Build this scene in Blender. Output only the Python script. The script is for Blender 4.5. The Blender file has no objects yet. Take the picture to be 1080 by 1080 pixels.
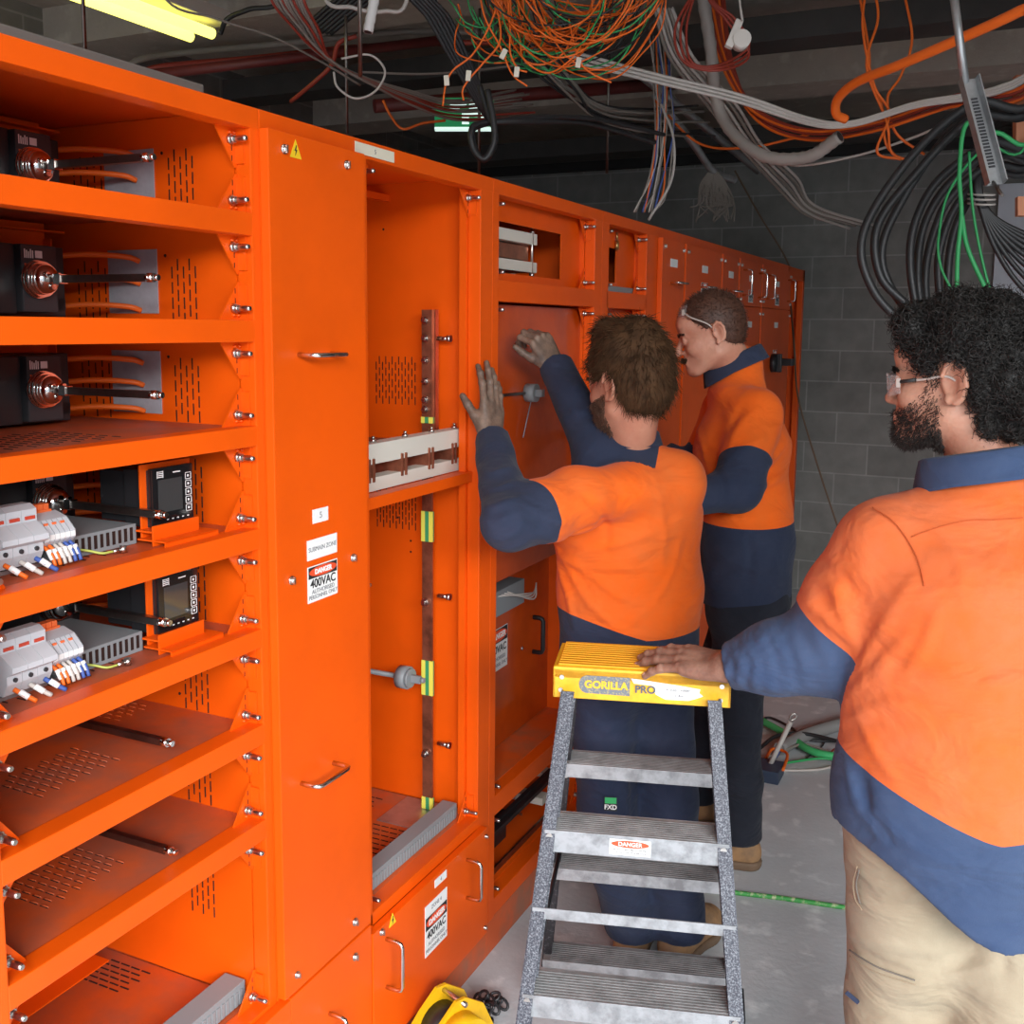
import bpy, bmesh, math, random
import numpy as np
from mathutils import Vector, Matrix, noise
random.seed(7); RNG = np.random.default_rng(5)
PI = math.pi
S = bpy.context.scene; COL = S.collection
# ------------------------------------------------------------------ camera (28 degrees left of the run of cabinets)
FL, PY, PIT, YAW, ROL = 1096.1, 488.7, .13025, .44512, .009563
CAM = Vector((1.2, 0, 1.73))
_f = Vector((-math.sin(YAW)*math.cos(PIT), math.cos(YAW)*math.cos(PIT), -math.sin(PIT)))
_r0 = Vector((math.cos(YAW), math.sin(YAW), 0)); _u0 = _r0.cross(_f)
_r = math.cos(ROL)*_r0 + math.sin(ROL)*_u0; _u = -math.sin(ROL)*_r0 + math.cos(ROL)*_u0
cd = bpy.data.cameras.new('camera'); cam = bpy.data.objects.new('camera', cd); COL.objects.link(cam)
M = Matrix((_r, _u, -_f)).transposed().to_4x4(); M.translation = CAM; cam.matrix_world = M
cd.sensor_width = 36; cd.sensor_fit = 'HORIZONTAL'; cd.lens = FL/1080*36; cd.shift_y = (PY-540)/1080
cd.clip_start = .02
S.camera = cam
def at(px, py, D):                                   # place in the room seen at that point of the photo, D metres away
    return CAM + D*(_f + (px-540)/FL*_r - (py-PY)/FL*_u)
def onX(px, py, X):
    r = at(px, py, 1)-CAM; return CAM + r*((X-CAM.x)/r.x)
def onY(px, py, Y):
    r = at(px, py, 1)-CAM; return CAM + r*((Y-CAM.y)/r.y)
def onZ(px, py, Z):
    r = at(px, py, 1)-CAM; return CAM + r*((Z-CAM.z)/r.z)
# ------------------------------------------------------------------ materials
def mat(name, col, rough=.5, metal=0., bump=0., bscale=200., var=0., vscale=4., var_col=None, spec=.5, trans=0., emit=None, coat=0., det=4, vlo=.4, vhi=.65):
    m = bpy.data.materials.new(name); m.use_nodes = True; nt = m.node_tree; N = nt.nodes; L = nt.links
    b = N['Principled BSDF']; b.inputs['Base Color'].default_value = (*col, 1); b.inputs['Roughness'].default_value = rough
    b.inputs['Metallic'].default_value = metal; b.inputs['Specular IOR Level'].default_value = spec
    b.inputs['Transmission Weight'].default_value = trans; b.inputs['Coat Weight'].default_value = coat
    if emit: b.inputs['Emission Color'].default_value = (*emit[0], 1); b.inputs['Emission Strength'].default_value = emit[1]
    tc = N.new('ShaderNodeTexCoord')
    if var > 0 or var_col:
        n = N.new('ShaderNodeTexNoise'); n.inputs['Scale'].default_value = vscale; n.inputs['Detail'].default_value = det; n.inputs['Roughness'].default_value = .65
        L.new(tc.outputs['Object'], n.inputs['Vector'])
        mr = N.new('ShaderNodeMapRange'); mr.inputs['From Min'].default_value = vlo; mr.inputs['From Max'].default_value = vhi
        L.new(n.outputs['Fac'], mr.inputs['Value'])
        mx = N.new('ShaderNodeMix'); mx.data_type = 'RGBA'
        vc = var_col or tuple(c*(1-var) for c in col)
        mx.inputs['A'].default_value = (*col, 1); mx.inputs['B'].default_value = (*vc, 1)
        L.new(mr.outputs['Result'], mx.inputs['Factor']); L.new(mx.outputs['Result'], b.inputs['Base Color'])
        m['mix'] = mx.name
    if bump > 0:
        n2 = N.new('ShaderNodeTexNoise'); n2.inputs['Scale'].default_value = bscale; n2.inputs['Detail'].default_value = 3
        L.new(tc.outputs['Object'], n2.inputs['Vector'])
        bp = N.new('ShaderNodeBump'); bp.inputs['Strength'].default_value = bump; bp.inputs['Distance'].default_value = .01
        L.new(n2.outputs['Fac'], bp.inputs['Height']); L.new(bp.outputs['Normal'], b.inputs['Normal'])
    return m
def lin(r, g, b):
    f = lambda c: (c/255/12.92) if c <= 10 else ((c/255+.055)/1.055)**2.4
    return (f(r), f(g), f(b))
OR = mat('orange_powder_coat', (.84, .098, .001), .42, bump=.05, bscale=420, var=.12, vscale=2.2, spec=.42)
SHELFM = mat('dusty_shelf_coat', (.58, .085, .012), .5, bump=.05, bscale=420, var_col=(.36, .09, .045), vscale=5)
OR_DUST = mat('dusty_orange_powder_coat', (.62, .10, .02), .5, bump=.05, bscale=420, var_col=(.33, .13, .075), vscale=6)
SLOT = mat('slot_shadow_gap', (.02, .004, .001), .9)
STEEL = mat('zinc_steel', (.62, .60, .57), .28, 1., bump=.03, bscale=300)
CHROME = mat('chrome', (.75, .73, .70), .12, 1.)
ROD = mat('dull_shaft_steel', (.25, .22, .20), .35, 1., var=.3, vscale=20)
GALV = mat('galvanised_steel', (.50, .52, .53), .42, .8, var=.25, vscale=14)
ALU = mat('worn_aluminium', (.44, .46, .48), .45, .55, var_col=(.26, .27, .28), vscale=26, bump=.05, bscale=90)
ALU_TREAD = mat('scuffed_tread_aluminium', (.30, .30, .30), .6, .35, var_col=(.19, .19, .19), vscale=18, bump=.15, bscale=160)
COPPER = mat('oxidised_copper', (.36, .12, .065), .38, .6, var=.5, vscale=18)
COPPER2 = mat('bright_copper', (.75, .30, .17), .3, .9, var=.3, vscale=14)
BLACK = mat('black_plastic', (.018, .018, .02), .42)
BLACK2 = mat('dark_grey_plastic', (.035, .036, .04), .45)
GREYP = mat('light_grey_plastic', (.55, .57, .60), .45)
GREYM = mat('mid_grey_plastic', (.24, .26, .27), .5)
GREYPL = mat('grey_gland_plate', (.36, .36, .39), .5, var=.15, vscale=30)
CREAM = mat('cream_support_board', (.66, .63, .55), .55)
WHITE = mat('white_label', (.86, .86, .84), .45)
PRINT = mat('black_print', (.02, .02, .02), .6)
PRINTG = mat('grey_print', (.22, .22, .23), .6)
RED = mat('red_plastic', (.55, .02, .01), .4)
SIGNRED = mat('danger_red', (.80, .09, .03), .45)
YEL = mat('warning_yellow', (.90, .58, .02), .45)
OCAB = mat('orange_cable', (.80, .14, .01), .5)
ORCON = mat('orange_conduit', (.85, .15, .015), .45, bump=.1, bscale=60)
WCAB = mat('white_cable', (.50, .46, .42), .5)
BCAB = mat('black_cable', (.02, .02, .021), .45)
GCAB = mat('green_cable', (.03, .33, .10), .5)
RCAB = mat('dull_red_cable', (.30, .035, .018), .5)
GRCAB = mat('dusty_grey_cable', (.24, .21, .18), .6)
BLUEC = mat('blue_cable', (.05, .10, .34), .5)
GHOLE = mat('screen_glass', (.05, .05, .05), .06, spec=.8)
def striped(name):
    m = mat(name, (.8, .72, .1), .5); nt = m.node_tree; N = nt.nodes; L = nt.links; b = N['Principled BSDF']
    tc = [n for n in N if n.type == 'TEX_COORD'][0]
    w = N.new('ShaderNodeTexWave'); w.bands_direction = 'DIAGONAL'; w.inputs['Scale'].default_value = 24; w.wave_profile = 'SIN'
    mp = N.new('ShaderNodeMapping'); mp.inputs['Scale'].default_value = (1, 1, .001)
    L.new(tc.outputs['Object'], mp.inputs['Vector']); L.new(mp.outputs['Vector'], w.inputs['Vector'])
    r = N.new('ShaderNodeValToRGB'); r.color_ramp.interpolation = 'CONSTANT'
    r.color_ramp.elements[0].color = (.82, .74, .10, 1); r.color_ramp.elements[1].position = .62; r.color_ramp.elements[1].color = (.05, .30, .12, 1)
    L.new(w.outputs['Fac'], r.inputs['Fac']); L.new(r.outputs['Color'], b.inputs['Base Color']); return m
EARTH = striped('green_yellow_earth_sleeve')
# ------------------------------------------------------------------ mesh building
class MB:
    def __init__(s): s.v = []; s.f = []; s.m = []; s.sm = []
    def add(s, vs, fs, mi=0, smooth=False):
        o = len(s.v); s.v += [tuple(v) for v in vs]
        for f in fs: s.f.append(tuple(i+o for i in f)); s.m.append(mi); s.sm.append(smooth)
        return s
    def box(s, x0, x1, y0, y1, z0, z1, mi=0, T=None, bev=0.):
        if bev > 0:
            bm = bmesh.new(); bmesh.ops.create_cube(bm, size=1)
            for v in bm.verts: v.co = Vector((x0+(v.co.x+.5)*(x1-x0), y0+(v.co.y+.5)*(y1-y0), z0+(v.co.z+.5)*(z1-z0)))
            bmesh.ops.bevel(bm, geom=bm.edges[:], offset=bev, segments=2, affect='EDGES', profile=.7)
            bmesh.ops.recalc_face_normals(bm, faces=bm.faces[:])
            vs = [v.co.copy() for v in bm.verts]; fs = [[v.index for v in f.verts] for f in bm.faces]; bm.free()
        else:
            vs = [Vector((x, y, z)) for x in (x0, x1) for y in (y0, y1) for z in (z0, z1)]
            fs = [(0, 1, 3, 2), (4, 6, 7, 5), (0, 4, 5, 1), (2, 3, 7, 6), (0, 2, 6, 4), (1, 5, 7, 3)]
        if T: vs = [T @ v for v in vs]
        return s.add(vs, fs, mi)
    def tube(s, pts, r, mi=0, n=8, cap=True, smooth=True, flat=None):
        pts = [Vector(p) for p in pts]; rs = r if isinstance(r, (list, tuple)) else [r]*len(pts)
        t0 = (pts[1]-pts[0]).normalized(); a = t0.orthogonal().normalized()
        vs = []
        for i, p in enumerate(pts):
            t = ((pts[min(i+1, len(pts)-1)]-pts[max(i-1, 0)])).normalized() if len(pts) > 1 else t0
            a = (a - t*a.dot(t)); a = a.normalized() if a.length > 1e-6 else t.orthogonal().normalized()
            b = t.cross(a)
            for k in range(n):
                q = 2*PI*k/n; vs.append(p + rs[i]*(math.cos(q)*a + math.sin(q)*b))
        fs = [(i*n+k, i*n+(k+1) % n, (i+1)*n+(k+1) % n, (i+1)*n+k) for i in range(len(pts)-1) for k in range(n)]
        s.add(vs, fs, mi, smooth)
        if cap:
            o = len(s.v)-len(vs)
            s.f.append(tuple(o+k for k in reversed(range(n)))); s.m.append(mi); s.sm.append(False)
            e = o+(len(pts)-1)*n; s.f.append(tuple(e+k for k in range(n))); s.m.append(mi); s.sm.append(False)
        return s
    def cyl(s, p0, p1, r, mi=0, n=16, r2=None): return s.tube([p0, p1], [r, r if r2 is None else r2], mi, n)
    def prism(s, poly, axis, a0, a1, mi=0, T=None):      # polygon in the two other axes, drawn along axis
        def put(p, a):
            q = [0, 0, 0]; oth = [i for i in range(3) if i != axis]; q[oth[0]] = p[0]; q[oth[1]] = p[1]; q[axis] = a; v = Vector(q)
            return T @ v if T else v
        n = len(poly); vs = [put(p, a0) for p in poly]+[put(p, a1) for p in poly]
        fs = [tuple(range(n)), tuple(reversed(range(n, 2*n)))]+[(i, n+i, n+(i+1) % n, (i+1) % n) for i in range(n)]
        return s.add(vs, fs, mi)
    def ell(s, c, r, mi=0, nu=16, nv=10, T=None):
        vs = []; fs = []
        for j in range(nv+1):
            for i in range(nu):
                th = PI*j/nv; ph = 2*PI*i/nu
                v = Vector((r[0]*math.sin(th)*math.cos(ph), r[1]*math.sin(th)*math.sin(ph), r[2]*math.cos(th)))
                if T: v = T @ v
                vs.append(v+Vector(c))
        for j in range(nv):
            for i in range(nu): fs.append((j*nu+i, (j+1)*nu+i, (j+1)*nu+(i+1) % nu, j*nu+(i+1) % nu))
        return s.add(vs, fs, mi, True)
    def build(s, name, mats, parent=None, auto=True):
        me = bpy.data.meshes.new(name); me.from_pydata(s.v, [], s.f)
        mats = mats if isinstance(mats, (list, tuple)) else [mats]
        for m in mats: me.materials.append(m)
        me.polygons.foreach_set('material_index', s.m); me.polygons.foreach_set('use_smooth', s.sm)
        bm = bmesh.new(); bm.from_mesh(me); bmesh.ops.recalc_face_normals(bm, faces=bm.faces[:]); bm.to_mesh(me); bm.free()
        me.update(); o = bpy.data.objects.new(name, me); COL.objects.link(o)
        if parent is not None:
            o.parent = parent
            if parent.parent is None and parent.type == 'EMPTY': o.location = -parent.location
        return o
def thing(name, label, cat, loc=(0, 0, 0), group=None):
    o = bpy.data.objects.new(name, None); COL.objects.link(o); o.location = loc; o.empty_display_size = .05
    return tag(o, label, cat, group)
def tag(o, label, cat, group=None, kind=None):
    o['label'] = label; o['category'] = cat
    if group: o['group'] = group
    if kind: o['kind'] = kind
    return o
def struct(o): o['kind'] = 'structure'; return o
def dup(root, loc, label, group=None):
    r = root.copy(); COL.objects.link(r); r.location = loc; r['label'] = label
    if group: r['group'] = group
    def rec(src, dst):
        for ch in list(src.children):
            c = ch.copy(); COL.objects.link(c); c.parent = dst; rec(ch, c)
    rec(root, r); return r
def spline(pts, n=8):                                   # Catmull-Rom through the points
    P = [Vector(p) for p in pts]; P = [2*P[0]-P[1]]+P+[2*P[-1]-P[-2]]; out = []
    for i in range(1, len(P)-2):
        for k in range(n):
            t = k/n; a, b, c, d = P[i-1], P[i], P[i+1], P[i+2]
            out.append(.5*((2*b)+(c-a)*t+(2*a-5*b+4*c-d)*t*t+(3*b-a-3*c+d)*t**3))
    out.append(P[-2]); return out
_tc = {}
def text_mesh(mb, txt, size, origin, xdir, ydir, mi=0, depth=.0006, center=True, bold=0.):
    cu = bpy.data.curves.new('t', 'FONT'); cu.body = txt; cu.size = size; cu.extrude = depth/2; cu.offset = bold
    if center: cu.align_x = 'CENTER'; cu.align_y = 'CENTER'
    ob = bpy.data.objects.new('t', cu); COL.objects.link(ob)
    dg = bpy.context.evaluated_depsgraph_get(); me = bpy.data.meshes.new_from_object(ob.evaluated_get(dg))
    x = Vector(xdir).normalized(); y = Vector(ydir).normalized(); z = x.cross(y); o = Vector(origin)
    mb.add([o+v.co.x*x+v.co.y*y+v.co.z*z for v in me.vertices], [tuple(p.vertices) for p in me.polygons], mi)
    bpy.data.objects.remove(ob); bpy.data.meshes.remove(me); bpy.data.curves.remove(cu)
# ------------------------------------------------------------------ room
def node_mat_concrete(name, c1, c2, c3, rough=.8, bump=.25):
    m = bpy.data.materials.new(name); m.use_nodes = True; nt = m.node_tree; N = nt.nodes; L = nt.links; b = N['Principled BSDF']
    tc = N.new('ShaderNodeTexCoord'); n1 = N.new('ShaderNodeTexNoise'); n1.inputs['Scale'].default_value = 1.6; n1.inputs['Detail'].default_value = 8; n1.inputs['Roughness'].default_value = .7
    n2 = N.new('ShaderNodeTexNoise'); n2.inputs['Scale'].default_value = 11; n2.inputs['Detail'].default_value = 6
    n3 = N.new('ShaderNodeTexNoise'); n3.inputs['Scale'].default_value = 60; n3.inputs['Detail'].default_value = 2
    for n in (n1, n2, n3): L.new(tc.outputs['Object'], n.inputs['Vector'])
    r1 = N.new('ShaderNodeValToRGB'); r1.color_ramp.elements[0].position = .35; r1.color_ramp.elements[0].color = (*c1, 1); r1.color_ramp.elements[1].position = .68; r1.color_ramp.elements[1].color = (*c2, 1)
    L.new(n1.outputs['Fac'], r1.inputs['Fac'])
    r2 = N.new('ShaderNodeMapRange'); r2.inputs['From Min'].default_value = .56; r2.inputs['From Max'].default_value = .72; r2.inputs['To Max'].default_value = .75
    L.new(n2.outputs['Fac'], r2.inputs['Value'])
    mx = N.new('ShaderNodeMix'); mx.data_type = 'RGBA'; mx.inputs['B'].default_value = (*c3, 1)
    L.new(r2.outputs['Result'], mx.inputs['Factor']); L.new(r1.outputs['Color'], mx.inputs['A']); L.new(mx.outputs['Result'], b.inputs['Base Color'])
    b.inputs['Roughness'].default_value = rough
    bp = N.new('ShaderNodeBump'); bp.inputs['Strength'].default_value = bump; bp.inputs['Distance'].default_value = .01
    L.new(n3.outputs['Fac'], bp.inputs['Height']); L.new(bp.outputs['Normal'], b.inputs['Normal']); return m
FLOORM = node_mat_concrete('scuffed_concrete', (.44, .455, .47), (.56, .575, .59), (.82, .83, .83), .75, .15)
CEILM = node_mat_concrete('formed_concrete', (.42, .365, .305), (.30, .265, .225), (.50, .45, .39), .85)
BLOCKM = bpy.data.materials.new('grey_blockwork'); BLOCKM.use_nodes = True
def _blk():
    nt = BLOCKM.node_tree; N = nt.nodes; L = nt.links; b = N['Principled BSDF']
    tc = N.new('ShaderNodeTexCoord'); sp = N.new('ShaderNodeSeparateXYZ'); cb = N.new('ShaderNodeCombineXYZ')
    ad = N.new('ShaderNodeMath'); ad.operation = 'ADD'; L.new(tc.outputs['Object'], sp.inputs[0]); L.new(sp.outputs['X'], ad.inputs[0]); L.new(sp.outputs['Y'], ad.inputs[1])
    L.new(ad.outputs[0], cb.inputs['X']); L.new(sp.outputs['Z'], cb.inputs['Y'])
    br = N.new('ShaderNodeTexBrick'); br.inputs['Scale'].default_value = 1; br.inputs['Brick Width'].default_value = .4; br.inputs['Row Height'].default_value = .2
    br.inputs['Mortar Size'].default_value = .005; br.inputs['Color1'].default_value = (.225, .222, .208, 1); br.inputs['Color2'].default_value = (.27, .266, .25, 1); br.inputs['Mortar'].default_value = (.36, .355, .335, 1)
    L.new(cb.outputs[0], br.inputs['Vector'])
    n = N.new('ShaderNodeTexNoise'); n.inputs['Scale'].default_value = 9; n.inputs['Detail'].default_value = 6; L.new(tc.outputs['Object'], n.inputs['Vector'])
    mx = N.new('ShaderNodeMix'); mx.data_type = 'RGBA'; mx.blend_type = 'MULTIPLY'; mx.inputs['Factor'].default_value = .55
    L.new(br.outputs['Color'], mx.inputs['A']); L.new(n.outputs['Color'], mx.inputs['B'])
    cr = N.new('ShaderNodeValToRGB'); cr.color_ramp.elements[0].position = .3; cr.color_ramp.elements[0].color = (.55, .55, .54, 1); cr.color_ramp.elements[1].position = .7; cr.color_ramp.elements[1].color = (1, 1, .98, 1)
    L.new(n.outputs['Fac'], cr.inputs['Fac']); L.new(cr.outputs['Color'], mx.inputs['B'])
    L.new(mx.outputs['Result'], b.inputs['Base Color']); b.inputs['Roughness'].default_value = .9
    bp = N.new('ShaderNodeBump'); bp.inputs['Strength'].default_value = .5; bp.inputs['Distance'].default_value = .006
    L.new(br.outputs['Fac'], bp.inputs['Height']); bp.invert = True; L.new(bp.outputs['Normal'], b.inputs['Normal'])
_blk()
CZ = 3.05
o = struct(MB().box(-2.6, 4.2, -6.0, 7.2, -.1, 0).build('floor', FLOORM))
o = MB()
o.box(-2.6, 4.2, -1.2, 7.2, CZ, CZ+.2); o.box(-2.6, 4.2, -1.4, -1.2, 2.95, CZ+.2)  # unseen near edge and lintel, placed to block high daylight from the upper tiers
struct(o.build('ceiling', CEILM))
b = MB()
for y in (3.3, 5.2): b.box(-2.6, 4.2, y, y+.32, CZ-.16, CZ-.0005)
struct(b.build('trim_1', CEILM))
struct(MB().box(-2.6, 4.2, 7.0, 7.2, 0, CZ).build('wall_far', BLOCKM))
struct(MB().box(-2.8, -2.6, -1.4, 7.2, 0, CZ).build('wall_left', BLOCKM))
struct(MB().box(4.2, 4.4, .2, 7.2, 0, CZ).build('wall_right', BLOCKM))
struct(MB().box(-2.6, 4.2, 6.93, 6.9995, 2.82, 2.88).build('trim_2', mat('dark_joint', (.03, .03, .03), .9)))
# plain pale panel set on the far wall, behind the hanging cables
tag(MB().box(1.07, 2.6, 6.95, 6.999, 1.5, 2.6, bev=.004).build('pale_panel', mat('pale_board', (.62, .66, .72), .6, var=.1)), 'pale grey panel set on the block wall behind the black cables', 'board')
# ------------------------------------------------------------------ daylight from the open side behind the photographer
w = bpy.data.worlds.new('world'); S.world = w; w.use_nodes = True
w.node_tree.nodes['Background'].inputs['Color'].default_value = (.75, .87, 1, 1); w.node_tree.nodes['Background'].inputs['Strength'].default_value = 1.0
def area(name, loc, aim, sx, sy, e, col=(1, 1, 1)):
    l = bpy.data.lights.new(name, 'AREA'); l.shape = 'RECTANGLE'; l.size = sx; l.size_y = sy; l.energy = e; l.color = col
    o = bpy.data.objects.new(name, l); COL.objects.link(o); o.location = loc
    o.rotation_euler = (Vector(aim)-Vector(loc)).to_track_quat('-Z', 'Y').to_euler(); return o
area('daylight_sky', (5.4, -4.2, 5.0), (.6, 2.2, .5), 6.5, 4.4, 2650, (.96, .98, 1))
S.view_settings.view_transform = 'Standard'; S.view_settings.look = 'None'; S.view_settings.gamma = 1; S.view_settings.exposure = 0
S.view_settings.use_curve_mapping = False
# fluorescent batten
lt = thing('fluorescent_light', 'yellowish twin tube fluorescent batten hanging above the left cabinets', 'light', (-1.5, 2.1, 2.75))
MB().box(-1.60, -1.42, 1.75, 3.1, 2.80, 2.85, bev=.006).build('batten_body', mat('white_enamel', (.7, .68, .6), .4), lt)
TUBE = mat('glowing_tube', (1, .9, .5), .4, emit=((1, .93, .16), 2.6))
for y in (1.9, 2.95): MB().cyl((-1.51, y, 2.85), (-1.51, y, CZ), .004, n=8).build('hanger_wire', ROD, lt)
for x in (-1.565, -1.465):
    t = MB(); t.cyl((x, 1.8, 2.765), (x, 3.05, 2.765), .019, n=14).build('tube', TUBE, lt)
# ------------------------------------------------------------------ switchboard run: front plane X=0, bodies reach back to X=-.8
TOP = 2.10; DEP = -.8
MATS = [OR, SLOT]
def post(mb, y0, y1, z0=.1, z1=TOP, seam=None):
    mb.box(-.035, 0, y0, y1, z0, z1, bev=.0025)
def rail(mb, y0, y1, z0, z1, x1=0., dx=.04): mb.box(x1-dx, x1, y0, y1, z0, z1, bev=.0025)
def stud(parent, y, z, x=-.03, l=.037, r=.0052):
    mb = MB(); mb.cyl((x, y, z), (x+.006, y, z), r*1.75, n=6); mb.cyl((x+.006, y, z), (x+.012, y, z), r*1.3, n=12)
    mb.tube([(x, y, z), (x+l-.004, y, z), (x+l, y, z)], [r, r, r*.7], n=12)
    return mb.build('stud_bolt', STEEL, parent)
def gusset(root, y, z, sy, sz):
    """corner plate: (y,z) is the inner corner, sy/sz point into the opening"""
    mb = MB(); ly, lz = .052, .066
    mb.prism([(y, z), (y+sy*ly, z), (y+sy*ly*.97, z+sz*.004), (y+sy*.004, z+sz*lz), (y, z+sz*lz)], 0, -.033, -.030)
    mb.box(-.03, -.012, y+min(0, sy*.003), y+max(0, sy*.003), z+min(0, sz*lz*.9), z+max(0, sz*lz*.9))
    # slot cuts near the fold
    for k in range(3):
        z0 = z+sz*(.012+.017*k); mb.box(-.0302, -.0295, y+sy*.012-.0008, y+sy*.012+.0008, min(z0, z0+sz*.009), max(z0, z0+sz*.009), 1)
    for k in range(2):
        mb.ell((-.029, y+sy*(.006+.012*k), z+sz*(.008)), (.004, .004, .003), 0, 8, 6)
    g = mb.build('corner_gusset', MATS, root)
    stud(g, y+sy*.017, z+sz*.020)
    return g
def slots(mb, plane, a0, a1, b0, b1, c, na, nb, length, along, th=.0026, mi=1, off=.0008):
    """staggered ventilation slots lying on a plane; a,b the two axes, slot runs along the second one if along=='b'"""
    for i in range(na):
        for j in range(nb):
            if along == 'b':
                a = a0+(a1-a0)*i/(na-1); b = b0+(b1-b0)*(j+(.5 if i % 2 else 0))/nb
                ra, rb = th/2, length/2
            else:
                a = a0+(a1-a0)*(j+(.5 if i % 2 else 0))/nb; b = b0+(b1-b0)*i/(na-1)
                ra, rb = length/2, th/2
            if plane == 'y': mb.box(a-ra, a+ra, c-off, c+off, b-rb, b+rb, mi)
            elif plane == 'z': mb.box(a-ra, a+ra, b-rb, b+rb, c-off, c+off, mi)
            else: mb.box(c-off, c+off, a-ra, a+ra, b-rb, b+rb, mi)
def pull_handle(parent, y0, z0, y1, z1, x=.02, out=.042, r=.0048, m=None, name='pull_handle'):
    a = Vector((x, y0, z0)); b = Vector((x, y1, z1)); d = (b-a).normalized(); q = Vector((out, 0, 0)); rr = .011
    pts = [a, a+q*.7, a+q-Vector((rr*.3, 0, 0))+d*rr*.3, a+q+d*rr, b+q-d*rr, b+q-Vector((rr*.3, 0, 0))-d*rr*.3, b+q*.7, b]
    mb = MB(); mb.tube(pts, r, n=10); return mb.build(name, m or CHROME, parent)
def bolt(parent, y, z, x=.02, r=.0085, name='door_bolt'):
    mb = MB(); mb.cyl((x, y, z), (x+.003, y, z), r, n=16); mb.ell((x+.003, y, z), (.006, r*.75, r*.75)); mb.box(x+.006, x+.0095, y-r*.2, y+r*.2, z-r*.8, z+r*.8)
    return mb.build(name, STEEL, parent)
def danger_sign(parent, y0, y1, z0, z1, x=.0202, txt=True):
    mb = MB(); h = z1-z0; w = y1-y0
    mb.box(x, x+.0012, y0, y1, z0, z1, 0)
    mb.box(x+.0012, x+.0016, y0+.002, y1-.002, z0+h*.66, z1-.002, 1)
    cy, cz = (y0+y1)/2, z0+h*.825
    ring = [(cy+math.cos(2*PI*k/28)*w*.46, cz+math.sin(2*PI*k/28)*h*.14) for k in range(28)]
    mb.prism(ring, 0, x+.0016, x+.0022, 2)
    ring = [(cy+math.cos(2*PI*k/28)*w*.40, cz+math.sin(2*PI*k/28)*h*.115) for k in range(28)]
    s = mb.build('danger_sign', [WHITE, PRINT, SIGNRED], parent)
    t = MB()
    text_mesh(t, 'DANGER', h*.19, (x+.0026, cy, cz-h*.005), (0, 1, 0), (0, 0, 1), 0, bold=w*.006)
    text_mesh(t, '400VAC', w*.245, (x+.0018, cy, z0+h*.50), (0, 1, 0), (0, 0, 1), 1, bold=w*.004)
    text_mesh(t, 'AUTHORISED', w*.125, (x+.0018, cy, z0+h*.28), (0, 1, 0), (0, 0, 1), 2)
    text_mesh(t, 'PERSONNEL ONLY', w*.115, (x+.0018, cy, z0+h*.13), (0, 1, 0), (0, 0, 1), 2)
    t.build('lettering', [WHITE, PRINT, PRINTG], s)
def name_plate(parent, y0, y1, z0, z1, txt, x=.0202, size=.018, skew=0, m=None, name='name_plate'):
    mb = MB(); mb.box(x, x+.0012, y0, y1, z0, z1, 0); s = mb.build(name, m or WHITE, parent)
    if txt:
        t = MB(); text_mesh(t, txt, size, (x+.0016, (y0+y1)/2, (z0+z1)/2), (0, 1, 0), (0, 0, 1), 0); t.build('lettering', PRINTG, s)
    return s
def warn_tri(parent, y, z, s=.034, x=.0204):
    mb = MB(); mb.prism([(y-s*.5, z-s*.4), (y+s*.5, z-s*.4), (y, z+s*.55)], 0, x, x+.001, 0)
    mb.prism([(y+.001, z+.009), (y-.004, z-.001), (y-.0005, z-.001), (y-.002, z-.010), (y+.004, z+.001), (y+.0008, z+.001), (y+.003, z+.009)], 0, x+.001, x+.0015, 1)
    mb.build('warning_triangle', [YEL, PRINT], parent)
def door(root, y0, y1, z0, z1, t=.02, name='door'):
    mb = MB(); mb.box(.0005, t, y0, y1, z0, z1, bev=.0022); return mb.build(name, OR, root)
def body(root, y0, y1, dep=DEP, sides=(1, 1), floor_z=.105, roof=True):
    mb = MB()
    if sides[0]: mb.box(dep, -.036, y0, y0+.003, .1, TOP)
    if sides[1]: mb.box(dep, -.036, y1-.003, y1, .1, TOP)
    mb.box(dep, dep+.003, y0, y1, .1, TOP)
    if roof: mb.box(dep, -.036, y0, y1, TOP-.004, TOP)
    mb.box(dep, -.036, y0, y1, .1, .103)
    return mb
PL = mat('x', (0, 0, 0)); bpy.data.materials.remove(PL)
def plinth(root, y0, y1):
    MB().box(-.78, -.004, y0, y1, 0, .1, bev=.002).build('plinth', OR_DUST, root)

RT = [2.064, 1.922, 1.738, 1.552, 1.367, 1.181, 1.000, .815]      # tops of the rails of the tiered bay (first is the underside of the header)
RB = [None, 1.883, 1.700, 1.516, 1.329, 1.146, .962, .777]
# ---- bay A (tiered) and the sliver of the bay to its left
A = thing('switchboard_cabinet', 'orange cabinet on the far left with eight open shelf tiers of breakers', 'cabinet', (-.4, 1.18, 0))
Y0, Y1 = .890, 1.484
f = MB(); post(f, Y0, .908); post(f, 1.462, Y1-.0005); rail(f, Y0, Y1-.0005, 2.064, TOP-.0005, .0008)
for t, b in zip(RT[1:], RB[1:]): rail(f, .906, 1.464, b, t)
rail(f, .906, 1.464, .40, .44); f.box(-.06, -.037, .893, .905, .1, 2.06); f.box(-.06, -.037, 1.465, 1.48, .1, 2.06)
f.build('frame', OR, A); plinth(A, Y0, Y1)
s = MB(); s.box(-.62, -.037, 1.462, 1.465, .44, 2.095)
TIERS = [(1.922, 2.064), (1.738, 1.883), (1.552, 1.700), (1.367, 1.516), (1.181, 1.329), (1.0, 1.146), (.815, .962), (.44, .777)]
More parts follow.
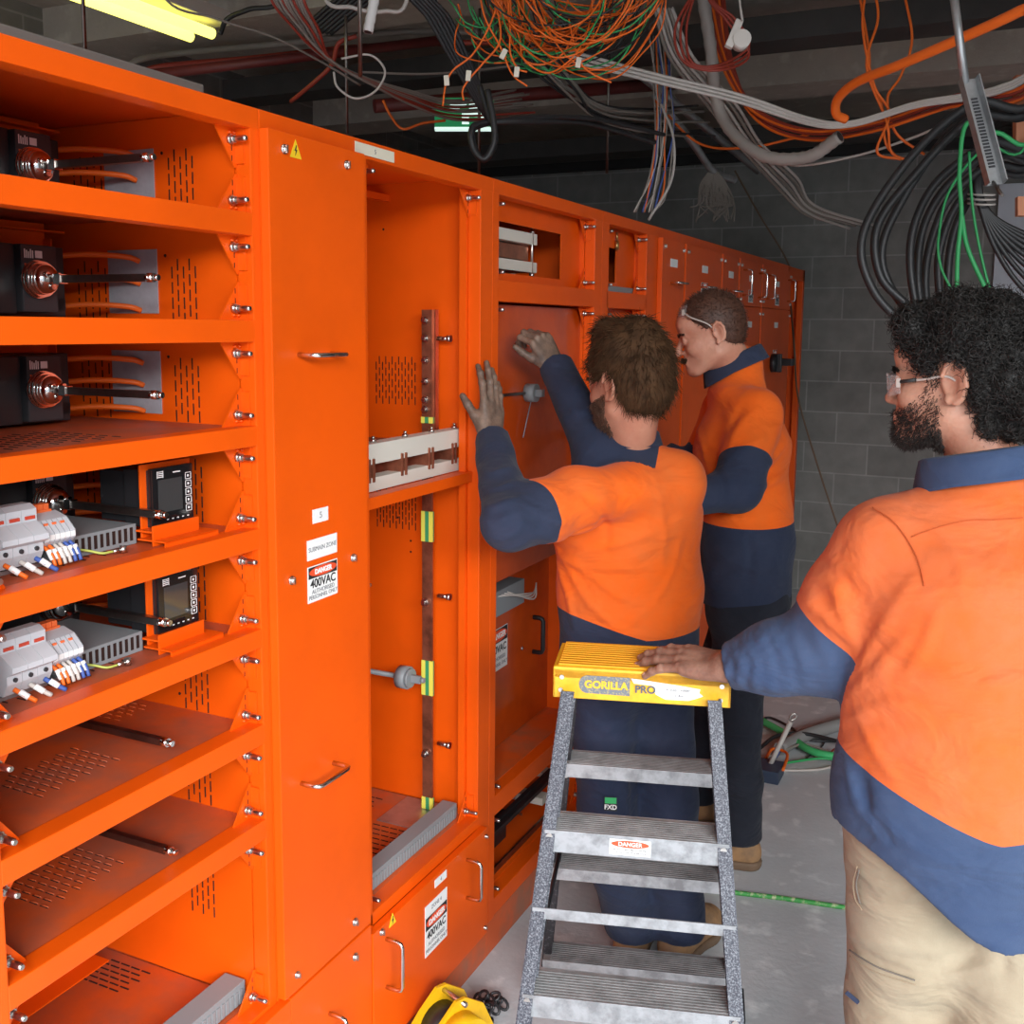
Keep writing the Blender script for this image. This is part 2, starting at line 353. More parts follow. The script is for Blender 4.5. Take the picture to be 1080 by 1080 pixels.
for i, (z0, z1) in enumerate(TIERS):
    zz = (1.80 if i == 1 else z0+.07)
    if i == 7: zz = .655
    slots(s, 'y', -.185, -.130, zz-.06, zz+.05, 1.462, 5, 4 if i != 7 else 4, .021, 'b')
    if i < 4: slots(s, 'y', -.42, -.35, zz-.06, zz+.05, 1.462, 5, 4, .021, 'b')
    s.ell((-.22 if i == 7 else -.20, 1.4615, z1-.030 if i < 3 else z1-.12), (.003, .002, .003), 1, 8, 6)
s.build('side_panel', MATS, A)
s = MB(); s.box(-.62, -.037, .908, .911, .44, 2.095); s.box(-.62, -.617, .911, 1.462, .44, 2.095); s.box(-.62, -.037, Y0, Y1, TOP-.004, TOP-.001); s.build('back_panel', MATS, A)
for i, (z0, z1) in enumerate(TIERS):
    sh = MB(); zt = z0-.002
    sh.box(-.615, -.038, .911, 1.461, zt-.003, zt, 0)
    if i in (5, 6):
        # raised louvres
        for a in range(11):
            for k in range(4 if a % 2 else 5):
                y = 1.075+.0155*a; x = -.125-.024*(k+(.5 if a % 2 else 0))
                sh.ell((x, y, zt+.0002), (.0095, .0016, .0022), 0, 8, 6); sh.box(x-.009, x+.009, y-.0032, y-.0012, zt, zt+.0004, 1)
        for a in range(6):
            for k in range(3):
                y = 1.36+.0155*a; x = -.26-.024*(k+(.5 if a % 2 else 0)); sh.ell((x, y, zt), (.0095, .0016, .0022), 0, 8, 6)
    elif i == 7: slots(sh, 'z', -.385, -.275, 1.365, 1.435, zt+.0005, 6, 4, .022, 'a')
    else:
        slots(sh, 'z', -.24, -.07, 1.00, 1.22, zt+.0003, 12, 6, .018, 'a', th=.0022); slots(sh, 'z', -.24, -.07, 1.00, 1.22, zt-.0032, 12, 6, .018, 'a', th=.0022)
    sh.build('shelf', [SHELFM, SLOT], A)
    # folded mounting plate behind the breaker
    if i < 5 or i == 7:
        m = MB(); m.box(-.432, -.429, .914, 1.395, z0, z1+.028 if i else 2.09); m.box(-.429, -.405, .914, 1.42, z1+.012, z1+.015); m.box(-.429, -.41, 1.392, 1.395, z0, z1)
        if i == 7: m.box(-.429, -.35, .914, 1.40, .465, .468)
        m.build('mounting_plate', OR, A)
    for (y, sy) in ((.909, 1), (1.461, -1)):
        for (z, sz) in ((z1, -1), (z0, 1)): gusset(A, y, z, sy, sz)
    if i in (0, 1, 2, 7):
        g = MB(); zc = {0: 1.985, 1: 1.807, 2: 1.622, 7: .70}[i]
        g.box(-.340, -.219, 1.4595, 1.4615, zc-.058, zc+.058); g.build('gland_plate', GREYPL, A)
# lower front door of bay A
d = door(A, .893, 1.50, .105, .432, name='lower_door'); name_plate(d, 1.335, 1.43, .305, .395, '', .0202)
tk = thing('cable_trunking', 'grey slotted trunking lying at the bottom front of the tiered bay', 'trunking', (-.07, 1.2, .442))
def trunk(root, y0, y1, z, x0=-.098, x1=-.05, h=.042):
    mb = MB(); mb.box(x0, x1, y0, y1, z, z+h, bev=.0015); mb.build('trunking_lid', GREYM, root)
    mb = MB(); n = int((y1-y0)/.0125)
    for k in range(n): mb.box(x1, x1+.002, y0+.004+k*.0125, y0+.004+k*.0125+.0075, z+.002, z+h*.72)
    mb.build('trunking_finger', GREYM, root)['kind'] = 'stuff'
trunk(tk, .93, 1.452, .442)
# frame edge of the next bay to the left
L0 = thing('switchboard_cabinet', 'edge of the orange cabinet just inside the left border of the photo', 'cabinet', (-.4, .7, 0))
f = MB(); post(f, .862, .8895); post(f, .35, .38); rail(f, .35, .8895, 2.064, TOP-.0005, .0008); 
for t, b in zip(RT[1:], RB[1:]): rail(f, .36, .864, b, t)
f.box(-.62, -.036, .885, .8885, .1, 2.095); f.box(-.62, -.036, .35, .353, .1, 2.095); f.box(-.62, -.617, .353, .885, .1, 2.095); f.box(-.61, -.036, .35, .8895, 2.095, 2.0985)
f.build('frame', OR, L0); plinth(L0, .35, .8895)
# grey cable tray resting on the roof
tag(MB().box(-.34, -.15, .2, 1.52, TOP, TOP+.06, bev=.004).build('cable_tray', mat('dusty_tray', (.22, .20, .18), .6, .3)), 'dusty grey tray lying on the roof of the tiered cabinet', 'tray')

# ---- bay B tall closed door
B = thing('switchboard_cabinet', 'narrow orange cabinet with a tall closed door, bar handles and a danger sign', 'cabinet', (-.4, 1.64, 0))
f = MB(); post(f, 1.4845, 1.505); post(f, 1.768, 1.789); rail(f, 1.4845, 1.789, 2.064, TOP-.0005, .0008); rail(f, 1.50, 1.77, .40, .45, 0); f.box(DEP, -.036, 1.4845, 1.487, .1, 2.095); f.box(DEP, -.036, 1.787, 1.789, .1, 2.095)
f.box(DEP, -.036, 1.4845, 1.789, 2.094, 2.099); f.build('frame', OR, B); plinth(B, 1.4845, 1.789)
d = door(B, 1.4845, 1.783, .440, 2.067)
pull_handle(d, 1.560, 1.676, 1.660, 1.676); pull_handle(d, 1.545, .856, 1.650, .856)
for y, z in ((1.527, 2.037), (1.719, 2.037), (1.526, 1.26), (1.727, 1.263), (1.52, .474), (1.719, .476)): bolt(d, y, z, r=.0085 if z > .5 or y > 1.6 else .007)
warn_tri(d, 1.560, 2.040)
danger_sign(d, 1.575, 1.671, 1.203, 1.2735); 
for o in list(d.children):
    pass
name_plate(d, 1.575, 1.671, 1.286, 1.325, 'SUBMAIN ZONE', size=.0125); name_plate(d, 1.594, 1.643, 1.355, 1.382, '5', size=.017)
d = door(B, 1.5005, 1.783, .105, .434, name='lower_door'); pull_handle(d, 1.625, .325, 1.625, .21); bolt(d, 1.718, .397)
# ---- bay C open tall bay
C = thing('switchboard_cabinet', 'orange cabinet with a tall open bay showing copper bars and white busbar boards', 'cabinet', (-.4, 2.09, 0))
f = MB(); post(f, 1.7895, 1.82); post(f, 2.325, 2.3895); rail(f, 1.7895, 2.3895, 2.064, TOP-.0005, .0008); rail(f, 1.81, 2.33, .407, .437); f.box(-.055, -.036, 2.315, 2.35, .44, 2.06); f.build('frame', OR, C); plinth(C, 1.7895, 2.3895)
s = MB(); s.box(DEP, -.036, 2.3515, 2.3545, .44, 2.095); slots(s, 'y', -.325, -.205, 1.535, 1.655, 2.3515, 13, 4, .021, 'b'); slots(s, 'y', -.325, -.205, 1.20, 1.305, 2.3515, 13, 4, .021, 'b')
for p in ((-.30, 1.98), (-.22, 1.16), (-.22, 1.13), (-.05, 1.25), (-.26, 1.22), (-.17, 1.0)): s.ell((p[0], 2.3512, p[1]), (.003, .002, .003), 1, 8, 6)
s.build('side_panel', MATS, C)
s = MB(); s.box(DEP, -.036, 1.7895, 1.7925, .44, 2.095); s.box(DEP, DEP+.003, 1.7895, 2.3895, .44, 2.095); s.box(DEP, -.036, 1.7895, 2.3895, 2.094, 2.099); s.box(-.30, -.28, 1.80, 2.35, 2.05, 2.066)
s.build('back_panel', MATS, C)
s = MB(); s.box(DEP, -.038, 1.793, 2.351, .434, .438)
slots(s, 'z', -.23, -.10, 2.02, 2.17, .4384, 8, 5, .021, 'a'); slots(s, 'z', -.41, -.28, 2.14, 2.30, .4384, 8, 5, .021, 'a'); slots(s, 'z', -.2, -.07, 1.81, 1.87, .4384, 4, 5, .021, 'a')
s.build('bay_floor', [mat('dusty_orange_floor', (.70, .10, .01), .5, var_col=(.42, .13, .06), vscale=5), SLOT], C)
MB().box(-.23, -.055, 2.19, 2.345, .4385, .4405).build('bus_plate', GALV, C); MB().box(-.41, -.215, 1.80, 2.135, .4385, .4405).build('gland_plate', GREYPL, C)
for (y, sy, z, sz) in ((2.324, -1, 2.063, -1), (1.821, 1, 2.063, -1), (2.324, -1, .438, 1), (1.821, 1, .438, 1)): gusset(C, y, z, sy, sz)
MB().box(-.055, -.02, 1.82, 2.352, 1.338, 1.364, bev=.001).build('shelf_angle', OR, C)
for yy in (1.83,): stud(C, yy, 1.18, -.05, .045)
rb = MB(); rb.ell((-.33, 1.86, .64), (.02, .025, .022)); rb.build('red_knob', RED, C)
d = door(C, 1.7895, 2.345, .105, .407, name='lower_door')
pull_handle(d, 1.842, .368, 1.842, .252); pull_handle(d, 2.225, .372, 2.225, .268)
for y, z in ((1.822, .396), (2.331, .387), (2.329, .128)): bolt(d, y, z, r=.008 if y < 2 else .006)
warn_tri(d, 1.868, .400, .030); danger_sign(d, 2.013, 2.12, .222, .322); name_plate(d, 2.013, 2.12, .3235, .352, 'ZONE 4', size=.014); name_plate(d, 2.06, 2.118, .378, .398, '4', size=.014)
# paper strip at the header above the joint of B and C
name_plate(B, 1.775, 1.92, 2.070, 2.092, '5', .002, size=.013, name='paper_strip', m=mat('masking_strip', (.72, .66, .52), .6))
# busbar boards and copper in C
bs = thing('busbar_support', 'two white insulating boards clamping upright copper strips across the tall open bay', 'busbar support', (-.1, 2.1, 1.365))
MB().box(-.10, -.062, 1.80, 2.35, 1.425, 1.471, bev=.0015).build('upper_board', CREAM, bs); MB().box(-.10, -.062, 1.80, 2.35, 1.3645, 1.395, bev=.0015).build('lower_board', CREAM, bs)
bars = MB()
for k, y in enumerate((1.913, 2.05, 2.175, 2.292)):
    for dy in (0, .017):
        MB().box(-.35, -.058, y+dy-.0035, y+dy+.0035, 1.385, 1.438, bev=.0022).build('copper_strip', COPPER, bs)
    MB().cyl((-.08, y+.045, 1.40), (-.08, y+.045, 1.42), .0045).build('tie_rod', STEEL, bs)
    q = MB(); q.cyl((-.08, y+.045, 1.39), (-.08, y+.045, 1.425), .0045); q.cyl((-.08, y+.045, 1.471), (-.08, y+.045, 1.478), .0075, n=6); q.cyl((-.08, y+.045, 1.478), (-.08, y+.045, 1.485), .004); q.build('tie_bolt', STEEL, bs)
eb = thing('earth_bar', 'upright copper earth bar with green and yellow sleeves in the tall open bay', 'copper bar', (-.14, 2.32, .44))
mb = MB(); mb.box(-.155, -.125, 2.300, 2.306, .4412, 1.772, bev=.001); mb.build('bar', COPPER, eb)
MB().box(-.128, -.118, 2.3062, 2.322, 1.455, 1.772).build('backing_bar', COPPER2, eb)
for (z0, z1) in ((.4413, .475), (.76, .855), (1.175, 1.255), (1.484, 1.50)): MB().box(-.157, -.123, 2.298, 2.308, z0, z1, bev=.0015).build('earth_sleeve', EARTH, eb)
for z in (1.745, 1.70, 1.645, 1.592, 1.545, 1.52): 
    q = MB(); q.cyl((-.142, 2.300, z), (-.142, 2.293, z), .0095, n=6); q.cyl((-.142, 2.293, z), (-.142, 2.283, z), .0055, n=10); q.build('hex_bolt', STEEL, eb)
for z in (1.70, 1.03, .625):
    q = MB(); q.cyl((-.117, 2.318, z), (-.085, 2.318, z), .006); q.cyl((-.09, 2.318, z), (-.08, 2.318, z), .009, n=12); q.build('standoff', STEEL, eb)
for z in (1.015, .60):
    q = MB(); q.cyl((-.142, 2.300, z), (-.142, 2.290, z), .011, n=6); q.cyl((-.142, 2.290, z), (-.142, 2.28, z), .0055, n=10); q.build('hex_bolt', STEEL, eb)
sh = thing('breaker_shaft', 'grey operating shaft with a round coupling in the lower part of the tall open bay', 'shaft', (-.4, 2.26, .80))
q = MB(); q.cyl((-.62, 2.26, .815), (-.19, 2.26, .815), .0075, n=4); q.build('shaft', GREYM, sh)
q = MB(); q.cyl((-.20, 2.26, .815), (-.172, 2.26, .815), .030, n=24); q.cyl((-.172, 2.26, .815), (-.164, 2.26, .815), .025, n=24); q.box(-.164, -.135, 2.255, 2.265, .805, .825, bev=.002); q.cyl((-.135, 2.26, .815), (-.125, 2.26, .815), .007); q.build('coupling', GREYM, sh)
MB().box(-.66, -.62, 2.20, 2.32, .755, .875).build('shaft_bearing', BLACK2, sh)
tk2 = thing('cable_trunking', 'grey slotted trunking along the floor of the tall open bay', 'trunking', (-.07, 2.1, .4385))
trunk(tk2, 1.84, 2.30, .4385, -.092, -.05, .04)

# ---- bay D, E
D = thing('switchboard_cabinet', 'wide open orange cabinet in front of the two men reaching in', 'cabinet', (-.4, 2.78, 0))
f = MB(); post(f, 2.390, 2.426); post(f, 3.107, 3.1695); rail(f, 2.39, 3.1695, 2.064, TOP-.0005, .0008); rail(f, 2.42, 3.11, 1.796, 1.85); rail(f, 2.42, 3.11, .398, .455); rail(f, 2.42, 3.11, .105, .155)
f.box(DEP, -.036, 2.390, 2.393, .1, 2.095); f.box(DEP, DEP+.003, 2.39, 3.169, .1, 2.095); f.box(DEP, -.036, 2.39, 3.169, 2.094, 2.099); f.build('frame', OR, D); plinth(D, 2.39, 3.1695)
s = MB(); s.box(DEP, -.036, 3.1065, 3.1095, .1, 2.095); s.build('side_panel', OR, D)
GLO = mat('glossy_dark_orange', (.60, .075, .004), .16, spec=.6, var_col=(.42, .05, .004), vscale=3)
def panel_with_hole(x, y0, y1, z0, z1, hy0, hy1, hz0, hz1, m):
    mb = MB(); mb.box(x-.003, x, y0, hy0, z0, z1); mb.box(x-.003, x, hy1, y1, z0, z1); mb.box(x-.003, x, hy0, hy1, z0, hz0); mb.box(x-.003, x, hy0, hy1, hz1, z1); return mb
panel_with_hole(-.050, 2.393, 3.106, 1.80, 2.09, 2.45, onX(592, 247, -.05).y, onX(592, 295, -.05).z, onX(592, 247, -.05).z, OR).build('upper_backplate', OR, D)
MB().box(-.048, -.045, 2.43, 3.105, 1.03, 1.79, bev=.001).build('inner_panel', GLO, D)
MB().box(-.145, -.142, 2.52, 3.106, .46, .985, bev=.001).build('lower_panel', GLO, D)
MB().box(-.55, -.038, 2.394, 3.106, .452, .4565).build('bay_floor', bpy.data.materials['dusty_orange_floor'], D); MB().box(-.55, -.038, 2.394, 3.106, 1.797, 1.80).build('shelf', OR, D)
MB().box(-.75, -.038, 2.394, 3.106, .156, .158).build('bottom_pan', OR, D)
for (y, sy) in ((2.427, 1), (3.106, -1)):
    for (z, sz) in ((2.063, -1), (1.851, 1), (1.795, -1), (.456, 1), (.397, -1), (.156, 1)): gusset(D, y, z, sy, sz)
pull_handle(D, 2.985, .80, 2.985, .685, -.142, .035, .0075, BLACK, 'black_handle')
danger_sign(D, 2.66, 2.79, .70, .83, -.1418)
q = MB(); q.ell((-.142, 2.90, .72), (.004, .006, .006)); q.build('button', STEEL, D)
k = MB(); k.box(-.044, -.030, 2.435, 2.462, 1.685, 1.765); k.build('hinge_block', GALV, D)
# frame supports below in D
us = thing('busbar_support', 'stack of pale boards with copper strip seen through the upper opening', 'busbar support', (-.3, 2.7, 1.86))
MB().box(-.20, -.075, 2.45, 2.83, 1.968, 2.00, bev=.002).build('upper_board', CREAM, us); MB().box(-.20, -.075, 2.45, 2.83, 1.888, 1.918, bev=.002).build('lower_board', CREAM, us)
MB().box(-.19, -.085, 2.45, 2.79, 1.922, 1.962, bev=.002).build('copper_strip', COPPER2, us)
for y in (2.56, 2.80):
    q = MB(); q.cyl((-.078, y, 1.88), (-.078, y, 2.03), .004); q.cyl((-.078, y, 2.0), (-.078, y, 2.008), .008, n=6); q.cyl((-.078, y, 1.875), (-.078, y, 1.888), .008, n=6); q.build('tie_bolt', STEEL, us)
MB().box(-.40, -.25, 2.86, 3.05, 1.87, 1.92).build('lower_board', CREAM, us); MB().box(-.30, -.22, 2.86, 3.05, 1.93, 1.97).build('copper_strip', COPPER2, us)
ks = thing('breaker_shaft', 'dull square shaft with a grey coupling on the glossy inner panel by the raised hand', 'shaft', (-.1, 2.7, 1.54))
q = MB(); q.tube([(-.038, 2.44, 1.548), (-.038, 2.70, 1.545)], .005, n=4); q.build('shaft', ROD, ks)
q = MB(); q.cyl((-.044, 2.70, 1.545), (-.012, 2.70, 1.545), .026, n=20); q.box(-.012, .008, 2.69, 2.71, 1.535, 1.555); q.tube([(-.03, 2.70, 1.52), (-.035, 2.66, 1.42)], .0015, n=6); q.build('coupling', GREYM, ks)
# black bars and boards in the low opening of D
ls = thing('busbar_support', 'pale boards and black bars in the low opening behind the ladder', 'busbar support', (-.2, 2.7, .16))
for (pa, pb, Y, nm) in (((533, 834), (572, 850), 2.93, 'upper_board'), ((550, 858), (574, 873), 2.93, 'lower_board'), ((556, 812), (582, 822), 3.04, 'rear_board')):
    a = onY(*pa, Y); b = onY(*pb, Y); MB().box(a.x, min(b.x, -.05), Y, Y+.05, b.z, a.z, bev=.0015).build(nm, CREAM, ls)
for (x, z, y0, y1) in ((-.10, .262, 2.45, 3.05), (-.08, .258, 2.50, 3.05), (-.16, .20, 2.43, 2.70)): MB().box(x-.007, x+.007, y0, y1, z-.007, z+.007, bev=.001).build('black_bar', BLACK, ls)
MB().box(-.14, -.12, 2.43, 2.75, .16, .25, bev=.002).build('black_bar', BLACK, ls); MB().box(-.060, -.054, 2.43, 3.09, .158, .178, bev=.001).build('edge_strip', ROD, ls)
q = MB(); q.tube([onY(545, 862, 2.90), onY(551, 865, 2.93)], .020, n=14); q.build('copper_strip', COPPER2, ls)
tg = thing('terminal_block', 'small grey terminal block with loose clear wires in the dark lower opening', 'terminal block', (-.12, 2.65, .93))
MB().box(-.141, -.09, 2.50, 2.80, .90, .975, bev=.003).build('block', GREYM, tg)
for k in range(4):
    q = MB(); q.tube(spline([(-.09, 2.62+.02*k, .96), (-.05, 2.72+.02*k, .95-.01*k), (-.06, 2.82, .93+.01*k)], 5), .0022, n=6); q.build('wire', WCAB, tg)

E_ = thing('switchboard_cabinet', 'narrow open orange cabinet right of the wide one, with small upper opening', 'cabinet', (-.4, 3.45, 0))
f = MB(); post(f, 3.170, 3.232); post(f, 3.62, 3.7295); rail(f, 3.17, 3.7295, 2.064, TOP-.0005, .0008); rail(f, 3.22, 3.63, 1.796, 1.85); rail(f, 3.22, 3.63, .398, .455); rail(f, 3.22, 3.63, .105, .155)
f.box(DEP, -.036, 3.170, 3.173, .1, 2.095); f.box(DEP, -.036, 3.63, 3.633, .1, 2.095); f.box(DEP, DEP+.003, 3.17, 3.729, .1, 2.095); f.box(DEP, -.036, 3.17, 3.729, 2.094, 2.099); f.build('frame', OR, E_); plinth(E_, 3.17, 3.7295)
panel_with_hole(-.050, 3.174, 3.63, .2, 2.09, 3.20, onX(650, 257, -.05).y, 1.885, 2.0, OR).build('upper_backplate', OR, E_)
MB().box(-.30, -.09, 3.20, 3.29, 1.955, 1.99).build('support_board', CREAM, E_); MB().box(-.30, -.09, 3.20, 3.29, 1.90, 1.935).build('support_board', CREAM, E_)
MB().box(-.048, -.038, 3.30, 3.60, 1.8505, 1.872, bev=.002).build('trunking_lid', GREYM, E_)
for (y, sy) in ((3.233, 1), (3.619, -1)):
    for (z, sz) in ((2.063, -1), (1.851, 1), (1.795, -1)): gusset(E_, y, z, sy, sz)
q = MB(); q.cyl((-.042, 3.42, 2.055), (-.042, 3.42, 2.025), .004); q.cyl((-.042, 3.42, 2.025), (-.042, 3.42, 1.995), .0075, n=10); q.build('lamp_holder', mat('brass', (.6, .4, .15), .3, .9), E_)
# ---- closed cabinets beyond
def closed(y0, y1, label, splits, handles, vh=()):
    R = thing('switchboard_cabinet', label, 'cabinet', (-.4, (y0+y1)/2, 0))
    f = MB(); f.box(DEP, -.0005, y0, y1-.0005, .1, TOP, bev=.002); f.build('frame', OR, R); plinth(R, y0, y1-.0005)
    zs = [2.062]+list(splits)+[.105]
    for k in range(len(zs)-1):
        z0, z1 = zs[k+1]+.004, zs[k]
        d = door(R, y0+.012, y1-.012, z0, z1)
        for z in (z1-.03, z0+.03):
            for y in (y0+.035, y1-.035): bolt(d, y, z, r=.008)
        w = y1-y0
        if w > .4 or k == 1:
            danger_sign(d, (y0+y1)/2-.05, (y0+y1)/2+.05, z1-.30 if k else z1-.20, z1-.22 if k else z1-.14)
        name_plate(d, (y0+y1)/2-.045, (y0+y1)/2+.045, z1-.10, z1-.07, '')
        for (h, kk, yy) in handles:
            if kk == k:
                if h == 'h': pull_handle(d, yy-.05, z1-.16, yy+.05, z1-.16)
                else: pull_handle(d, yy, z1-.05, yy, z1-.17)
    return R
closed(3.73, 4.04, 'narrow closed orange cabinet just behind the head of the middle man', (), [('h', 0, 3.90)])
closed(4.04, 4.62, 'closed orange cabinet behind the head in profile, paper label under its bar handle', (), [('h', 0, 4.33)])
closed(4.62, 4.94, 'narrow closed orange cabinet right of the one with the paper label', (), [('h', 0, 4.80)])
closed(4.94, 5.44, 'closed orange cabinet with a small upper door and two upright handles', (1.84,), [('v', 0, 5.02), ('v', 0, 5.36)])
R = closed(5.44, 6.22, 'closed orange cabinet near the end of the run with a black rotary switch', (1.84,), [('v', 0, 5.56), ('v', 0, 6.12)])
q = MB(); q.cyl((.02, 5.75, 1.55), (.05, 5.75, 1.55), .05, n=20); q.box(.05, .075, 5.735, 5.765, 1.50, 1.60, bev=.004); q.build('rotary_switch', BLACK, R)
q = MB(); q.box(.02, .10, 5.92, 5.99, 1.53, 1.57, bev=.006); q.build('rotary_switch', BLACK, R)
Kc = thing('switchboard_cabinet', 'last orange cabinet of the run with a narrow open dark bay at its end', 'cabinet', (-.4, 6.48, 0))
f = MB(); post(f, 6.22, 6.26); post(f, 6.70, 6.75); rail(f, 6.22, 6.75, 2.03, TOP-.002); rail(f, 6.22, 6.75, .1, .16); f.box(DEP, -.036, 6.22, 6.223, .1, 2.095); f.box(DEP, -.036, 6.747, 6.75, .1, 2.095); f.box(DEP, DEP+.003, 6.22, 6.75, .1, 2.095); f.box(DEP, -.036, 6.22, 6.75, 2.09, 2.098); f.build('frame', OR, Kc); plinth(Kc, 6.22, 6.75)
# ------------------------------------------------------------------ breakers in the tiers of bay A (built for tier at z=1.80, then copied down)
def make_breaker():
    z = 1.803; y = 1.268
    R = thing('circuit_breaker', '', 'circuit breaker', (-.36, 1.27, z))
    mb = MB(); mb.box(-.428, -.345, 1.14, 1.362, z-.062, z+.060, bev=.002); mb.box(-.36, -.345, 1.345, 1.3625, z-.05, z-.03, 0); mb.build('housing', BLACK, R)
    mb = MB(); mb.box(-.345, -.305, 1.240, 1.312, z-.055, z+.058, bev=.003); mb.build('drive_block', BLACK2, R)
    mb = MB(); mb.box(-.345, -.315, 1.155, 1.236, z-.058, z+.058, bev=.003); mb.build('trip_unit', BLACK, R)
    mb = MB()
    for k in range(5): mb.box(-.3048, -.3042, 1.246+.004*k, 1.248+.004*k, z+.035, z+.050-.002*(k % 3), 0)
    mb.box(-.3048, -.3042, 1.268, 1.282, z+.036, z+.048, 0)
    mb.box(-.3048, -.3042, 1.246, 1.253, z+.018, z+.026, 1); mb.box(-.3048, -.3042, 1.280, 1.294, z+.020, z+.025, 1); mb.box(-.3048, -.3042, 1.249, 1.2515, z, z+.012, 2)
    mb.build('dial_marks', [WHITE, mat('orange_mark', (.8, .12, .02), .5) if 'orange_mark' not in bpy.data.materials else bpy.data.materials['orange_mark'], GCAB], R)
    mb = MB()
    for x0, x1, r in ((-.305, -.300, .032), (-.299, -.294, .031), (-.293, -.288, .030), (-.288, -.280, .026)): mb.cyl((x0, y, z), (x1, y, z), r, n=26)
    mb.ell((-.280, y, z), (.014, .024, .024))
    for k in range(3):
        a = 2*PI*k/3+.5; mb.cyl((-.272, y+.013*math.cos(a), z+.013*math.sin(a)), (-.262, y+.013*math.cos(a), z+.013*math.sin(a)), .005, n=8)
    mb.build('coupling', CHROME, R)
    mb = MB(); mb.box(-.275, -.052, y-.0062, y+.0062, z-.0062, z+.0062, bev=.0012)
    mb.build('shaft', ROD, R)
    mb = MB(); mb.box(-.256, -.240, y-.0085, y+.0085, z-.0085, z+.0085, bev=.001); mb.build('shaft_collar', CHROME, R)
    mb = MB(); mb.cyl((-.052, y, z), (-.040, y, z), .0075, n=12); mb.cyl((-.046, y-.012, z), (-.046, y+.012, z), .003, n=8); mb.cyl((-.040, y, z), (-.030, y, z), .005, n=10); mb.build('shaft_tip', CHROME, R)
    for k, dz in enumerate((.045, .004, -.045)):
        mb = MB(); mb.tube(spline([(-.385, 1.36, z+dz), (-.33, 1.40, z+dz+.006), (-.275, 1.44, z+dz+.003), (-.262, 1.4605, z+dz-.004)], 6), .0052, n=10); mb.build('orange_lead', OCAB, R)
    return R
bk = make_breaker()
bk['label'] = 'black circuit breaker with chrome coupling in the second tier from the top'
for z, l in ((1.989, 'black circuit breaker with chrome coupling in the topmost tier'), (1.616, 'black circuit breaker with chrome coupling in the third tier from the top'),
             (1.420, 'black circuit breaker behind the upper row of terminals and power meter'), (1.238, 'black circuit breaker behind the lower row of terminals and power meter')):
    dup(bk, (-.36, 1.27, z), l, 'circuit breakers in the tiers')
bk['group'] = 'circuit breakers in the tiers'
def bare_shaft(z, x0, label):
    R = thing('breaker_shaft', label, 'shaft', (x0, 1.264, z), 'bare shafts in the lower tiers')
    MB().box(x0, -.052, 1.258, 1.270, z-.006, z+.006, bev=.0012).build('shaft', ROD, R)
    mb = MB(); mb.cyl((-.052, 1.264, z), (-.040, 1.264, z), .0075, n=12); mb.cyl((-.040, 1.264, z), (-.030, 1.264, z), .005, n=10); mb.build('shaft_tip', CHROME, R)
    mb = MB(); mb.box(x0-.05, x0, 1.10, 1.30, z-.01, z+.05, bev=.002); mb.build('drive_block', BLACK, R)
bare_shaft(1.030, -.37, 'long bare steel shaft crossing the tier with raised louvres, upper of the two')
bare_shaft(.836, -.37, 'long bare steel shaft crossing the tier with raised louvres, lower of the two')
# ------------------------------------------------------------------ power meters, terminals, supply (for the shelf at z=1.367)
def make_meter():
    z = 1.3655
    R = thing('power_meter', '', 'meter', (-.08, 1.34, z))
    mb = MB(); mb.box(-.14, -.085, 1.285, 1.381, z+.025, z+.122, bev=.002); mb.box(-.20, -.14, 1.29, 1.375, z+.03, z+.117, bev=.002); mb.build('housing', BLACK, R)
    mb = MB(); mb.box(-.085, -.078, 1.285, 1.383, z+.026, z+.125, bev=.0025); mb.build('bezel', mat('gloss_black', (.012, .012, .013), .12) if 'gloss_black' not in bpy.data.materials else bpy.data.materials['gloss_black'], R)
    MB().box(-.078, -.0775, 1.300, 1.356, z+.048, z+.104).build('screen', GHOLE, R)
    mb = MB()
    for k in range(5):
        q = z+.042+.014*k
        for (a, b, c, d) in ((1.364, 1.378, q, q+.001), (1.364, 1.378, q+.011, q+.012), (1.364, 1.365, q, q+.012), (1.377, 1.378, q, q+.012)): mb.box(-.0780, -.0774, a, b, c, d)
        mb.box(-.0780, -.0774, 1.369, 1.3725, q+.004, q+.008)
    for k in range(4): mb.box(-.0780, -.0774, 1.298, 1.312, z+.108+.003*k, z+.1095+.003*k)
    for a in (1.298, 1.3115): mb.box(-.0780, -.0774, a, a+.001, z+.107, z+.119)
    mb.box(-.0780, -.0774, 1.335, 1.352, z+.113, z+.115)
    for k in range(5): mb.box(-.0780, -.0774, 1.318+.012*k, 1.322+.012*k, z+.0335, z+.0355)
    mb.build('key_marks', WHITE, R)
    mb = MB(); mb.box(-.093, -.089, 1.272, 1.388, z+.010, z+.132, bev=.001); mb.box(-.090, -.028, 1.262, 1.388, z+.008, z+.0105); mb.box(-.031, -.028, 1.262, 1.388, z-.0, z+.010)
    mb.box(-.058, -.055, 1.262, 1.37, z+.0, z+.034, bev=.001); mb.box(-.093, -.0555, 1.262, 1.37, z+.022, z+.025); mb.build('bracket', OR, R)
    mb = MB(); mb.tube(spline([(-.12, 1.385, z+.095), (-.11, 1.402, z+.075), (-.12, 1.40, z+.045), (-.14, 1.386, z+.025)], 6), .0035, n=8); mb.build('black_lead', BCAB, R)
    mb = MB(); mb.tube(spline([(-.13, 1.385, z+.09), (-.12, 1.398, z+.07), (-.13, 1.39, z+.04)], 6), .0025, n=8); mb.build('blue_lead', BLUEC, R)
    return R
m1 = make_meter(); m1['label'] = 'black square power meter with dark blank screen on the upper equipment shelf'; m1['group'] = 'power meters'
dup(m1, (-.08, 1.345, 1.1795), 'black square power meter with a pale reflection in its screen, on the lower equipment shelf', 'power meters')
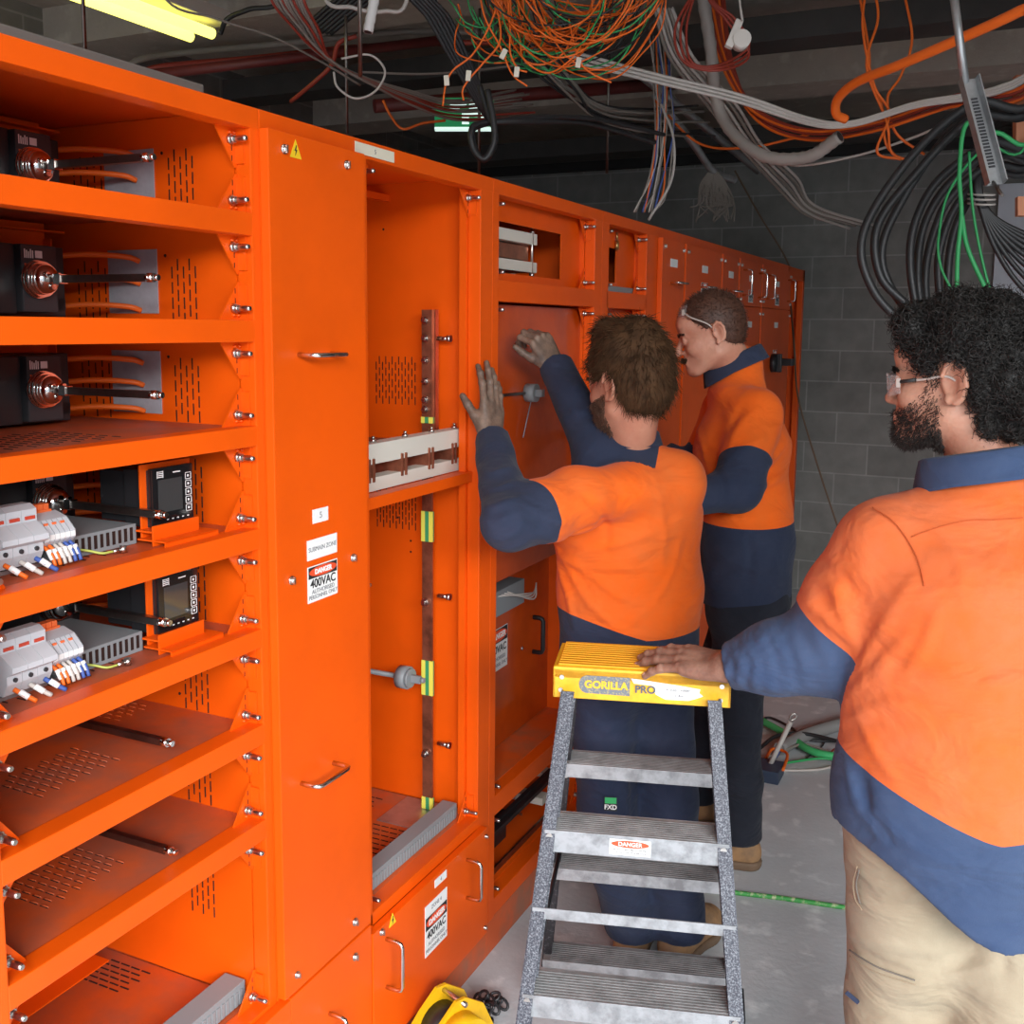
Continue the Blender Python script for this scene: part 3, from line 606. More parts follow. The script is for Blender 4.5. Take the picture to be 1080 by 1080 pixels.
def make_supply():
    z = 1.3655
    R = thing('power_supply', '', 'power supply', (-.2, 1.2, z))
    mb = MB(); mb.box(-.27, -.10, 1.10, 1.270, z, z+.034, bev=.0015)
    mb.build('metal_case', GREYM, R)
    mb = MB()
    for k in range(12): mb.box(-.1002, -.0992, 1.118+.0125*k, 1.124+.0125*k, z+.007, z+.029)
    mb.build('vent_slots', SLOT, R)
    return R
p1 = make_supply(); p1['label'] = 'flat grey slotted power supply on the upper equipment shelf'; p1['group'] = 'power supplies'
dup(p1, (-.2, 1.205, 1.1795), 'flat grey slotted power supply on the lower equipment shelf', 'power supplies')
def make_switchgear():
    z = 1.3655
    R = thing('miniature_breaker', '', 'breaker', (-.08, 1.02, z))
    prof = [(-.15, z+.012), (-.085, z+.012), (-.075, z+.03), (-.075, z+.043), (-.062, z+.050), (-.062, z+.058), (-.086, z+.075), (-.086, z+.093), (-.098, z+.100), (-.115, z+.100), (-.15, z+.07)]
    for k in range(3):
        mb = MB(); y = .985+k*.0265; mb.prism(prof, 1, y, y+.0258, 0); o = mb.build('pole_module', GREYP, R)
        mb = MB(); mb.box(-.0862, -.0845, y+.005, y+.022, z+.078, z+.083); mb.build('red_flag', mat('flag_red', (.55, .06, .03), .5) if 'flag_red' not in bpy.data.materials else bpy.data.materials['flag_red'], o)
        mb = MB(); mb.cyl((-.0745, y+.013, z+.036), (-.072, y+.013, z+.036), .0035, n=10); mb.build('screw_well', BLACK2, o)
    mb = MB(); mb.box(-.155, -.15, .96, 1.15, z, z+.04); mb.box(-.165, -.10, .96, 1.15, z, z+.006); mb.build('din_rail', GALV, R)
    cols = (OCAB, WCAB, BLUEC)
    for k in range(3):
        y = 1.0+k*.0265; mb = MB(); mb.tube(spline([(-.08, y, z+.020), (-.066, y+.006, z+.012), (-.056, y+.018, z+.001)], 5), .0036, n=8); mb.build('lead', cols[k], R)
        mb = MB(); mb.cyl((-.072, y+.003, z+.017), (-.062, y+.010, z+.008), .0046, n=10); mb.build('wire_marker', WHITE, R)
    return R
g1 = make_switchgear(); g1['label'] = 'light grey three pole breaker on the upper equipment shelf at the left border'; g1['group'] = 'three pole breakers'
dup(g1, (-.08, 1.025, 1.1795), 'light grey three pole breaker on the lower equipment shelf at the left border', 'three pole breakers')
def make_terminals():
    z = 1.3655
    R = thing('terminal_block', '', 'terminal block', (-.08, 1.1, z))
    prof = [(-.15, z+.010), (-.092, z+.026), (-.078, z+.040), (-.078, z+.052), (-.095, z+.070), (-.12, z+.078), (-.15, z+.070)]
    mb = MB(); mb.prism(prof, 1, 1.068, 1.126, 0)
    for k in range(6): mb.box(-.0775, -.0765, 1.069+.0095*k, 1.077+.0095*k, z+.042, z+.050, 1)
    for k in range(7): mb.prism([(a+.0004, b+.0004) for a, b in prof[1:5]], 1, 1.0675+.0095*k, 1.0682+.0095*k, 2)
    mb.build('terminal_row', [GREYP, WHITE, GREYM], R)
    mb = MB()
    for k in range(5): mb.box(-.135, -.120, 1.062+.011*k, 1.071+.011*k, z+.080, z+.090, bev=.001)
    mb.box(-.137, -.118, 1.060, 1.118, z+.075, z+.081); mb.build('orange_jumper', mat('jumper_orange', (.85, .16, .04), .5) if 'jumper_orange' not in bpy.data.materials else bpy.data.materials['jumper_orange'], R)
    mb = MB()
    for k in range(3): mb.box(-.0905, -.088, 1.078+.015*k, 1.085+.015*k, z+.058, z+.066)
    mb.build('orange_lever', bpy.data.materials['jumper_orange'], R)
    cc = (OCAB, OCAB, WCAB, WCAB, BLUEC, BLUEC)
    for k in range(6):
        y = 1.072+.0095*k; mb = MB(); mb.tube(spline([(-.085, y, z+.033), (-.072, y+.003, z+.022), (-.066, y+.004, z+.005)], 5), .0030, n=7); mb.build('lead', cc[k], R)
        mb = MB(); mb.cyl((-.077, y+.002, z+.028), (-.070, y+.0035, z+.014), .0042, n=8); mb.build('wire_marker', WHITE, R)
    return R
t1 = make_terminals(); t1['label'] = 'row of grey terminals with orange levers on the upper equipment shelf'; t1['group'] = 'terminal rows'
dup(t1, (-.08, 1.105, 1.1795), 'row of grey terminals with orange levers on the lower equipment shelf', 'terminal rows')
for z, l in ((1.3655, 'green and yellow earth lead with a ring lug on the upper equipment shelf'), (1.1795, 'green and yellow earth lead with a ring lug on the lower equipment shelf')):
    R = thing('earth_lead', l, 'cable', (-.08, 1.16, z), 'loose earth leads')
    q = MB(); q.tube(spline([(-.099, 1.15, z+.012), (-.085, 1.158, z+.010), (-.07, 1.168, z+.006), (-.065, 1.185, z+.006)], 6), .002, n=7); q.build('lead', mat('earth_wire', (.45, .5, .1), .5) if 'earth_wire' not in bpy.data.materials else bpy.data.materials['earth_wire'], R)
    q = MB(); q.cyl((-.065, 1.185, z+.006), (-.063, 1.199, z+.006), .0038, n=8); q.cyl((-.062, 1.204, z+.001), (-.062, 1.204, z+.012), .006, n=10); q.build('ring_lug', STEEL, R)
# ------------------------------------------------------------------ smooth bodies: distance fields turned into one continuous surface
def V(*a): return np.array(a, dtype=np.float32)
def nrm(v): v = np.asarray(v, dtype=np.float32); return v/np.linalg.norm(v)
class Field:
    def __init__(s, k=.02): s.p = []; s.k = k; s.post = []; s.disp = []
    def cap(s, a, b, ra, rb, k=None, sub=False): s.p.append(('cap', V(*a), V(*b), ra, rb, k or s.k, sub)); return s
    def chain(s, pts, rs, k=None):
        for i in range(len(pts)-1): s.cap(pts[i], pts[i+1], rs[i], rs[i+1], k)
        return s
    def ell(s, c, r, ax=None, k=None, sub=False):
        s.p.append(('ell', V(*c), V(*r), None if ax is None else np.array(ax, dtype=np.float32), 0, k or s.k, sub)); return s
    def eseg(s, a, b, ra, rb, lat, k=None):           # elliptical tapered segment, ra=(lateral, front) radii
        s.p.append(('eseg', V(*a), V(*b), ra, rb, k or s.k, False, nrm(lat))); return s
    def cut(s, o, n, R=0.): s.post.append((V(*o), nrm(n), R)); return s
    def eval(s, P):
        D = np.full(P.shape[:-1], 1e3, np.float32)
        for q in s.p:
            if q[0] == 'cap':
                _, a, b, ra, rb, k, sub = q; ab = b-a; L = float(ab@ab)+1e-12
                t = np.clip(((P-a)@ab)/L, 0, 1); d = np.linalg.norm(P-a-t[..., None]*ab, axis=-1)-(ra+(rb-ra)*t)
            elif q[0] == 'ell':
                _, c, r, ax, _x, k, sub = q; X = P-c
                if ax is not None: X = X@ax.T
                qn = np.linalg.norm(X/r, axis=-1); q2 = np.linalg.norm(X/(r*r), axis=-1)+1e-9; d = qn*(qn-1)/q2
            else:
                _, a, b, ra, rb, k, sub, lat = q; ab = b-a; L = float(np.linalg.norm(ab)); ax = ab/L; lat = nrm(lat-ax*(lat@ax)); fr = np.cross(ax, lat)
                X = P-a; h = X@ax; t = np.clip(h/L, 0, 1); l = X@lat; f = X@fr; e = h-t*L
                rl = ra[0]+(rb[0]-ra[0])*t; rf = ra[1]+(rb[1]-ra[1])*t; re = np.minimum(rl, rf)
                qn = np.sqrt((l/rl)**2+(f/rf)**2+(e/re)**2); q2 = np.sqrt((l/rl**2)**2+(f/rf**2)**2+(e/re**2)**2)+1e-9; d = qn*(qn-1)/q2
            d = d.astype(np.float32)
            if sub:
                h = np.clip(.5-.5*(D+d)/k, 0, 1); D = D+(-d-D)*h+k*h*(1-h)
            else:
                h = np.clip(.5+.5*(D-d)/k, 0, 1); D = D+(d-D)*h-k*h*(1-h)
        for fn in s.disp: D = D+fn(P)
        for o, n, R in s.post:
            c = (P-o)@n
            if R: c = c-np.maximum(0, np.linalg.norm(P-o, axis=-1)-R)*9
            D = np.maximum(D, c)
        return D
def folds(lines, w=.012, amp=.006):
    """raised or sunken cloth folds along world-space lines: (a, b, sign)"""
    def fn(P):
        out = np.zeros(P.shape[:-1], np.float32)
        for a, b, sg in lines:
            a = V(*a); b = V(*b); ab = b-a; L = float(ab@ab); t = np.clip(((P-a)@ab)/L, 0, 1)
            c = a+t[..., None]*ab; d2 = ((P-c)**2).sum(-1); tp = np.sin(np.pi*np.clip(t, .03, .97))
            out -= sg*amp*tp*np.exp(-d2/(w*w))
        return out
    return fn
def folds_px(F, lines, D0, w=.011, amp=.008, span=.45):
    """cloth folds that follow the surface of the garment itself: each line is drawn over what is seen from the doorway side"""
    segs = []; T = np.arange(D0-span, D0+span, .006, dtype=np.float32)
    for pts, sg in lines:
        poly = [np.array(q) for q in spline([Vector((x, y, 0)) for x, y in pts], 4)]; out = []
        for q in poly:
            dv = np.array(at(float(q[0]), float(q[1]), 1)-CAM); P = np.array(CAM)+T[:, None]*dv; d = F.eval(P.astype(np.float32)[None, None])[0, 0]; k = np.argmax(d < 0)
            if d[k] < 0: out.append(P[k])
        if len(out) > 2: segs.append((np.array(out, dtype=np.float32), sg))
    def fn(P):
        res = np.zeros(P.shape[:-1], np.float32)
        for pl, sg in segs:
            n = len(pl)-1; lo = pl.min(0)-3*w; hi = pl.max(0)+3*w; m = ((P > lo) & (P < hi)).all(-1)
            if not m.any(): continue
            X = P[m]; best = np.full(len(X), 1e9, np.float32); tb = np.zeros(len(X), np.float32)
            for i in range(n):
                a = pl[i]; ab = pl[i+1]-a; L = float(ab@ab)+1e-9; t = np.clip(((X-a)@ab)/L, 0, 1); d2 = ((X-a-t[:, None]*ab)**2).sum(-1); c = d2 < best; best = np.where(c, d2, best); tb = np.where(c, (i+t)/n, tb)
            res[m] -= sg*amp*np.sin(np.pi*np.clip(tb, .04, .96))**.6*np.exp(-best/(w*w))
        return res
    return fn
def ripple(dirs, amp, seed=0, warp=2.2):
    r = np.random.default_rng(seed); K = [(nrm(d)*f, r.uniform(0, 6)) for d, f in dirs]; W = [(r.normal(size=3).astype(np.float32)*9, r.uniform(0, 6)) for _ in range(3)]
    def fn(P):
        w = sum(np.sin(P@a+b) for a, b in W)*warp/3; m = .5+.5*np.sin(P@(W[0][0]*.6)+1.3)
        return (amp*sum(np.sin(P@k+ph+w) for k, ph in K)/len(K)*(.35+.65*m)).astype(np.float32)
    return fn
def surface(field, lo, hi, h):
    lo = np.array(lo, dtype=np.float32); hi = np.array(hi, dtype=np.float32); n = np.ceil((hi-lo)/h).astype(int)+1
    ax = [lo[i]+h*np.arange(n[i], dtype=np.float32) for i in range(3)]
    D = np.empty(n, np.float32)
    for i0 in range(0, n[0], 24):
        G = np.stack(np.meshgrid(ax[0][i0:i0+24], ax[1], ax[2], indexing='ij'), -1); D[i0:i0+24] = field.eval(G)
    ins = D < 0
    c = np.zeros(tuple(n-1), np.int8)
    for dx in (0, 1):
        for dy in (0, 1):
            for dz in (0, 1): c += ins[dx:n[0]-1+dx, dy:n[1]-1+dy, dz:n[2]-1+dz]
    act = (c > 0) & (c < 8); idx = -np.ones(act.shape, np.int64); I = np.argwhere(act); idx[act] = np.arange(len(I))
    acc = np.zeros((len(I), 3), np.float64); cnt = np.zeros(len(I))
    off = [np.array((dx, dy, dz)) for dx in (0, 1) for dy in (0, 1) for dz in (0, 1)]
    for i in range(8):
        for j in range(i+1, 8):
            if np.abs(off[i]-off[j]).sum() != 1: continue
            a = I+off[i]; b = I+off[j]; da = D[tuple(a.T)]; db = D[tuple(b.T)]; m = (da < 0) != (db < 0)
            t = np.where(m, da/(da-db+1e-12), 0)
            acc += np.where(m[:, None], off[i]+t[:, None]*(off[j]-off[i]), 0); cnt += m
    verts = lo+h*(I+acc/np.maximum(cnt, 1)[:, None])
    faces = []
    for ax_ in range(3):
        u, v = (ax_+1) % 3, (ax_+2) % 3
        sl0 = [slice(None)]*3; sl1 = [slice(None)]*3; sl0[ax_] = slice(0, -1); sl1[ax_] = slice(1, None)
        s0 = ins[tuple(sl0)]; s1 = ins[tuple(sl1)]; X = np.argwhere(s0 != s1)
        X = X[(X[:, u] > 0) & (X[:, v] > 0) & (X[:, u] < n[u]-1) & (X[:, v] < n[v]-1)]
        eu = np.zeros(3, int); eu[u] = 1; ev = np.zeros(3, int); ev[v] = 1
        q = np.stack([idx[tuple((X-eu-ev).T)], idx[tuple((X-ev).T)], idx[tuple(X.T)], idx[tuple((X-eu).T)]], 1)
        fl = ins[tuple(X.T)]; q[~fl] = q[~fl][:, ::-1]; q = q[(q >= 0).all(1)]; faces.append(q)
    return verts, np.concatenate(faces)
def mesh_np(name, parts, mats, parent=None, mfun=None, smooth=True, zone=None):
    """parts: list of (verts, quads, material index)"""
    vs = np.concatenate([p[0] for p in parts]); o = 0; fs = []; mi = []
    for v, f, m in parts: fs.append(f+o); o += len(v); mi.append(np.full(len(f), m))
    fs = np.concatenate(fs); mi = np.concatenate(mi)
    me = bpy.data.meshes.new(name); me.vertices.add(len(vs)); me.vertices.foreach_set('co', vs.astype(np.float32).ravel())
    me.loops.add(fs.size); me.loops.foreach_set('vertex_index', fs.astype(np.int32).ravel())
    me.polygons.add(len(fs)); me.polygons.foreach_set('loop_start', np.arange(0, fs.size, 4, dtype=np.int32))
    for m in mats: me.materials.append(m)
    if mfun is not None: mi = mfun(vs[fs].mean(1), mi)
    me.update(calc_edges=True); me.polygons.foreach_set('material_index', mi.astype(np.int32)); me.polygons.foreach_set('use_smooth', np.full(len(fs), smooth))
    if zone is not None: at_ = me.attributes.new('zone', 'FLOAT', 'POINT'); at_.data.foreach_set('value', zone(vs).astype(np.float32))
    me.validate(); me.update(); o = bpy.data.objects.new(name, me); COL.objects.link(o)
    if parent is not None:
        o.parent = parent
        if parent.parent is None and parent.type == 'EMPTY': o.location = -parent.location
    return o
def relax(v, f, it=1, lam=.5):
    e = np.concatenate([f[:, [0, 1]], f[:, [1, 2]], f[:, [2, 3]], f[:, [3, 0]]]); n = len(v)
    for _ in range(it):
        s = np.zeros((n, 3)); c = np.zeros(n)
        for a, b in ((0, 1), (1, 0)):
            for k in range(3): s[:, k] += np.bincount(e[:, a], v[e[:, b], k], n)
            c += np.bincount(e[:, a], minlength=n)
        v = v+lam*(s/np.maximum(c, 1)[:, None]-v)
    return v
# ------------------------------------------------------------------ anatomy
def frame3(f, up=(0, 0, 1)):
    f = nrm(f); up = nrm(up); l = nrm(np.cross(up, f)); u = np.cross(f, l); return f, l, u   # forward, left, up
def head_field(c, f, l, u, neck=None, k=.012, jaw=1., nose=1., ear=1.):
    c = V(*c); F = Field(k); P = lambda a, b, d: c+f*a+l*b+u*d
    A = np.stack([f, l, u])
    F.ell(P(-.012, 0, .040), (.094, .074, .084), A, .01)
    F.ell(P(.020, 0, -.022), (.068, .062, .078), A, .03)
    F.cap(P(.068, -.028, .052), P(.068, .028, .052), .026, .026, .03)                      # forehead
    F.cap(P(.078, -.032, .018), P(.078, .032, .018), .012, .012, .014)                      # brow
    for s in (1, -1):
        F.cap(P(-.004, .052*s, -.055), P(.066, .022*s, -.093), .017*jaw, .016*jaw, .03)     # jaw line
        F.ell(P(.058, .036*s, -.022), (.026, .022, .024), A, .02)                          # cheek
    F.ell(P(.078, 0, -.092), (.020, .022, .018), A, .018)                                  # chin
    F.cap(P(.074, 0, -.055), P(.072, 0, -.075), .024, .022, .02)                            # muzzle
    for s in (1, -1): F.ell(P(.094, .031*s, .000), (.017, .019, .013), A, .012, True)      # eye hollow
    F.cap(P(.086, 0, .012), P(.106*nose, 0, -.024), .008, .010, .009); F.ell(P(.104*nose, 0, -.029), (.014, .012, .010), A, .006)
    for s in (1, -1): F.ell(P(.092, .012*s, -.032), (.011, .007, .007), A, .005)
    F.cap(P(.094, -.014, -.057), P(.094, .014, -.057), .0062, .0062, .006); F.cap(P(.091, -.012, -.068), P(.091, .012, -.068), .0070, .0070, .006)
    F.cap(P(.101, -.02, -.0625), P(.101, .02, -.0625), .0022, .0022, .003, True)
    for s in (1, -1):
        F.ell(P(.0800, .031*s, .0005), (.0125, .0125, .0125), A, .004)
        F.cap(P(.088, .022*s, .011), P(.086, .040*s, .010), .0034, .0034, .005)             # lid
        # ear
        ec = P(-.012, .074*s, .0)
        E = np.stack([nrm(f*.85+u*-.1+l*s*-.25), nrm(l*s+f*.25), u])
        F.ell(ec+u*.004-f*.006+l*s*.004, (.019*ear, .007, .032*ear), E, .008)
        F.ell(ec+u*.006+l*s*.012-f*.001, (.0125*ear, .0085, .0215*ear), E, .0035, True)
        for t in range(7):
            a0 = -1.9+t*.62; a1 = a0+.62; q = lambda a: ec+f*(-.007-.0165*ear*math.sin(a+.6))+u*(.005+.029*ear*math.cos(a+.6))+l*s*(.010+.002*math.cos(a))
            F.cap(q(a0), q(a1), .0043, .0043, .003)
        F.ell(ec-u*.025+l*s*.006+f*.002, (.007, .0045, .009), A, .004)
    if neck is not None:
        F.cap(P(-.030, 0, -.055), neck, .056, .062, .03)
    return F
def hand_field(w, d, n, s, curls, spread=(.10, .03, -.04, -.12), scale=1., thumb=(.9, .5, .35), k=.006, fore=None):
    """w wrist, d towards the fingers, n back of the hand, s thumb side; curls: (mcp, pip, dip) per finger, index first"""
    w = V(*w); d = nrm(d); n = nrm(np.asarray(n)-d*np.dot(n, d)); s = nrm(np.asarray(s)-d*np.dot(s, d)-n*np.dot(s, n)); S_ = scale
    F = Field(k); P = lambda a, b, c: w+(d*a+s*b+n*c)*S_
    if fore is not None: F.cap(V(*fore), w, .030*S_, .026*S_, .02)
    A = np.stack([d, s, n]); F.ell(P(-.005, 0, 0), (V(.03, .029, .021)*S_), A, .02)
    base = [(.092, .030, .002), (.096, .010, .004), (.091, -.010, .002), (.082, -.028, -.001)]
    for b in base: F.eseg(P(.012, b[1]*.55, 0), P(b[0]-.010, b[1], b[2]), (.014*S_, .012*S_), (.012*S_, .0115*S_), s, .012)
    F.ell(P(.040, .022, -.008), V(.036, .018, .014)*S_, A, .014); F.ell(P(.045, -.022, -.008), V(.040, .014, .012)*S_, A, .014)
    L = [(.044, .026, .022), (.048, .030, .023), (.045, .028, .023), (.036, .021, .020)]
    tips = []
    for i in range(4):
        p = P(*base[i]); a = spread[i]; dirv = nrm(d*math.cos(a)+s*math.sin(a)); ang = 0; r = (.0098, .0088, .0080, .0066) if i < 3 else (.0088, .0078, .0070, .006)
        for j in range(3):
            ang += curls[i][j]; v = dirv*math.cos(ang)-n*math.sin(ang); q = p+v*L[i][j]*S_
            F.cap(p, q, r[j]*S_, r[j+1]*S_, .0045); F.ell(p+n*.0015, V(r[j], r[j], r[j])*1.06*S_, None, .003); p = q
        tips.append((p, dirv*math.cos(ang)-n*math.sin(ang), nrm(n*math.cos(ang)+dirv*math.sin(ang))))
    p = P(.022, .024, -.006); a0, c1, c2 = thumb; v = nrm(d*math.cos(a0)+s*math.sin(a0)-n*.35); q = p+v*.040*S_; F.cap(p, q, .015*S_, .0115*S_, .012)
    for (LL, c, r0, r1) in ((.032, c1, .0112, .0100), (.024, c2, .0100, .0080)):
        v = nrm(v*math.cos(c)+(d*math.cos(.3)-n*.3)*math.sin(c)); p = q; q = p+v*LL*S_; F.cap(p, q, r0*S_, r1*S_, .005)
    tips.append((q, v, n))
    return F, tips
def bbox(F, pad):
    lo = []; hi = []
    for q in F.p:
        if q[-1] is True: continue
        if q[0] == 'cap': r = max(q[3], q[4]); lo += [q[1]-r, q[2]-r]; hi += [q[1]+r, q[2]+r]
        elif q[0] == 'ell': r = float(max(q[2])); lo += [q[1]-r]; hi += [q[1]+r]
        else: r = max(max(q[3]), max(q[4])); lo += [q[1]-r, q[2]-r]; hi += [q[1]+r, q[2]+r]
    return np.min(lo, 0)-pad, np.max(hi, 0)+pad
def mesh_of(F, h, pad=.015, it=1):
    lo, hi = bbox(F, pad); v, f = surface(F, lo, hi, h); return relax(v, f, it, .5), f
# ------------------------------------------------------------------ cloth and skin
def cloth(name, col, vc, wr=.4, fade=None, c2=None, vc2=None):
    m = bpy.data.materials.new(name); m.use_nodes = True; nt = m.node_tree; N = nt.nodes; L = nt.links; b = N['Principled BSDF']
    tc = N.new('ShaderNodeTexCoord')
    n1 = N.new('ShaderNodeTexNoise'); n1.inputs['Scale'].default_value = 5; n1.inputs['Detail'].default_value = 7; n1.inputs['Roughness'].default_value = .65; n1.inputs['Distortion'].default_value = .15
    L.new(tc.outputs['Object'], n1.inputs['Vector'])
    r = N.new('ShaderNodeMapRange'); r.inputs['From Min'].default_value = .38; r.inputs['From Max'].default_value = .72; L.new(n1.outputs['Fac'], r.inputs['Value'])
    mx = N.new('ShaderNodeMix'); mx.data_type = 'RGBA'; mx.inputs['A'].default_value = (*col, 1); mx.inputs['B'].default_value = (*vc, 1)
    L.new(r.outputs['Result'], mx.inputs['Factor']); L.new(mx.outputs['Result'], b.inputs['Base Color'])
    if c2:
        m2 = N.new('ShaderNodeMix'); m2.data_type = 'RGBA'; m2.inputs['A'].default_value = (*c2, 1); m2.inputs['B'].default_value = (*vc2, 1); L.new(r.outputs['Result'], m2.inputs['Factor'])
        za = N.new('ShaderNodeAttribute'); za.attribute_name = 'zone'; gt = N.new('ShaderNodeMath'); gt.operation = 'GREATER_THAN'; gt.inputs[1].default_value = 0; L.new(za.outputs['Fac'], gt.inputs[0])
        m3 = N.new('ShaderNodeMix'); m3.data_type = 'RGBA'; L.new(gt.outputs[0], m3.inputs['Factor']); L.new(mx.outputs['Result'], m3.inputs['A']); L.new(m2.outputs['Result'], m3.inputs['B']); L.new(m3.outputs['Result'], b.inputs['Base Color'])
    b.inputs['Roughness'].default_value = .88; b.inputs['Specular IOR Level'].default_value = .2; b.inputs['Sheen Weight'].default_value = .06
    # creases (stretched, distorted noise) plus a fine weave
    mp = N.new('ShaderNodeMapping'); mp.inputs['Scale'].default_value = (6.5, 6.5, 12); L.new(tc.outputs['Object'], mp.inputs['Vector'])
    n2 = N.new('ShaderNodeTexNoise'); n2.inputs['Scale'].default_value = 1; n2.inputs['Detail'].default_value = 3; n2.inputs['Distortion'].default_value = .5; L.new(mp.outputs['Vector'], n2.inputs['Vector'])
    n3 = N.new('ShaderNodeTexNoise'); n3.inputs['Scale'].default_value = 420; L.new(tc.outputs['Object'], n3.inputs['Vector'])
    b1 = N.new('ShaderNodeBump'); b1.inputs['Strength'].default_value = wr; b1.inputs['Distance'].default_value = .045; L.new(n2.outputs['Fac'], b1.inputs['Height'])
    b2 = N.new('ShaderNodeBump'); b2.inputs['Strength'].default_value = .25; b2.inputs['Distance'].default_value = .002; L.new(n3.outputs['Fac'], b2.inputs['Height']); L.new(b1.outputs['Normal'], b2.inputs['Normal'])
    L.new(b2.outputs['Normal'], b.inputs['Normal']); return m
HV1 = cloth('hi_vis_orange', (.84, .125, .008), (.72, .15, .03), .45, None, (.022, .030, .058), (.034, .042, .075))
HV2 = cloth('hi_vis_orange_deep', (.80, .12, .008), (.66, .12, .015), .45, None, (.020, .028, .056), (.032, .040, .07))
HV3 = cloth('faded_hi_vis_orange', (.66, .125, .024), (.60, .155, .062), .5, None, (.036, .060, .125), (.062, .092, .165))
NAVY = cloth('dark_navy_drill', (.022, .030, .058), (.034, .042, .075), .4)
NAVY3 = cloth('washed_navy_drill', (.036, .060, .125), (.062, .092, .165), .4)
NAVYT = cloth('navy_work_trousers', (.020, .028, .058), (.038, .048, .085), .45)
BLACKT = cloth('black_work_trousers', (.014, .016, .024), (.025, .028, .040), .45)
KHAKI = cloth('khaki_work_trousers', (.31, .25, .17), (.39, .33, .235), .5)
STITCH3 = mat('faded_seam', (.50, .085, .016), .9)
def skin(name, col, col2, dirt=None, sc=9):
    m = mat(name, col, .5, bump=.12, bscale=160, var_col=col2, vscale=sc, spec=.4, det=6)
    b = m.node_tree.nodes['Principled BSDF']; b.inputs['Subsurface Weight'].default_value = .12; b.inputs['Subsurface Radius'].default_value = (.012, .004, .002); b.inputs['Subsurface Scale'].default_value = .6
    return m
SK1 = skin('skin_ruddy', (.52, .245, .16), (.43, .17, .105)); SK2 = skin('skin_fair', (.56, .28, .19), (.46, .19, .12)); SK3 = skin('skin_warm', (.46, .245, .165), (.38, .16, .10))
GRIME = skin('grimy_skin', (.22, .14, .10), (.09, .06, .045), sc=28); SKH3 = skin('weathered_skin', (.33, .18, .125), (.20, .10, .07), sc=24)
NAIL = mat('fingernail', (.50, .28, .22), .3)
HBROWN = mat('brown_hair', (.072, .034, .014), .8, var=.5, vscale=30, spec=.2); HDARK = mat('near_black_hair', (.012, .009, .007), .62, var=.4, vscale=40)
HRED = mat('short_auburn_hair', (.090, .036, .020), .6, var=.4, vscale=60); BEARD1 = mat('auburn_beard', (.11, .045, .022), .6, var=.4, vscale=40); BEARD3 = mat('dark_beard', (.020, .013, .010), .5)
EYEW = mat('eye_white', (.75, .70, .66), .2); IRIS = mat('eye_iris', (.05, .04, .03), .1)
BOOT = mat('tan_nubuck', (.36, .20, .09), .8, bump=.2, bscale=60, var_col=(.22, .13, .07), vscale=14); SOLE = mat('boot_sole', (.16, .10, .06), .7)
CLEAR = mat('clear_lens', (1, 1, 1), .02, spec=.5)
def _clear():
    nt = CLEAR.node_tree; N = nt.nodes; L = nt.links; b = N['Principled BSDF']; b.inputs['Alpha'].default_value = .16; b.inputs['IOR'].default_value = 1.45; b.inputs['Roughness'].default_value = .03
_clear()
FRAMEP = mat('clear_plastic_arm', (.40, .34, .30), .25, spec=.7)
def strands(name, roots, dirs, length, r, m, parent, curl=0., gravity=0., npt=5, seed=0, curl_r=.004, turns=1.5, taper=.3):
    g = np.random.default_rng(seed); n = len(roots); L = length*(1+.35*g.normal(size=(n, 1))).clip(.4, 1.7)
    pts = []; p = roots.copy(); d = dirs.copy(); rv = g.normal(size=(n, 3)); s = np.cross(d, rv); s /= np.linalg.norm(s, axis=1, keepdims=True)+1e-9; t = np.cross(d, s); ph = g.uniform(0, 6.28, (n, 1))
    for k in range(npt):
        u = k/(npt-1); q = roots+d*L*u
        q = q+np.array([0, 0, -1])*gravity*(u**2)*L
        if curl > 0: q = q+(s*np.cos(ph+turns*6.28*u)+t*np.sin(ph+turns*6.28*u)-s*np.cos(ph)-t*np.sin(ph))*curl_r*curl
        else: q = q+s*np.sin(u*2+ph)*L*.12*u
        pts.append(q)
    pts = np.stack(pts, 1)                                     # n, npt, 3
    tan = np.gradient(pts, axis=1); tan /= np.linalg.norm(tan, axis=2, keepdims=True)+1e-9
    a = np.cross(tan, rv[:, None, :]); a /= np.linalg.norm(a, axis=2, keepdims=True)+1e-9; b = np.cross(tan, a)
    rad = (r*(1-(1-taper)*np.linspace(0, 1, npt)**2))[None, :, None]
    ring = np.stack([pts+rad*(a*math.cos(2*PI*k/3)+b*math.sin(2*PI*k/3)) for k in range(3)], 2)     # n,npt,3,3
    vs = ring.reshape(-1, 3); base = (np.arange(n)*npt*3)[:, None, None]; i = np.arange(npt-1)[None, :, None]*3; k = np.arange(3)[None, None, :]
    k2 = (k+1) % 3; fs = np.stack([base+i+k, base+i+k2, base+i+3+k2, base+i+3+k], -1).reshape(-1, 4)
    return mesh_np(name, [(vs, fs, 0)], [m], parent)
def sample_surface(v, f, n, mask, seed=0):
    g = np.random.default_rng(seed); c = v[f].mean(1); nn = np.cross(v[f[:, 2]]-v[f[:, 0]], v[f[:, 3]]-v[f[:, 1]]); ar = np.linalg.norm(nn, axis=1)+1e-12; nn = nn/ar[:, None]
    ok = mask(c); w = ar*ok; w = w/w.sum(); i = g.choice(len(c), n, p=w); uv = g.uniform(0, 1, (n, 2, 1)); q = v[f[i]]
    p = (q[:, 0]*(1-uv[:, 0])+q[:, 1]*uv[:, 0])*(1-uv[:, 1])+(q[:, 3]*(1-uv[:, 0])+q[:, 2]*uv[:, 0])*uv[:, 1]
    return p, nn[i]
def interp(a, xs, ys): return np.interp(a, xs, ys)
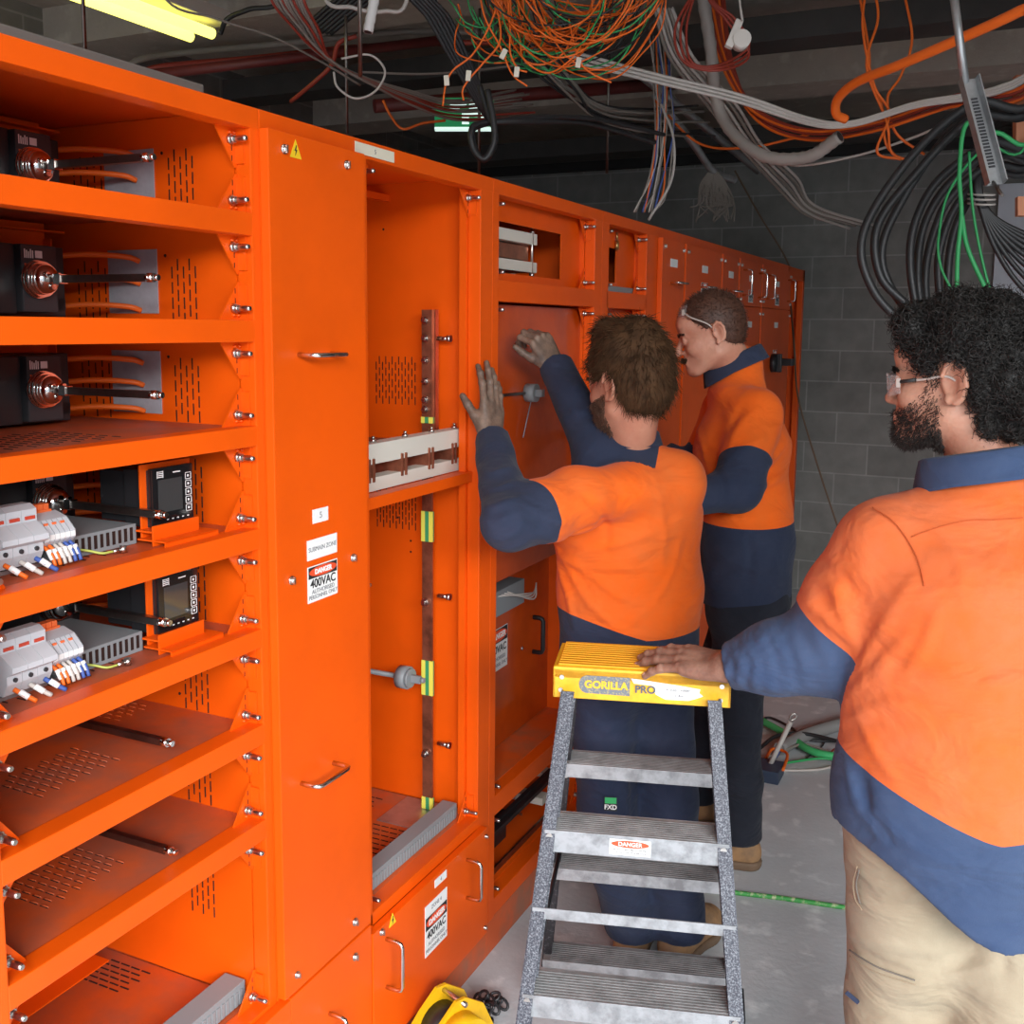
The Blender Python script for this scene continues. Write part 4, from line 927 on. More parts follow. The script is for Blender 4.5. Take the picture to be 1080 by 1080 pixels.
def hair_mesh(c, fr, r3, noff, hairline, h=.0035, amp=.004, fq=120, seed=1, bumps=None):
    f, l, u = fr; c = V(*c); A = np.stack([f, l, u]); F = Field(.02)
    F.ell(c+f*(-.014+r3[3])+u*(.040+r3[4]), (.094+r3[0], .074+r3[1], .084+r3[2]), A, .02)
    F.ell(c+f*(-.045)+u*(-.005), (.055+noff, .060+noff*.6, .070+noff*.3), A, .03)
    if bumps:
        for q in bumps: F.ell(c+f*q[0]+l*q[1]+u*q[2], (q[3], q[3], q[3]), None, .016)
    F.disp.append(ripple([((1, .3, .2), fq), ((-.2, 1, .4), fq*1.1), ((.3, -.4, 1), fq*.9)], amp, seed, 2.5))
    xs, ys = hairline
    def g(P):
        X = P-c; return np.zeros(P.shape[:-1], np.float32)
    lo, hi = bbox(F, .012); v, fc = None, None
    ev = F.eval
    def ev2(P):
        D = ev(P); X = P-c; a = X@f; cc = X@u
        cut = (interp(a, xs, ys)-cc).astype(np.float32)
        return np.maximum(D, cut)
    F.eval = ev2
    v, fc = surface(F, lo, hi, h); return relax(v, fc, 1, .4), fc
def person(label, cat='person', loc=(0, 0, 0)): return thing('person', label, cat, loc)
def boot(root, ank, toe, seed=0):
    a = V(*ank); t = V(*toe); d = nrm((t-a)*V(1, 1, 0)); z0 = 0.0; lat = np.cross(V(0, 0, 1), d)
    F = Field(.03); heel = V(a[0], a[1], .045)-d*.035; ball = V(a[0], a[1], .045)+d*.13; tip = V(a[0], a[1], .040)+d*.185
    F.eseg(heel, ball, (.040, .045), (.050, .040), lat); F.eseg(ball, tip, (.050, .038), (.042, .034), lat); F.eseg(V(a[0], a[1], .07)-d*.01, V(a[0], a[1], .15)-d*.012, (.042, .052), (.044, .052), lat)
    F.cap(V(a[0], a[1], .11)+d*.02, ball+V(0, 0, .012), .038, .034, .03)
    F.disp.append(ripple([((1, .2, 1), 60), ((.2, 1, .6), 75)], .002, seed)); F.cut((0, 0, .030), (0, 0, -1)); F.cut((0, 0, .17), (0, 0, 1))
    v, f = mesh_of(F, .006); b = mesh_np('boot', [(v, f, 0)], [BOOT], root)
    S2 = Field(.03); S2.eseg(heel-V(0, 0, .02), ball-V(0, 0, .02), (.044, .05), (.055, .05), lat); S2.eseg(ball-V(0, 0, .02), tip-V(0, 0, .02), (.055, .05), (.046, .045), lat); S2.cut((0, 0, .032), (0, 0, 1)); S2.cut((0, 0, .0), (0, 0, -1))
    v, f = mesh_of(S2, .006); mesh_np('sole', [(v, f, 0)], [SOLE], b)
    mb = MB()
    for k in range(4):
        p = Vector(a)+Vector(d)*(.035+.022*k); p.z = .150-.017*k; q = Vector(lat)*.022; mb.tube([p-q, p+Vector((0, 0, .004)), p+q+Vector(d)*.008], .0025, n=6)
    mb.build('lace', mat('boot_lace', (.12, .07, .04), .9) if 'boot_lace' not in bpy.data.materials else bpy.data.materials['boot_lace'], b)
def collar(root, c, up, f, r=(.070, .078), m=None, h=.040):
    """folded shirt collar: upright band plus fold-over leaf, open at the front"""
    up = nrm(up); f = nrm(f-up*np.dot(f, up)); l = np.cross(up, f); c = V(*c); n = 44; vs = []; fs = []
    prof = [(.000, -.012), (.002, .010), (.004, .030), (.009, .038), (.015, .034), (.019, .016), (.024, -.006), (.026, -.012), (.022, -.012), (.015, .012), (.010, .028)]
    for i in range(n+1):
        a = math.radians(22+(338-22)*i/n); dd = f*math.cos(a)*r[1]+l*math.sin(a)*r[0]; o = nrm(dd); drop = -.018*(.5+.5*math.cos(a))
        ext = 1+.5*max(0, math.cos(a))**2
        for (pr, ph) in prof: vs.append(c+dd+o*pr*ext+up*((ph*h/.038 if ph > 0 else ph*(1+.8*max(0, math.cos(a))))+drop))
    m_ = len(prof)
    for i in range(n):
        for j in range(m_): fs.append((i*m_+j, i*m_+(j+1) % m_, (i+1)*m_+(j+1) % m_, (i+1)*m_+j))
    fs.append(tuple(range(m_))); fs.append(tuple(reversed(range(n*m_, n*m_+m_))))
    mb = MB(); mb.add([Vector(v) for v in vs], fs, 0, True); return mb.build('collar', m, root)
def dist_seg(P, a, b):
    a = V(*a); b = V(*b); ab = b-a; t = np.clip(((P-a)@ab)/float(ab@ab), 0, 1); return np.linalg.norm(P-a-t[:, None]*ab, axis=1), t
def legs_field(pel, l, f, legs, rw, k=.05, thigh=.088, knee=.062, hemr=.062, seed=3, amp=.005, fy=0.):
    F = Field(k); pel = V(*pel)
    F.eseg(pel+V(0, 0, .10), pel-V(0, 0, .04), (rw*.92, rw*.66), (rw, rw*.74), l)
    F.ell(pel-f*.045+l*.06-V(0, 0, .03), (.085, .085, .10), None, .05); F.ell(pel-f*.045-l*.06-V(0, 0, .03), (.085, .085, .10), None, .05)
    for hip, kn, an in legs:
        F.cap(hip, kn, thigh, knee, .045); F.cap(kn, (V(*kn)+V(*an))/2, knee, hemr*.98, .03); F.cap((V(*kn)+V(*an))/2, an, hemr*.98, hemr, .03)
    F.disp.append(ripple([((.25, .25, 1), 42), ((-.3, .2, 1), 60), ((1, .5, .4), 38)], amp, seed, 1.8))
    fl = []
    r = np.random.default_rng(seed)
    for hip, kn, an in legs:
        for (p, s) in ((V(*kn), 1), (V(*an)+V(0, 0, .05), 1), (V(*an)+V(0, 0, .10), 1), (V(*kn)-V(0, 0, .05), 1)):
            for q in range(2):
                o = V(*r.uniform(-.02, .02, 3)); d1 = nrm(V(*r.normal(size=3))*V(1, 1, .35)); fl.append((p+o-d1*.07, p+o+d1*.07, s))
    F.disp.append(folds(fl, .012, .006)); return F
def build_head(root, c, f, u, nk, skinm, **kw):
    fr = frame3(f, u); F = head_field(c, *fr, neck=nk, **kw); lo, hi = bbox(F, .01); v, fc = surface(F, lo, hi, .0028); v = relax(v, fc, 1, .5); return fr, v, fc
def eyes(root, c, fr, closed=False):
    f, l, u = fr; c = V(*c)
    for s in (1, -1):
        mb = MB(); p = c+f*.0822+l*.031*s+u*.001; e0 = .0095 if closed else .0118; mb.ell(Vector(p-f*.0015), (e0, e0, e0), 0, 16, 10); q = p+f*(.004 if closed else .0062)-u*(.003 if closed else 0); mb.ell(Vector(q), (.0052, .0052, .0052), 1, 12, 8); mb.build('eye', [EYEW, IRIS], root)
def brows(root, c, fr, m, seed=1):
    f, l, u = fr; c = V(*c); g = np.random.default_rng(seed); R = []; Dd = []
    for s in (1, -1):
        for k in range(150):
            t = g.uniform(0, 1); R.append(c+f*(.096-.017*t*t)+l*s*(.014+.036*t)+u*(.018+.006*math.sin(t*2.5)+g.normal()*.002)); Dd.append(nrm(l*s*.9+u*.3+f*.12+g.normal(size=3)*.12))
    strands('eyebrows', np.array(R), np.array(Dd), .009, .0006, m, root, npt=3, seed=seed)

# ================================================================== middle man: back three-quarter, both hands raised to the cabinet
def man_one():
    R = person('person in the middle seen from behind, both hands raised to the open orange cabinet', loc=(.38, 2.55, 0))
    th = math.radians(46); f = V(-math.sin(th), math.cos(th), 0); l = V(-math.cos(th), -math.sin(th), 0); U_ = V(0, 0, 1)
    pel = V(.355, 2.49, .92); chest = V(.345, 2.465, 1.25); shc = V(.345, 2.46, 1.375)
    lsh = V(*at(606, 527, 2.40)); rsh = V(*at(712, 508, 2.58))
    lel = V(*at(537, 552, 2.28)); lwr = V(*onX(519, 464, .055))
    rel = V(*at(632, 480, 2.58)); rwr = V(*onX(586, 386, .10))
    # shirt
    F = Field(.035)
    F.eseg(pel-V(0, 0, .06), pel+V(0, 0, .14), (.188, .150), (.186, .145), l, .04)
    F.eseg(pel+V(0, 0, .14), chest+V(0, 0, .02), (.186, .145), (.194, .145), l, .04); F.eseg(chest+V(0, 0, .02), shc+V(0, 0, -.035), (.194, .142), (.165, .095), l, .04)
    F.cap(lsh, rsh, .066, .066, .045); F.cap(shc, shc+V(0, 0, .06), .075, .060, .045)
    F.cap(lsh, lsh*.45+lel*.55, .078, .070, .035); F.cap(lsh*.45+lel*.55, lel, .070, .058, .03); F.cap(lel, lwr, .058, .045, .03)
    F.cap(rsh, rel, .072, .060, .035); F.cap(rel, rwr, .058, .046, .03)
    F.disp.append(ripple([((.5, .3, 1), 38), ((-.6, .4, .8), 52), ((1, .2, .2), 34)], .0045, 4, 1.8))
    T = lambda px, py, D=2.42: V(*at(px, py, D))
    B = 2.44
    F.disp.append(folds([(T(590, 590, 2.36), T(690, 640, B), 1), (T(598, 600, 2.36), T(660, 668, B), 1), (T(600, 575, 2.38), T(700, 600, B), 1), (T(592, 610, 2.36), T(630, 690, 2.4), 1), (T(585, 560, 2.36), T(640, 555, 2.38), -1),
                         (T(612, 555, 2.38), T(720, 548, B), -.7), (T(640, 620, B), T(715, 575, B), .8), (T(655, 660, B), T(735, 620, B), .7),
                         (T(610, 505, 2.40), T(640, 565, 2.40), -.9), (T(566, 528, 2.34), T(600, 575, 2.34), .8), (T(552, 545, 2.32), T(585, 580, 2.33), -.8)], .014, .0125))
    ua = nrm(lwr-lel); F.disp.append(folds([(lel+ua*s+nrm(np.cross(ua, V(0, 0, 1)))*.06*w+V(0, 0, .02*w), lel+ua*(s+.02)-nrm(np.cross(ua, V(0, 0, 1)))*.06*w-V(0, 0, .01*w), 1) for s, w in ((.03, 1), (.065, -1), (.10, 1), (.14, -1), (-.02, 1))]+
                     [(lel*(1-s)+lsh*s+V(-.03, -.06, .05), lel*(1-s)+lsh*s+V(.02, -.05, -.07), 1) for s in (.12, .28)], .010, .006))
    F.disp.append(folds_px(F, [([(590, 586), (625, 607), (660, 632), (715, 642)], 1), ([(596, 592), (622, 635), (655, 664), (690, 672)], 1), ([(588, 594), (600, 630), (606, 662)], 1), ([(580, 600), (582, 630), (588, 655)], .8), ([(600, 583), (650, 574), (705, 556)], .8),
        ([(612, 520), (636, 545), (641, 585)], -.8), ([(615, 600), (655, 598), (720, 600)], .7), ([(556, 533), (575, 545), (600, 552)], 1), ([(548, 552), (568, 562), (590, 570)], .9), ([(560, 575), (590, 580), (620, 578)], -.7), ([(690, 500), (700, 560), (695, 610)], .5), ([(720, 560), (700, 620), (660, 665)], .6),
        ([(502, 492), (518, 500), (541, 492)], 1), ([(501, 508), (520, 518), (544, 508)], 1), ([(500, 526), (518, 536), (548, 524)], 1), ([(503, 545), (520, 552), (546, 540)], .9), ([(512, 566), (528, 566), (550, 556)], .8), ([(595, 400), (605, 410), (612, 402)], .7), ([(600, 425), (612, 436), (626, 428)], .8)], 2.45, .0085, .015))
    F.cut(pel-V(0, 0, .085), (0, 0, -1)); F.cut(lwr, lwr-lel, .12); F.cut(rwr, rwr-rel, .12)
    v, fc = mesh_of(F, .0065)
    def zn(P):
        dl, tl = dist_seg(P, lsh, lel); dl2, _ = dist_seg(P, lel, lwr); dr, tr = dist_seg(P, rsh, rel); dr2, _ = dist_seg(P, rel, rwr); Ll = np.linalg.norm(lel-lsh)
        la = (P-lsh)@nrm(lel-lsh)-Ll*.58; la = np.where(dl2 < .105, np.maximum(la, np.where(dl2 < dl-.004, .05, la)), la); z1 = np.where((dl < .13) | (dl2 < .105), la, -1)
        ra = (P-rsh)@nrm(rel-rsh)-.07; z2 = np.where((dr < .10) | (dr2 < .09), np.where(dr2 < .085, .05, ra), -1)
        return np.maximum(np.maximum(z1, z2), np.where(dl > .11, 0.972-P[:, 2]+.05*np.clip((P-pel)@l-.03, 0, 1)*7, -1))
    mesh_np('shirt', [(v, fc, 0)], [HV1], R, zone=zn)
    collar(R, shc+V(0, 0, .066)+f*.010, nrm(V(0, 0, 1)+f*.16), f, (.070, .074), NAVY, .034)
    # yoke seam across the back
    # trousers, boots
    lk = V(.325, 2.42, .50); rk = V(.465, 2.52, .50); la_ = V(.355, 2.565, .10); ra_ = V(.475, 2.62, .10)
    LF = legs_field(pel, l, f, [(pel+l*.085-V(0, 0, .05), lk, la_), (pel-l*.085-V(0, 0, .05), rk, ra_)], .168, seed=5, thigh=.092, knee=.070, hemr=.074)
    LF.disp.append(folds_px(LF, [([(612, 748), (650, 778), (700, 772), (722, 752)], .8), ([(615, 820), (650, 835), (690, 830)], .8), ([(640, 895), (668, 905), (705, 896)], .9), ([(650, 945), (680, 955), (712, 945)], .9), ([(640, 972), (668, 978), (700, 972)], .8), ([(668, 790), (666, 830), (668, 880)], -.8)], 2.5, .012, .008))
    LF.cut((0, 0, .075), (0, 0, -1)); v, fc = mesh_of(LF, .008); tr = mesh_np('trousers', [(v, fc, 0)], [NAVYT], R)
    boot(R, la_, la_+V(-.03, .2, 0), 1); boot(R, ra_, ra_+V(.04, .2, 0), 2)
    # woven tag on the thigh
    p = Vector(at(644, 848, 2.22)); xd = Vector((.94, .34, 0)).normalized(); yd = Vector((-.05, .1, .99)).normalized(); zd = xd.cross(yd)
    # place it on the trouser surface
    vv = np.array(v); dvec = np.array((p-CAM).normalized()); rel_ = vv-np.array(CAM); t = rel_@dvec; off = np.linalg.norm(rel_-t[:, None]*dvec, axis=1); near = off < .012
    if near.any():
        tt = t[near].min(); p = CAM+Vector(dvec)*(tt-.004)
    mb = MB(); hw, hh = .016, .0175
    q = lambda a, b, c=0: p+xd*a+yd*b-Vector(dvec)*c
    mb.add([q(-hw, -hh), q(hw, -hh), q(hw, hh), q(-hw, hh), q(-hw, -hh, .002), q(hw, -hh, .002), q(hw, hh, .002), q(-hw, hh, .002)], [(0, 1, 2, 3), (4, 5, 6, 7), (0, 1, 5, 4), (1, 2, 6, 5), (2, 3, 7, 6), (3, 0, 4, 7)], 0)
    mb.add([q(-hw*.9, .001, .0026), q(hw*.9, .001, .0026), q(hw*.9, hh*.92, .0026), q(-hw*.9, hh*.92, .0026)], [(0, 1, 2, 3)], 1)
    text_mesh(mb, 'FXD', .0165, q(0, -.0085, .0028), xd, yd, 2, bold=.0004); mb.build('woven_tag', [PRINT, mat('tag_green', (.03, .42, .12), .6), WHITE], tr)
    # head, hands, hidden core of the body
    hc = V(*at(661, 408, 2.54)); th2 = math.radians(66); hf = nrm(V(-math.sin(th2), math.cos(th2), -.10))
    fr, hv, hfc = build_head(R, hc, hf, (0.0, 0, 1), shc+V(0, 0, .02), SK1, ear=1.15)
    core = Field(.03); core.eseg(pel, chest, (.14, .10), (.15, .10), l); core.cap(lsh, rsh, .05, .05); core.cap(chest, shc, .1, .07)
    for a, b, r0, r1 in ((lsh, lel, .045, .038), (lel, lwr, .038, .026), (rsh, rel, .045, .038), (rel, rwr, .038, .026)): core.cap(a, b, r0, r1)
    for h_, k_, a_ in ((pel+l*.085-V(0, 0, .05), lk, la_), (pel-l*.085-V(0, 0, .05), rk, ra_)): core.cap(h_, k_, .065, .045); core.cap(k_, a_, .045, .035)
    cv, cf = mesh_of(core, .012)
    # left hand flat on the post, fingers up
    tip = V(*onX(519, 404, .030)); d = nrm(tip-lwr); n = nrm(V(1, -.35, 0)); s = nrm(V(-.05, -1, .25))
    HF, tips = hand_field(lwr+d*.002, d, n, s, [(.10, .12, .10), (.06, .10, .08), (.10, .10, .10), (.12, .12, .10)], (.05, .0, -.05, -.14), 1.02, (.48, .05, .05), fore=lwr-ua*.04)
    v1, f1 = mesh_of(HF, .0024, .008)
    # right hand, closed pinch
    rd = nrm(V(*onX(566, 352, .06))-rwr); n2 = nrm(V(.75, -.55, .35)); s2 = nrm(V(-.5, -.75, -.35))
    HF2, tips2 = hand_field(rwr+rd*.002, rd, n2, s2, [(.95, 1.2, .6), (1.0, 1.25, .6), (1.1, 1.3, .6), (1.15, 1.3, .6)], (.05, .0, -.03, -.06), .95, (.55, .5, .5), fore=rwr-nrm(rwr-rel)*.04)
    v2, f2 = mesh_of(HF2, .0024, .008)
    mesh_np('body', [(hv, hfc, 0), (cv, cf, 0), (v1, f1, 1), (v2, f2, 1)], [SK1, GRIME], R)
    eyes(R, hc, fr); 
    # hair: thick brown, combed back
    hl = ([-.12, -.075, -.050, -.036, -.022, .004, .018, .03, .06, .12], [-.072, -.070, -.055, .015, .040, .042, .022, .020, .052, .066])
    v, fc = hair_mesh(hc, fr, (.020, .018, .034, -.004, .008), .022, hl, .004, .004, 95, 3, bumps=[(-.05, .0, .115, .050), (-.09, .01, .05, .042), (.03, .02, .125, .045), (-.075, 0, -.02, .03), (-.03, .05, .09, .045), (-.03, -.05, .09, .045)])
    hr = mesh_np('hair', [(v, fc, 0)], [HBROWN], R)
    p, nn = sample_surface(v, fc, 5200, lambda c: np.ones(len(c), bool), 2); A_ = hc+fr[0]*-.05+fr[2]*.13
    flow = p-A_; flow -= nn*(flow*nn).sum(1, keepdims=True); flow /= np.linalg.norm(flow, axis=1, keepdims=True)+1e-6
    g = np.random.default_rng(3); dd = nn*.35+flow*.9+g.normal(size=p.shape)*.22; dd /= np.linalg.norm(dd, axis=1, keepdims=True)
    strands('hair_strands', p-nn*.002, dd, .022, .0008, HBROWN, hr, npt=5, seed=4)
    # short beard
    C0 = hc
    def bm(c):
        X = c-C0; a = X@fr[0]; cc = X@fr[2]; b = np.abs(X@fr[1]); return (cc < -.038+.35*(.08-a)*(a < .09)) & (cc < .012) & (a > .012) & (cc > -.125) & ~((b < .022) & (cc > -.062) & (cc < -.055))
    p, nn = sample_surface(hv, hfc, 4200, bm, 5); g = np.random.default_rng(8); dd = nn*.55+V(0, 0, -1)*.8+g.normal(size=p.shape)*.25; dd /= np.linalg.norm(dd, axis=1, keepdims=True)
    strands('beard', p-nn*.001, dd, .012, .0008, BEARD1, R, npt=4, seed=6); brows(R, hc, fr, HBROWN)
    return R
# ================================================================== far man in profile
def man_two():
    R = person('person in profile with cropped hair looking down, clear glasses pushed up', loc=(.48, 3.28, 0))
    th = math.radians(98); f = V(-math.sin(th), math.cos(th), 0); l = V(-math.cos(th), -math.sin(th), 0)
    pel = V(*at(786, 640, 3.24)); pel[2] = .93; chest = V(*at(782, 470, 3.24)); shc = V(*at(779, 402, 3.23)); shc[2] -= .02
    lsh = V(*at(797, 437, 3.08)); rsh = V(*at(764, 432, 3.40)); lel = V(*at(778, 515, 2.98)); lwr = V(*at(722, 528, 2.93)); rel = V(*at(735, 500, 3.42)); rwr = V(*at(700, 480, 3.40))
    F = Field(.035)
    F.eseg(pel-V(0, 0, .10), pel+V(0, 0, .16), (.185, .142), (.175, .135), l, .04); F.eseg(pel+V(0, 0, .16), chest, (.175, .135), (.190, .140), l, .04); F.eseg(chest, shc-V(0, 0, .05), (.190, .140), (.170, .085), l, .04)
    F.cap(lsh, rsh, .062, .062, .045); F.cap(shc-V(0, 0, .01), shc+V(0, 0, .060), .084, .074, .045)
    F.cap(lsh, lel, .080, .070, .035); F.cap(lel, lwr, .062, .048, .03); F.cap(rsh, rel, .07, .06, .035); F.cap(rel, rwr, .058, .046, .03)
    F.disp.append(ripple([((.5, .3, 1), 38), ((-.6, .4, .8), 52), ((1, .2, .2), 34)], .0045, 9, 1.8))
    T = lambda px, py, D=3.02: V(*at(px, py, D))
    F.disp.append(folds([(T(800, 505), T(826, 470, 3.1), 1), (T(795, 515), T(828, 500, 3.1), 1), (T(790, 540), T(826, 540, 3.1), .8), (T(765, 460), T(790, 420), -.8), (T(770, 480), T(808, 460), .8), (T(765, 500, 2.95), T(780, 530, 2.95), 1), (T(745, 510, 2.9), T(752, 540, 2.9), 1)], .014, .008))
    F.disp.append(folds_px(F, [([(770, 470), (782, 448), (800, 432)], .8), ([(800, 500), (815, 485), (829, 468)], 1), ([(797, 515), (812, 510), (830, 498)], 1), ([(765, 545), (795, 546), (828, 540)], .8), ([(765, 480), (785, 475), (803, 462)], .9), ([(748, 500), (756, 515), (754, 532)], 1), ([(762, 492), (770, 512), (768, 530)], .9), ([(735, 450), (742, 470), (745, 490)], .7), ([(790, 560), (792, 590), (789, 622)], -.6), ([(765, 590), (800, 600), (828, 592)], .6)], 3.1, .010, .014))
    hem = .905
    F.cut(V(0, 0, hem)+V(pel[0], pel[1], 0), nrm(V(.10, 0, -1))); F.cut(lwr, lwr-lel, .12); F.cut(rwr, rwr-rel, .12)
    v, fc = mesh_of(F, .007)
    def zn(P):
        dl, tl = dist_seg(P, lsh, lel); dl2, _ = dist_seg(P, lel, lwr); dr, _ = dist_seg(P, rsh, rel); dr2, _ = dist_seg(P, rel, rwr); Ll = np.linalg.norm(lel-lsh)
        X = P-chest; tq = np.sqrt(((X@l)/.197)**2+((X@f)/.150)**2); la = (P-lsh)@nrm(lel-lsh+V(.05, 0, .0))-Ll*.60; z1 = np.where(((dl < .092) | (dl2 < .082)) & (tq > .9), la, -1)
        return np.maximum(np.maximum(z1, np.where(dr2 < .08, .05, -1)), 1.150-P[:, 2])
    mesh_np('shirt', [(v, fc, 0)], [HV2], R, zone=zn)
    collar(R, shc+V(0, 0, .070)+f*.012, nrm(V(0, 0, 1)+f*.38), f, (.074, .080), NAVY, .038)
    lk = V(.50, 3.12, .50); rk = V(.36, 3.36, .50); la_ = V(.50, 3.20, .10); ra_ = V(.30, 3.42, .10)
    LF = legs_field(pel, l, f, [(pel+l*.085-V(0, 0, .05), lk, la_), (pel-l*.085-V(0, 0, .05), rk, ra_)], .168, seed=15, thigh=.095, knee=.073, hemr=.076)
    LF.cut((0, 0, .095), (0, 0, -1)); v, fc = mesh_of(LF, .009); mesh_np('trousers', [(v, fc, 0)], [BLACKT], R)
    boot(R, la_, la_+f*.2, 3); boot(R, ra_, ra_+V(-.15, -.05, 0), 4)
    hc = V(*at(750, 353, 3.18)); th2 = math.radians(109); hf = nrm(V(-math.sin(th2), math.cos(th2), -.30))
    fr, hv, hfc = build_head(R, hc, hf, (0, 0, 1), shc+V(0, 0, .03)-f*.01, SK2, nose=1.05, ear=1.0)
    core = Field(.03); core.eseg(pel, chest, (.14, .10), (.15, .10), l); core.cap(lsh, rsh, .05, .05); core.cap(chest, shc, .1, .07)
    for a, b, r0, r1 in ((lsh, lel, .045, .038), (lel, lwr, .038, .026), (rsh, rel, .045, .038), (rel, rwr, .038, .026)): core.cap(a, b, r0, r1)
    for h_, k_, a_ in ((pel+l*.085-V(0, 0, .05), lk, la_), (pel-l*.085-V(0, 0, .05), rk, ra_)): core.cap(h_, k_, .065, .045); core.cap(k_, a_, .045, .035)
    cv, cf = mesh_of(core, .012); parts = [(hv, hfc, 0), (cv, cf, 0)]
    for w, e in ((lwr, lel), (rwr, rel)):
        d = nrm(w-e); H, _ = hand_field(w, d, V(0, -.3, 1), V(-.2, -1, 0) if e is rel else V(.2, 1, 0), [(.3, .4, .3)]*4, fore=w-d*.04); a, b = mesh_of(H, .004, .01); parts.append((a, b, 1))
    mesh_np('body', parts, [SK2, GRIME], R); eyes(R, hc, fr, True)
    hl = ([-.12, -.075, -.045, -.022, -.004, .012, .03, .06, .12], [-.060, -.058, -.050, -.010, .034, .018, .040, .060, .070])
    v, fc = hair_mesh(hc, fr, (.006, .0045, .010, .0, .0), -.002, hl, .0035, .001, 200, 3)
    hr = mesh_np('hair', [(v, fc, 0)], [HRED], R)
    p, nn = sample_surface(v, fc, 4500, lambda c: np.ones(len(c), bool), 2); g = np.random.default_rng(3); dd = nn*.7+fr[0]*.35+g.normal(size=p.shape)*.25; dd /= np.linalg.norm(dd, axis=1, keepdims=True)
    strands('hair_strands', p-nn*.001, dd, .009, .0007, HRED, hr, npt=3, seed=4); brows(R, hc, fr, HRED)
    g = np.random.default_rng(12); n = 260; t = g.uniform(-1, 1, n); rr = np.array([hc+fr[0]*(.104-.014*abs(q)**1.5)+fr[1]*.024*q+fr[2]*(-.046-.007*abs(q)+g.normal()*.0018) for q in t]); dd = np.array([nrm(fr[0]*.45-fr[2]*.8+fr[1]*q*.4) for q in t])
    strands('moustache', rr, dd, .010, .0008, HBROWN, R, npt=3, seed=9)
    G = thing('safety_glasses', 'clear safety glasses pushed up on the hair of the man in profile', 'glasses', tuple(hc))
    P = lambda a, b, d: Vector(hc+fr[0]*a+fr[1]*b+fr[2]*d)
    for s in (1, -1):
        mb = MB(); mb.tube(spline([P(.066, .055*s, .088), P(.05, .074*s, .068), P(.01, .081*s, .038), P(-.008, .082*s, .012)], 6), .0028, n=8); mb.build('arm', FRAMEP, G)
        mb = MB(); mb.box(-.004, .004, -.005, .005, -.009, .009, T=Matrix.Translation(P(.066, .058*s, .088)), bev=.001); mb.build('hinge', FRAMEP, G)
    mb = MB(); vs = []; fs = []
    for i in range(13):
        a = -1+2*i/12; q0 = P(.088-.022*a*a, .060*a, .070); q1 = P(.070-.022*a*a, .060*a, .107); vs += [q0, q1, q0+Vector(fr[0])*.002, q1+Vector(fr[0])*.002]
    for i in range(12):
        o = i*4; fs += [(o, o+4, o+5, o+1), (o+2, o+3, o+7, o+6), (o, o+2, o+6, o+4), (o+1, o+5, o+7, o+3)]
    mb.add(vs, fs, 0, True); mb.build('lens', CLEAR, G)
    return R
